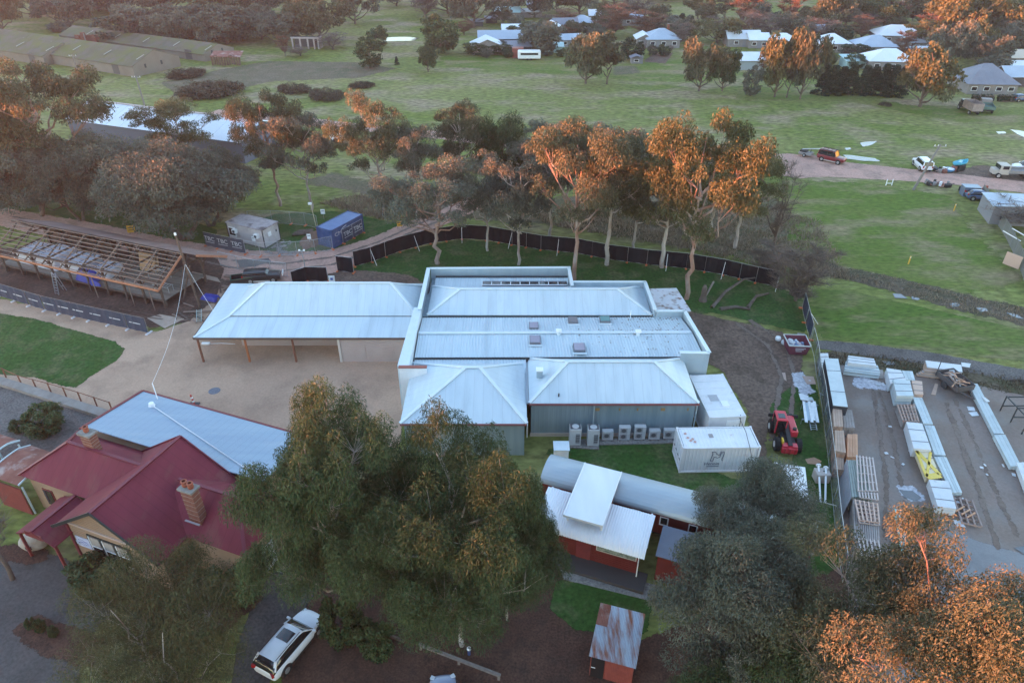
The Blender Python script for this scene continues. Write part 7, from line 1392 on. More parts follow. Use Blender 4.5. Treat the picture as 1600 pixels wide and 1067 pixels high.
H('slate roofed farmhouse behind clipped hedges at the right', 1548, 148, 11.5, 11, 2.6, RF_G, -.06, win=4, chim=False, rise=3.4); H('dark barn at the right edge behind the farmhouse', 1592, 136, 7, 7, 2.6, RF_B, 0, 'gable', F_WALLD, win=0, name='far_shed', cat='shed'); H('cream roofed house at the right edge', 1597, 105, 7, 6, 2.6, M('cream_roof', (.5, .44, .36), rough=.6), 0, 'gable'); H('white roofed shed at the right edge below the cream roof', 1600, 116, 7, 4, 2.2, RF_W, 0, 'skillion')
H('lone white shed on the far meadow', 1432, 10, 8, 5, 2.4, RF_W, 0, 'gable', win=0)
# caravan, red container, garden plot, rubble
p = at(827, 95); t = thing('caravan', 'white caravan with dark window band on the paddock', 'caravan', p, .02); bevel(MB().box((0, 1.1, 1.35), (6.0, 2.2, 2.0)).build('body', WHITE, t), .25, 2); MB().box((0, -.03, 1.6), (4.6, .05, .5)).build('window', GLASSD, t); [MB().tube((x, .1, .3), (x, .3, .3), .3, .3, 12).build('wheel', TYRE, t) for x in (-.5, .5)]; MB().box((-3.4, 1.1, .4), (1.0, .3, .15)).build('drawbar', GUTTER, t)
p = at(809, 91); t = thing('red_crate', 'faded red shipping box left of the caravan', 'container', p); MB().box((0, 1, 1.2), (3.0, 2.2, 2.4)).build('body', F_RED, t); MB().box((0, 1, 2.42), (3.05, 2.25, .06)).build('roof', M('pale_red_roof', (.35, .14, .11), rough=.6), t)
sheet('vegetable_plot', atl([(1022, 83), (1052, 83), (1040, 100), (1006, 97)]), .03, G_MUD, step=.8); sheet('rubble_ground', atl([(958, 104), (995, 104), (998, 115), (960, 118)]), .03, G_DRY, step=.8)
for i in range(2):
    a_, b_ = at(1517 + i * 40, 159), at(1551 + i * 34, 159); c = (a_ + b_) / 2; t = thing('clipped_hedge', ['clipped dark hedge left of the farmhouse path', 'clipped dark hedge right of the farmhouse path'][i], 'hedge', c); rs9 = np.random.RandomState(i); L_ = (b_ - a_).length; n = 260
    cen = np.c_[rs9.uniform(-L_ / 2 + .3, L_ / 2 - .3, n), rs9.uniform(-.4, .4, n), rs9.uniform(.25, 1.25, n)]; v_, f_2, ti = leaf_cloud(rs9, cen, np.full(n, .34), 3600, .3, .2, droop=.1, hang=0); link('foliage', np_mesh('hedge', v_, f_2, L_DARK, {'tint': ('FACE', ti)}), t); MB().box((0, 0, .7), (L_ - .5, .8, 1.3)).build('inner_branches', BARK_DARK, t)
# old mossy warehouses, top left
def warehouse(label, e0, e1, apex_z, eave_z, length, back, name='old_warehouse', wall=CLADB, holes=True):
    """e0, e1 = foot of the gable end (left, right); the hall runs back along the direction `back`"""
    a_ = at(*e0); W_ = e1; rz = R(62); t = thing(name, label, 'warehouse', a_, rz, 'old warehouses'); Ly = length
    mb = MB(); mb.add([(0, 0, 0), (W_, 0, 0), (W_, 0, eave_z), (W_ / 2, 0, apex_z), (0, 0, eave_z)], [(0, 1, 2, 3, 4)]); mb.build('gable_wall', wall, t); mb = MB(); mb.add([(0, Ly, 0), (W_, Ly, 0), (W_, Ly, eave_z), (W_ / 2, Ly, apex_z), (0, Ly, eave_z)], [(4, 3, 2, 1, 0)]); mb.build('gable_wall', wall, t)
    for x in (0, W_): MB().box((x, Ly / 2, eave_z / 2), (.1, Ly, eave_z)).build('side_wall', wall, t)
    nb = max(3, int(Ly / 6))
    for k in range(nb):
        y0, y1 = k * Ly / nb, (k + 1) * Ly / nb - .05
        for x in (-.4, W_ + .4): mb = MB(); mb.poly_slab([(x, y0, eave_z - .1), (x, y1, eave_z - .1), (W_ / 2, y1, apex_z + .1), (W_ / 2, y0, apex_z + .1)], .08); mb.build('roof_sheet', MOSS, t)
        if k % 2 == 0: mb = MB(); xx = W_ * .25; zz = eave_z + (apex_z - eave_z) * .5 + .13; mb.beam((xx - 1.2, y0 + 1, zz - .3), (xx + 1.2, y0 + 1.0, zz + .4), .35, .05); mb.build('skylight_strip', M('dull_skylight', (.28, .27, .22), rough=.5), t)
    MB().box((-.06, Ly * .1, 1.3), (.06, 2.4, 2.4)).build('door', M('dark_door', (.09, .08, .08), rough=.7), t)
    for x in (W_ * .25, W_ * .6): MB().box((x, -.04, 2.0), (.5, .05, .9)).build('window', GUTTER, t)
    return t
warehouse('large mossy roofed warehouse with blank tan gable', (212, 121), 13.5, 5.0, 2.5, 66, None)
warehouse('mossy warehouse at the left with lower gable', (72, 103), 12, 4.4, 2.3, 50, None)
p = at(346, 92); t = warehouse('long low mossy shed with broken end behind the large warehouse', (322, 97), 10, 3.6, 1.9, 60, None)
p = at(139, 76); t = thing('brick_ruin', 'roofless brick ruin behind the warehouses', 'ruin', p, .1)
for x, h_ in ((-2.2, 3.6), (-.6, 4.2), (1.9, 3.2)): MB().box((x, 0, h_ / 2), (1.2, .4, h_)).build('pier', BRICK, t)
MB().box((0, 2, 1.6), (5.5, .3, 3.2)).build('rear_wall', BRICK, t); MB().box((-.2, -.1, 2.0), (.3, .3, 4.0)).build('pale_jamb', F_WALL, t)
p = at(478, 77); t = thing('roofless_ruin', 'pale roofless concrete ruin with dark openings left of the pond', 'ruin', p, -.08); CR = M('ruin_concrete', (.30, .26, .26), (.36, .32, .31), scale=1, rough=.9)
for x in (-3.6, -1.4, .8, 2.6, 3.8): MB().box((x, 0, 1.4), (.4, .3, 2.8)).build('pier', CR, t)
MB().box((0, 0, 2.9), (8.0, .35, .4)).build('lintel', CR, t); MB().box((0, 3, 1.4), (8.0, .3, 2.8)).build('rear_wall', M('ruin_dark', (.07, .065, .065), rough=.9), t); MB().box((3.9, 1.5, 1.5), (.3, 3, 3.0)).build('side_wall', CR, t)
p = at(300, 108); t = thing('timber_lean_to', 'collapsing timber lean-to at the end of the mossy shed', 'shed', at(355, 103), .05)
for j in range(12): MB().box((-3.5 + j * .62, 0, 1.2 + .2 * math.sin(j)), (.5, .08, 2.2), 0, Matrix.Rotation(.06 * math.sin(j * 3), 3, 'Y')).build('plank', OLD, t)
mb = MB(); mb.slab((-3.8, -.3, 2.3), (3.8, -.3, 2.1), (3.8, 3.5, 2.9), (-3.8, 3.5, 3.0), .08); mb.build('roof_sheet', RUST, t)
# long pale shed behind the left trees
e = [at(100, 187, 3.6), at(376, 224, 3.6)]; d = e[1] - e[0]; t = thing('long_pale_shed', 'long pale iron roofed shed behind the left trees', 'shed', (e[0].x, e[0].y, 0), math.atan2(d.y, d.x)); L_ = d.length
n = 12
for k in range(n): x0, x1 = k * L_ / n, (k + 1) * L_ / n - .03; mb = MB(); mb.ribs((x0, 0, 3.6), (x1, 0, 3.6), (x1, 6.2, 5.6), (x0, 6.2, 5.6), .4, .03, 'trap'); mb.build('roof_sheet', RF_W, t); mb = MB(); mb.ribs((x0, 12.4, 3.6), (x1, 12.4, 3.6), (x1, 6.2, 5.6), (x0, 6.2, 5.6), .4, .03, 'trap'); mb.build('roof_sheet', RF_W, t)
MB().box((L_ / 2, 6.2, 1.75), (L_ - .4, 11.6, 3.5)).build('wall', M('shed_grey_wall', (.10, .12, .17), rough=.6), t); MB().box((L_ / 2, 6.2, 5.66), (L_, .5, .08)).build('ridge_capping', M('rusty_ridge', (.42, .34, .34), rough=.6), t)
mb = MB(); mb.add([(L_ - .15, .2, 3.5), (L_ - .15, 12.2, 3.5), (L_ - .15, 6.2, 5.5)], [(0, 1, 2)]); mb.build('gable_wall', M('shed_grey_wall', (.1, .1, .1)), t)
# stored white machinery right of the long shed
p = at(532, 220); t = thing('farm_machine', 'white farm machinery parked beside the far dirt road', 'machine', p, .5); MB().box((0, 0, 1.0), (3.2, 1.8, 1.0)).build('body', WHITE, t); MB().box((-.8, 0, 1.8), (1.2, 1.5, .7)).build('hopper', M('machine_tan', (.4, .3, .22), rough=.7), t); [MB().tube((x, y - .1, .45), (x, y + .1, .45), .45, .45, 14).build('wheel', TYRE, t) for x in (-1.2, 1.2) for y in (-.9, .9)]; MB().beam((1.5, -.9, .5), (2.8, -.9, 2.0), .12, .12).build('arm', ALU, t); MB().beam((1.5, .9, .5), (2.8, .9, 2.0), .12, .12).build('arm', ALU, t)
# power poles
for u, v, vt, lab, lean in ((227, 168, 119, 'power pole with cross arm in front of the mossy warehouse', -.2), (121, 110, 86, 'power pole left of the large warehouse', -.1), (1427, 297, 226, 'leaning grey power pole beside the far dirt road', 1.9), (1090, 90, 72, 'thin pole at the paddock corner', 0)):
    p = at(u, v); h = height(u, v, vt); t = thing('power_pole', lab, 'pole', p); MB().tube((0, 0, 0), (lean, 0, h), .20, .14, 8).build('pole', M('pole_timber', (.20, .18, .17), rough=.9), t); MB().box((lean, 0, h - .3), (1.9, .1, .12)).build('cross_arm', PLANK_G, t); [MB().tube((lean + x, 0, h - .24), (lean + x, 0, h - .02), .05, .04, 8).build('insulator', WHITE, t) for x in (-.8, -.3, .8)]
# boundary shed roof and fence at the right edge
q = [at(1534, 300, 2.6), at(1640, 305, 2.6), at(1650, 325, 3.0), at(1552, 322, 2.6)]; t = thing('boundary_shed', 'long grey shed at the right edge beside the boundary fence', 'shed', (q[0].x, q[0].y, 0)); mb = MB(); mb.poly_slab(q, .1); mb.build('roof_sheet', RF_B, t, off=(q[0].x, q[0].y, 0)); mb = MB(); mb.prism([(p.x + .2, p.y - .1) for p in q], 0, 2.45); mb.build('wall', F_WALLG, t, off=(q[0].x, q[0].y, 0)); 
pts = atl([(1532, 306), (1555, 345), (1572, 372), (1590, 410), (1606, 455)]); t = thing('boundary_fence', 'grey green metal boundary fence at the right edge', 'fence', pts[0]); off = tuple(pts[0])
for a_, b_ in zip(pts, pts[1:]):
    n = max(1, round((b_ - a_).length / 2.4))
    for i in range(n): s, e = a_.lerp(b_, i / n), a_.lerp(b_, (i + .98) / n); mb = MB(); mb.ribs(s, e, e + Vector((0, 0, 1.8)), s + Vector((0, 0, 1.8)), .2, .02, 'trap'); mb.build('panel', M('grey_green_sheet', (.16, .17, .15), (.20, .20, .18), scale=1, rough=.7), t, off=off); mb = MB(); mb.box(s + Vector((0, 0, .95)), (.08, .08, 1.9)); mb.build('post', F_WALLG, t, off=off)
p = at(1582, 408, 1.0); flat = MB(); flat.box((p.x, p.y, 1.1), (1.9, .06, 1.6), R(120)); solo(flat, 'leaning_board', SHEETP, 'pinkish board leaning on the boundary fence', 'board', (p.x, p.y, 0))
for i, (u, v) in enumerate(((1578, 376), (1592, 372))): a_ = at(u, v, 1.2); mb = MB(); mb.tube(a_ + Vector((-.8, .8, 1.0)), a_ + Vector((.8, -.8, .3)), .06, .06, 6); solo(mb, 'pale_pipe', WHITE, ['left pale pipe leaning behind the boundary fence', 'right pale pipe leaning behind the boundary fence'][i], 'pipe', tuple(a_))
p = at(1590, 395); t = thing('dark_drum', 'dark plastic bin behind the boundary fence', 'bin', (p.x + 1.2, p.y, 0)); MB().lathe([(.4, 0), (.45, .9), (.48, .95), (.48, 1.0), (0, 1.02)], (0, 0, 0), 14).build('bin', BLKP, t); MB().box((0, 0, 1.05), (.3, .1, .06)).build('handle', BLKP, t)
stand_spiky = at(1598, 352)
# fallen logs by the tangled bush
for i, pts_ in enumerate(([(1112, 482, .1), (1132, 462, .5), (1160, 447, .9), (1185, 440, .6)], [(1125, 484, .1), (1150, 482, .25), (1172, 485, .15)], [(1168, 482, .1), (1180, 470, .6), (1200, 462, .3)])):
    P3 = [at(u, v) + Vector((0, 0, z)) for u, v, z in pts_]; mb = MB()
    for j, (a_, b_) in enumerate(zip(P3, P3[1:])): mb.tube(a_, b_, .22 - .05 * j, .17 - .05 * j, 8, False)
    solo(mb, 'fallen_branch', BARK_DARK, ['long curved fallen branch under the tangled bush', 'low fallen branch on the lawn edge', 'short forked fallen branch right of the others'][i], 'branch', tuple(P3[0]))
p = at(1098, 470); t = thing('tree_stump', 'shaggy brown stump beside the white trunked gum', 'stump', p); MB().lathe([(.5, 0), (.35, .5), (.3, 1.6), (.15, 2.0), (0, 2.0)], (0, 0, 0), 10).build('stump', BARK_DARK, t); MB().beam((.2, 0, .5), (.9, .1, 2.4), .18, .14).build('splinter', M('grey_wood', (.22, .19, .18), rough=.9), t)
# ================================================================== PLANTING
proto('open_gum', gum, L_GREY, BARK_PALE, seed=3, h=16, w=11, base=.28, lobes=12, clumps=9, leaves=25000, ll=.30, lw=.11, lobe_r=.29, tr=.20, stems=1, fork=.30)
proto('spreading_gum', gum, L_GUM, BARK_RED, seed=8, h=16, w=13, base=.30, lobes=13, clumps=9, leaves=29000, ll=.30, lw=.11, lobe_r=.28, tr=.27, stems=1, fork=.28)
proto('slim_gum', gum, L_GUM, BARK_PALE, seed=15, h=17, w=8, base=.36, lobes=15, clumps=10, leaves=24000, ll=.28, lw=.10, lobe_r=.40, tr=.22, stems=1, fork=.42)
proto('dense_gum', gum, L_GREY, BARK_DARK, seed=21, h=13, w=13, base=.08, lobes=22, clumps=11, leaves=34000, lobe_r=.34, tr=.26, stems=2, fork=.22)
proto('warm_gum', gum, L_WARM, BARK_PALE, seed=27, h=16, w=11, base=.22, lobes=13, clumps=10, leaves=23000, ll=.30, lw=.11, lobe_r=.30, tr=.24, stems=1, fork=.3)
proto('far_gum', gum, L_GREY, BARK_DARK, seed=31, h=11, w=12, base=.08, lobes=15, clumps=8, leaves=6500, ll=.7, lw=.36, tr=.34, twigs=False)
proto('far_gum_tall', gum, L_GUM, BARK_DARK, seed=37, h=14, w=9, base=.12, lobes=12, clumps=8, leaves=5500, ll=.7, lw=.36, tr=.3, twigs=False)
proto('far_round', round_tree, L_DEEP, BARK_DARK, seed=41, h=9, w=8, leaves=3200, ll=.6, lw=.4)
proto('far_conifer', round_tree, L_DARK, BARK_DARK, seed=43, h=11, w=5.5, leaves=6000, ll=.55, lw=.32, clumps=110, conic=.3, base=.01)
proto('far_bare', bare_tree, L_MAUVE, BARK_DARK, seed=47, h=10, w=8, twigs=1500, tw=.035)
proto('far_rust', bare_tree, L_RUST, BARK_DARK, seed=49, h=9, w=8, twigs=2200, tw=.06)
proto('shrub', round_tree, L_DEEP, BARK_DARK, seed=53, h=2.2, w=2.4, leaves=7000, ll=.17, lw=.10, tr=.04, clumps=60, base=.02)
proto('low_bramble', round_tree, L_REED, BARK_DARK, seed=59, h=1.8, w=7, leaves=5200, ll=.35, lw=.16, tr=.06, clumps=60, base=.02)
proto('twiggy_bush', bare_tree, L_MAUVE, BARK_DARK, seed=61, h=4.5, w=6, twigs=5200, tr=.14, tw=.012, up=.3, base=.08)
proto('bare_big', bare_tree, L_MAUVE, BARK_DARK, seed=67, h=12, w=9, twigs=2600, tr=.3, tw=.014, up=.6, base=.3)

def stand(key, u, v, vtop, wpx, label, rz=None, group=None, name='gum_tree', leaf=None, cat='tree', hmin=.5):
    p = at(u, v); h = max(hmin, height(u, v, vtop)); wpx *= 1.12; d = p.y * _C + (CAM_H - h * .6) * _S
    return plant(key, p, label, random.uniform(0, 6.28) if rz is None else rz, h, wpx * d / FPX, name, cat, group, leaf)

mid = 'gum trees behind the hall'
stand('spreading_gum', 684, 412, 262, 170, 'grey leaved gum with forked red trunk nearest the black fence corner', 2.2, mid, leaf=L_GREY)
stand('open_gum', 810, 414, 248, 130, 'slender pale trunked gum behind the roof windows', 1.1, mid, leaf=L_GREY)
stand('spreading_gum', 897, 437, 196, 165, 'tall gum with red lower trunk right behind the hall parapet corner', .4, mid)
stand('slim_gum', 948, 414, 208, 140, 'thin gum with pale trunk between two red trunked gums', 0.3, mid)
stand('warm_gum', 1034, 418, 228, 160, 'olive gum with stout red trunk left of the tall white trunked gum', 2.6, mid)
stand('spreading_gum', 1072, 467, 186, 180, 'tallest gum with long white trunk beside the leaf strewn annex', 4.4, mid, leaf=L_WARM)
stand('warm_gum', 1148, 388, 228, 130, 'olive crowned gum behind the black fence right of the white trunk', .9, mid)
stand('open_gum', 600, 338, 150, 125, 'gum with glowing orange top by the far dirt road', .2, mid, leaf=L_GUM)
stand('slim_gum', 652, 345, 198, 78, 'small gum leaning over the yellow road sign', 1.9, mid, leaf=L_GREY)
stand('slim_gum', 722, 322, 164, 90, 'narrow gum with orange lit crown left of a dark round tree', 2.9, mid)
stand('dense_gum', 782, 318, 180, 90, 'dark green round crowned gum behind the grey gums', 1.3, mid, leaf=L_DEEP)
stand('open_gum', 842, 330, 188, 110, 'orange topped gum behind the pale slender gum', 3.3, mid)
stand('warm_gum', 885, 322, 188, 95, 'far gum showing only its orange crown over the red gum', 5.1, mid)
stand('open_gum', 968, 335, 196, 130, 'gum with orange leaf tips behind the thin pale gum', .7, mid)
stand('spreading_gum', 1010, 345, 212, 140, 'broad dull gum behind the stout red trunk', 4.0, mid, leaf=L_WARM)
stand('far_round', 1150, 277, 234, 68, 'small round tree at the edge of the far dirt road', .5, 'trees by the far road', 'round_tree', L_GUM)
stand('bare_big', 1206, 396, 268, 75, 'dark leafless tree right of the gums', 1.0, None, 'bare_tree')
stand('twiggy_bush', 1243, 470, 385, 120, 'tangled grey leafless bush at the bend of the black fence', .3, None, 'bare_bush', cat='bush')
stand('twiggy_bush', 1200, 432, 385, 70, 'smaller grey leafless bush left of the tangled bush', 2.3, None, 'bare_bush', cat='bush')
stand('open_gum', 762, 392, 250, 120, 'grey gum leaning over the black fence between two pale trunks', 5.6, mid, leaf=L_GREY)
stand('slim_gum', 858, 372, 232, 105, 'gum behind the black fence left of the red trunk', 2.4, mid, leaf=L_GREY)
stand('open_gum', 990, 388, 262, 130, 'low grey gum between the pale thin gum and the stout red trunk', 3.8, mid, leaf=L_GREY)
stand('warm_gum', 1108, 372, 232, 120, 'olive gum directly behind the tall white trunk', 1.4, mid)
# gums by the site containers
stand('open_gum', 487, 328, 176, 125, 'grey gum with red base standing over the blue container', 2.0, 'gums by the site containers')
stand('spreading_gum', 438, 322, 148, 112, 'gum with orange lit top left of the blue container', 5.0, 'gums by the site containers')
# dark mass of trees on the left
lm = 'dark trees along the left track'
for key, u, v, vt, w, lab, lf in (
    ('dense_gum', 290, 372, 236, 215, 'broad dark tree overhanging the white site office', L_GREY),
    ('dense_gum', 232, 340, 226, 165, 'dark tree left of the one overhanging the site office', L_GREY),
    ('dense_gum', 168, 330, 216, 160, 'dark tree with a visible trunk above the timber shed', L_GREY),
    ('spreading_gum', 100, 322, 103, 200, 'tallest tree of the left mass with warm tinted top', L_GUM),
    ('dense_gum', 28, 318, 150, 170, 'dark tree at the left picture edge above the shed', L_GREY),
    ('dense_gum', -50, 322, 112, 170, 'dark tree half cut by the left picture edge', L_GUM),
    ('dense_gum', 62, 338, 222, 150, 'low dark tree left of the visible trunk above the timber shed', L_GREY),
    ('dense_gum', 128, 346, 236, 130, 'low dark tree nearest the timber shed ridge', L_GREY),
    ('dense_gum', -25, 336, 205, 150, 'low dark tree at the left picture edge beside the track', L_GREY),
    ('dense_gum', 330, 352, 246, 150, 'dark tree right of the one overhanging the site office', L_GREY),
    ('dense_gum', 352, 330, 235, 110, 'dark tree right behind the site office roof', L_GREY),
    ('warm_gum', 292, 268, 156, 118, 'orange topped gum in front of the long pale shed', L_WARM)):
    stand(key, u, v, vt, w, lab, None, lm, leaf=lf)
# foreground trees
proto('near_gum_left', gum, L_DEEP, BARK_PALE, seed=71, h=16.6, w=11.0, base=.10, lobes=22, clumps=16, leaves=180000, ll=.24, lw=.042, tr=.17, fork=.22, lobe_r=.35, clump_r=.42, hang=.7)
proto('near_gum_right', gum, L_DEEP, BARK_PALE, seed=78, h=16.4, w=13.5, base=.04, lobes=27, clumps=16, leaves=230000, ll=.24, lw=.042, tr=.18, fork=.25, lobe_r=.33, clump_r=.42, hang=.7)
plant('near_gum_left', at(556, 978), 'large green gum in front of the courtyard with orange lit top left', .8)
plant('near_gum_right', at(722, 1008), 'largest dark green gum in the foreground hiding the hall corner', 2.2)
plant('near_gum_right', at(792, 968), 'smaller dark green gum right of the largest foreground gum', 4.1, 12.0, 6.4)
proto('near_wattle', gum, L_WARM, BARK_PALE, seed=83, h=8.3, w=11.8, base=.06, lobes=18, clumps=18, leaves=120000, ll=.20, lw=.035, tr=.12, fork=.2, lobe_r=.36, stems=2, hang=.5, flat=.7)
plant('near_wattle', at(270, 1080), 'low brownish green tree in the lower left corner by the red roof', 1.0, name='wattle_tree')
proto('near_grey_gum', gum, L_GREY, BARK_PALE, seed=89, h=12, w=9.5, base=.10, lobes=15, clumps=15, leaves=140000, ll=.19, lw=.06, tr=.16, fork=.2, lobe_r=.34, stems=2)
plant('near_grey_gum', at(1128, 1056), 'grey green gum beside the rusty shed with pale twisting branches', .5)
plant('near_grey_gum', at(1160, 900), 'greyish gum hiding the end of the white container', 3.6, 9.2, 8.2)
proto('near_orange_gum', gum, L_GUM, BARK_RED, seed=97, h=14.6, w=14.0, base=.16, lobes=15, clumps=15, leaves=165000, ll=.17, lw=.055, tr=.17, fork=.2, lobe_r=.31, stems=2)
plant('near_orange_gum', at(1338, 1165), 'gum in the lower right corner with glowing orange left side', 1.2)
proto('near_dark_gum', gum, L_DEEP, BARK_DARK, seed=101, h=8, w=6.5, base=.06, lobes=11, clumps=13, leaves=45000, ll=.15, lw=.055, tr=.2, fork=.2, lobe_r=.36)
plant('near_dark_gum', at(1205, 1130), 'dark green small tree between two lower right gums', .2)
plant('near_dark_gum', at(1090, 1150), 'dark green tree at the bottom edge right of the rusty shed', 2.7, 5.5, 5.5)
for key, u, v, vt, w, lab in (('shrub', 76, 672, 638, 56, 'rounded grey green shrub beside the platform'), ('shrub', 37, 672, 655, 30, 'small pale clump left of the rounded shrub'),
    ('shrub', 160, 915, 880, 80, 'dark shrub under the station window'), ('shrub', 385, 930, 895, 60, 'shrub at the right corner of the red roofed station'), ('shrub', 325, 935, 905, 60, 'shrub against the station wall behind the wattle'),
    ('shrub', 50, 980, 968, 14, 'tiny tuft at the end of the garden bed'), ('shrub', 66, 985, 970, 16, 'tiny tuft in the middle of the garden bed'), ('shrub', 86, 993, 980, 13, 'tiny tuft nearest the wattle in the garden bed'),
    ('shrub', 540, 1000, 935, 60, 'leafy sucker growing in the leaf litter by the white car'), ('shrub', 590, 1020, 975, 55, 'leafy sucker at the end of the fallen rail')):
    stand(key, u, v, vt, w, lab, None, None, 'shrub', cat='shrub', hmin=.3)
o = stand('bare_big', 20, 905, 745, 110, 'leafless pale tree over the verandah at the lower left', .4, None, 'bare_tree')
# brambles in the paddock
for u, v, w, lab in ((328, 148, 100, 'large dark bramble mound left of the power pole'), (460, 143, 55, 'bramble mound in the middle of the field'), (510, 153, 62, 'reddish bramble mound near the dirt road'), (565, 136, 40, 'small bramble mound right of the others'), (1383, 165, 22, 'round grey shrub alone in the far field'), (290, 120, 60, 'bramble bank beside the old warehouse')):
    p = at(u, v); d = p.y * _C + CAM_H * _S; ww = w * d / FPX; plant('low_bramble', p, lab, random.random() * 6, ww * .16, ww, 'bramble', 'bush', 'brambles in the field')
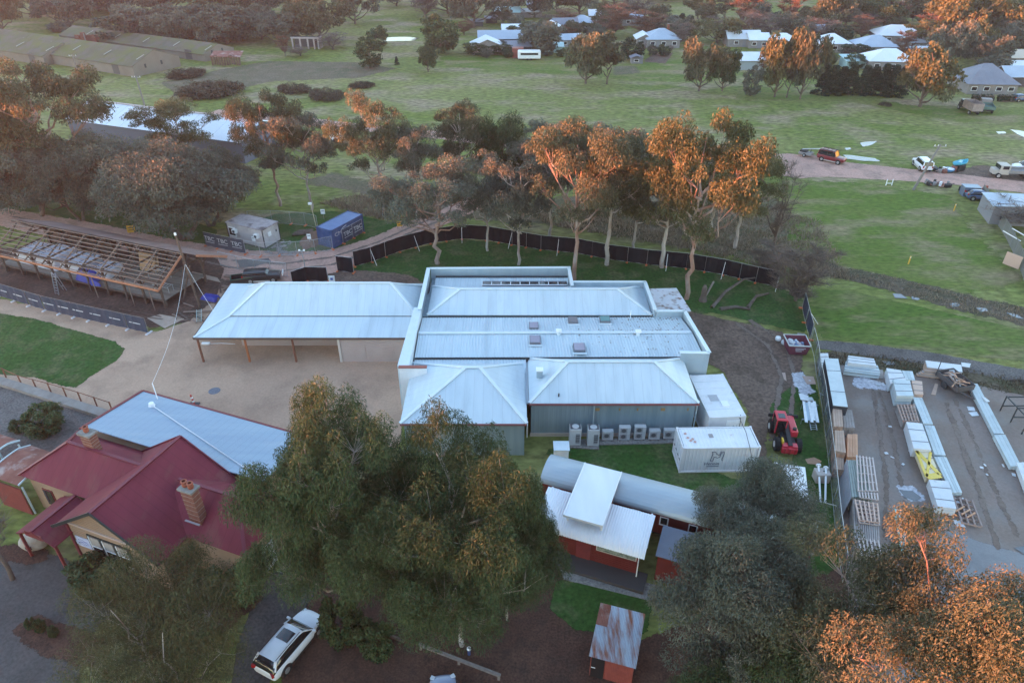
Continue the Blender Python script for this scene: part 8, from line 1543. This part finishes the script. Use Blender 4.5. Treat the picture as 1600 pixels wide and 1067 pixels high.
# far trees: (prototype, base u, base v, top v, width px, label)
ft = 'trees round the far houses'
FAR = [
 ('far_gum', 915, 131, 50, 78, 'pair of field gums, the left one', L_GUM), ('far_gum_tall', 948, 132, 52, 48, 'pair of field gums, the right one', L_GUM),
 ('far_gum', 1092, 143, 62, 70, 'field gum with dark trunk left of the white shed', L_GUM), ('far_gum', 1128, 143, 78, 50, 'smaller gum beside the dark trunked field gum', L_DEEP), ('far_round', 1172, 150, 105, 30, 'young tree at the paddock fence', L_GREY),
 ('far_gum', 1210, 152, 55, 62, 'leaning pale gum left of the dark hedge', L_WARM), ('far_gum_tall', 1229, 153, 48, 42, 'white trunked gum before the dark hedge', L_WARM), ('far_gum', 1250, 155, 45, 60, 'orange topped gum touching the dark hedge', L_GUM),
 ('far_gum', 1437, 167, 76, 110, 'broad spreading gum right of the dark hedge', L_WARM), 
 ('far_round', 690, 84, 22, 58, 'dense dark tree right of the pond', L_DEEP), ('far_round', 578, 107, 60, 38, 'rounded tree left of the pond', L_DEEP), ('far_gum', 669, 113, 72, 38, 'small umbrella shaped tree alone in the field', L_DEEP), ('far_round', 590, 75, 42, 34, 'dark tree behind the rounded tree', L_DEEP),
 ('far_gum', 500, 65, 10, 75, 'large gum left of the pond with red lit top', L_GUM), ('far_gum', 440, 70, 30, 60, 'dull tree behind the roofless ruin', L_GREY), ('far_gum', 555, 38, -15, 55, 'gum at the top edge left of the open paddock', L_GREY), ('far_gum', 410, 62, 20, 60, 'grey tree right of the mossy warehouse', L_GREY),
 ('far_gum', 480, 32, -25, 70, 'red lit gum at the top edge', L_GUM), ('far_gum', 300, 58, 14, 85, 'dark tree behind the mossy warehouse', L_GREY), ('far_gum', 235, 56, 16, 85, 'dark tree left of another behind the warehouse', L_GREY), ('far_gum', 355, 70, 24, 70, 'tree at the right end of the warehouses', L_GREY),
 ('far_gum', 110, 42, -5, 80, 'dusky tree in the top left paddock', L_GREY), ('far_gum', 60, 28, -20, 80, 'dusky tree at the top left edge', L_GUM), ('far_gum', 5, 50, -15, 60, 'tree in the extreme top left corner', L_GUM), ('far_gum', 175, 25, -18, 90, 'tree on the top edge left of the middle', L_GREY), ('far_gum', 265, 22, -22, 90, 'hazy tree on the top edge over the warehouse', L_GREY), ('far_gum', 350, 30, -20, 90, 'hazy tree on the top edge right of the warehouse', L_GUM), ('far_round', 95, 50, 35, 36, 'low bush in the top left paddock', L_GREY), ('far_round', 160, 55, 45, 28, 'low bush by the brick ruin', L_GREY),
 ('far_gum', 415, 26, -14, 70, 'hazy gum at the top edge near the ruin', L_GREY), ('far_gum', 740, 42, -18, 80, 'tree over the small paddock sheds', L_GREY), ('far_gum', 700, 22, -25, 75, 'tree at the top edge above the pond', L_GUM), ('far_bare', 665, 30, -10, 55, 'leafless tree at the top edge above the pond', None), ('far_gum', 620, 10, -25, 60, 'far tree on the horizon side of the paddock', L_GREY), ('far_gum', 790, 22, -22, 60, 'tree behind the blue roofed far house', L_GREY),
 ('far_gum', 845, 85, 42, 60, 'bushy tree left of the pair of field gums', L_GREY), ('far_round', 812, 62, 38, 40, 'bush between the far houses', L_DEEP), ('far_rust', 725, 55, 38, 28, 'rust coloured shrub beside the dense dark tree', None), ('far_round', 745, 85, 66, 40, 'green garden shrub by the grey gabled house', L_DEEP), ('far_round', 782, 85, 68, 34, 'green garden shrub right of the gabled house', L_DEEP),
 ('far_round', 988, 93, 60, 36, 'dark round tree by the little grey hut', L_DARK), ('far_rust', 958, 58, 20, 60, 'rust brown tree between the far roofs', None), ('far_rust', 1010, 60, 28, 48, 'brown twiggy tree left of the grey roofed house', None), ('far_bare', 1005, 32, -8, 58, 'wide leafless tree at the top edge', None), ('far_rust', 885, 66, 48, 28, 'small rust shrub by the shed', None), ('far_gum', 930, 65, 44, 30, 'blue grey tree above the field gums', L_GREY), ('far_conifer', 1063, 55, 22, 20, 'pointed dark conifer left of a taller one', None), ('far_conifer', 1078, 62, 26, 12, 'slim dark conifer by the grey roofed house', None), ('far_bare', 1060, 75, 38, 34, 'mauve leafless tree by the grey roofed house', None), ('far_round', 1040, 48, 25, 50, 'garden tree behind the grey roofed house', L_GREY),
 ('far_gum_tall', 1090, 30, -5, 34, 'orange tall tree at the top edge', L_WARM), ('far_rust', 1158, 45, -22, 52, 'glowing pink bare tree at the top edge', None), ('far_bare', 1200, 62, 25, 50, 'mauve bare tree above the white shed', None), ('far_rust', 1235, 45, -15, 45, 'second glowing pink bare tree', None), ('far_bare', 1180, 60, 20, 40, 'bare tree left of the white long roof', None), ('far_gum', 1120, 68, 36, 60, 'orange flecked tree behind the field gum', L_WARM), ('far_gum', 1300, 45, -12, 60, 'tree with pink lit twigs above the white cottages', L_GUM), ('far_bare', 1275, 68, 30, 45, 'bare tree beside the white cottage', None), ('far_round', 1310, 72, 40, 36, 'dark garden tree right of the white cottage', L_DARK), ('far_rust', 1345, 62, 34, 40, 'pale pink bare tree between cottages', None), ('far_round', 1335, 90, 68, 44, 'dark shrub below the white cottage', L_DARK),
 ('far_gum', 1380, 45, 8, 55, 'dark tree on the far meadow', L_DEEP), ('far_gum', 1350, 40, 5, 50, 'dark tree left of another on the far meadow', L_DEEP), ('far_gum', 1440, 42, -8, 60, 'orange topped far gum', L_GUM), ('far_gum', 1500, 75, -2, 90, 'large gum with orange lit top right of the cottages', L_WARM), ('far_gum', 1555, 70, 2, 95, 'largest orange lit gum at the top right', L_WARM), ('far_gum', 1480, 105, 35, 70, 'dark gum below the orange lit ones', L_GREY), ('far_gum', 1620, 60, -10, 95, 'orange lit gum cut by the right picture edge', L_WARM), ('far_gum', 1540, 110, 55, 70, 'dusky tree above the grey roofed farmhouse', L_GREY), ('far_rust', 1545, 98, 70, 50, 'pinkish bare tree by the farmhouse', None), ('far_round', 1545, 122, 85, 50, 'garden tree left of the farmhouse roof', L_GREY), ('far_gum', 1590, 85, 40, 60, 'dull tree at the right edge above the farmhouse', L_GREY), ('far_rust', 1412, 95, 60, 32, 'bare mauve tree between the pale roofs', None),
 ('far_gum', 835, 28, -18, 60, 'tree at the top edge over the small roofs', L_GREY), ('far_gum', 870, 20, -20, 45, 'orange tinted tree at the top edge', L_WARM), ('far_gum', 905, 22, -18, 60, 'dark tree at the top edge right of centre', L_GREY), ('far_gum', 960, 8, -25, 60, 'distant hedge tree at the top edge', L_GREY), ('far_gum', 1040, 2, -25, 60, 'distant tree on the top edge of the meadow', L_GREY), ('far_rust', 880, 44, 22, 40, 'rust tinted tree near the far sheds', None),
 ('far_rust', 446, 88, 63, 18, 'narrow rust red conifer near the ruin', None), ('far_bare', 520, 78, 55, 50, 'mauve thicket right of the ruin', None), ('far_bare', 470, 88, 72, 36, 'mauve thicket left of the ruin', None), ('far_conifer', 620, 101, 89, 8, 'tiny sapling in the field', None),
 ('far_round', 1565, 345, 318, 40, 'olive bush hiding the grey truck', L_GUM), ('far_bare', 1585, 352, 308, 110, 'spiky leafless bush over the grey boundary fence', None)]
for key, u, v, vt, w, lab, lf in FAR:
    if key in ('far_gum', 'far_gum_tall', 'far_rust', 'far_bare') and v < 100: w *= 1.3; vt -= (v - vt) * .22
    hid = {'far_bare': 'bare_tree', 'far_rust': 'bare_tree', 'far_conifer': 'conifer_tree', 'far_round': 'round_tree'}.get(key, 'gum_tree')
    stand(key, u, v, vt, w, lab, None, ft, hid, lf)
rb = random.Random(77)
def belt(label, u0, u1, v0, v1, n, hpx, keys, grp):
    for i in range(n):
        u = u0 + (u1 - u0) * (i + rb.random()) / n; v = rb.uniform(v0, v1); k, lf = rb.choice(keys); s_ = rb.uniform(.75, 1.25)
        stand(k, u, v, v - hpx * s_, hpx * s_ * rb.uniform(1.0, 1.5), label + ', ' + ORD[i] + ' from the left', rb.random() * 6, grp, {'far_bare': 'bare_tree', 'far_rust': 'bare_tree', 'far_round': 'round_tree'}.get(k, 'gum_tree'), lf)
GK = [('far_gum', L_GREY), ('far_gum', L_GUM), ('far_gum', L_GUM), ('far_gum_tall', L_GUM), ('far_round', L_GREY)]
belt('gum in the dense far tree belt at the top left', -30, 460, -18, 20, 26, 44, GK, 'far tree belt at the top left'); belt('gum in the thicket right behind the old warehouses', 190, 420, 52, 70, 12, 46, GK, 'thicket behind the warehouses')
belt('distant tree in the hedgerow along the top edge', 560, 1100, -32, -8, 22, 34, GK, 'far hedgerow'); belt('garden tree among the far houses', 770, 1110, 30, 66, 16, 30, GK + [('far_rust', None), ('far_bare', None), ('far_bare', None)], 'garden trees among the far houses')
belt('garden tree among the far cottages on the right', 1110, 1480, 28, 72, 20, 32, GK + [('far_rust', None), ('far_bare', None), ('far_bare', None)], 'garden trees among the far cottages'); belt('tall gum in the far wood at the top right', 1440, 1640, 20, 95, 16, 58, [('far_gum', L_WARM), ('far_gum', L_GUM), ('far_gum_tall', L_WARM)], 'far wood at the top right'); belt('distant tree along the meadow at the top right', 1100, 1480, -30, 5, 16, 36, GK + [('far_rust', None)], 'far meadow trees')
belt('low garden shrub before the far houses', 745, 1065, 80, 92, 16, 15, [('far_round', L_DEEP), ('far_round', L_GREY), ('far_bare', None)], 'garden shrubs before the far houses'); belt('low garden shrub before the far cottages on the right', 1110, 1500, 80, 118, 22, 18, [('far_round', L_DEEP), ('far_round', L_GREY), ('far_bare', None), ('far_rust', None)], 'garden shrubs before the far cottages')
for i, u in enumerate((1284, 1297, 1311, 1325, 1346, 1360, 1375, 1390, 1404)):
    stand('far_conifer', u, 147 + i * .4, 101 + (i % 3) * 2, 30, ['dark hedge conifer left of the gap', 'dark hedge conifer right of the gap'][i > 3] + ', %s in its row' % ['first', 'second', 'third', 'fourth', 'first', 'second', 'third', 'fourth', 'last'][i], None, 'dark conifer hedge', 'conifer_tree')

# reeds, dry grass and weeds (uncountable)
def tufts(name, label, poly, n, hgt_, wid, mat, seed, spread=.5):
    rs = np.random.RandomState(seed); poly = np.array([(p[0], p[1]) for p in poly]); a0, a1 = poly.min(0), poly.max(0); pts = np.zeros((0, 2))
    while len(pts) < n:
        q = a0 + rs.rand(n * 3, 2) * (a1 - a0); sd = poly_sd(q, poly); q = q[sd > rs.rand(len(q)) * .8 - .3]
        fld = np.sin(q[:, 0] * .9 + seed) * np.sin(q[:, 1] * 1.1 + 2 * seed) + .6 * np.sin(q[:, 0] * 2.3) * np.sin(q[:, 1] * 2.9 + 1)
        pts = np.r_[pts, q[fld > rs.uniform(-1.2, .8, len(q))]]
    pts = pts[:n]; h = hgt_ * rs.uniform(.5, 1.3, n); a = rs.rand(n) * 6.28; l = rs.normal(size=(n, 2)) * spread * h[:, None]
    wx = np.cos(a) * wid / 2; wy = np.sin(a) * wid / 2; z0 = np.zeros(n)
    v = np.stack([np.c_[pts[:, 0] - wx, pts[:, 1] - wy, z0], np.c_[pts[:, 0] + wx, pts[:, 1] + wy, z0], np.c_[pts[:, 0] + wx * .5 + l[:, 0], pts[:, 1] + wy * .5 + l[:, 1], h], np.c_[pts[:, 0] - wx * .5 + l[:, 0], pts[:, 1] - wy * .5 + l[:, 1], h]], 1)
    o = link(name, np_mesh(name, v.reshape(-1, 3), np.arange(4 * n).reshape(-1, 4), mat, {'tint': ('FACE', rs.rand(n))})); return tag(o, label, 'grass', kind='stuff')
tufts('reeds', 'brown reeds along the ditch', strip(atl([(1262, 405), (1310, 425), (1400, 445), (1490, 470), (1600, 494), (1760, 530)]), [2, 3, 3.5, 4, 4, 4]), 2600, .22, .09, L_DRY, 1)
tufts('reeds', 'rough weeds along the drain beside the grey path', strip(atl([(1285, 560), (1380, 566), (1500, 588), (1600, 606), (1760, 640)]), [2.4, 2.4, 3, 3, 3]), 2500, .2, .08, L_REED, 2)
tufts('dry_grass', 'tall dry grass behind the black fence', atl([(860, 352), (1000, 378), (1200, 418), (1330, 440), (1280, 345), (1120, 310), (960, 318), (800, 330)]), 11000, .35, .12, L_DRY, 3)
tufts('dry_grass', 'dry grass bank behind the site containers', atl([(500, 318), (560, 305), (680, 325), (690, 340), (600, 345)]), 3500, .4, .12, L_DRY, 4)
# ================================================================== evening haze
hz = bpy.data.materials.new('evening_haze'); hz.use_nodes = True; hn = hz.node_tree.nodes; hl = hz.node_tree.links
hn.remove(hn['Principled BSDF']); pvn = hn.new('ShaderNodeVolumePrincipled'); pvn.inputs['Color'].default_value = (.82, .82, .98, 1); pvn.inputs['Density'].default_value = .0002; pvn.inputs['Anisotropy'].default_value = .55
hl.new(pvn.outputs[0], hn['Material Output'].inputs['Volume'])
mb = MB(); mb.hexa([(-1410, -410, -2), (1410, -410, -2), (1410, 2210, -2), (-1410, 2210, -2)], [(-1410, -410, 46), (1410, -410, 46), (1410, 2210, 46), (-1410, 2210, 46)])
tag(mb.build('haze', hz), 'thin pinkish evening haze over the whole place', 'haze', kind='stuff')
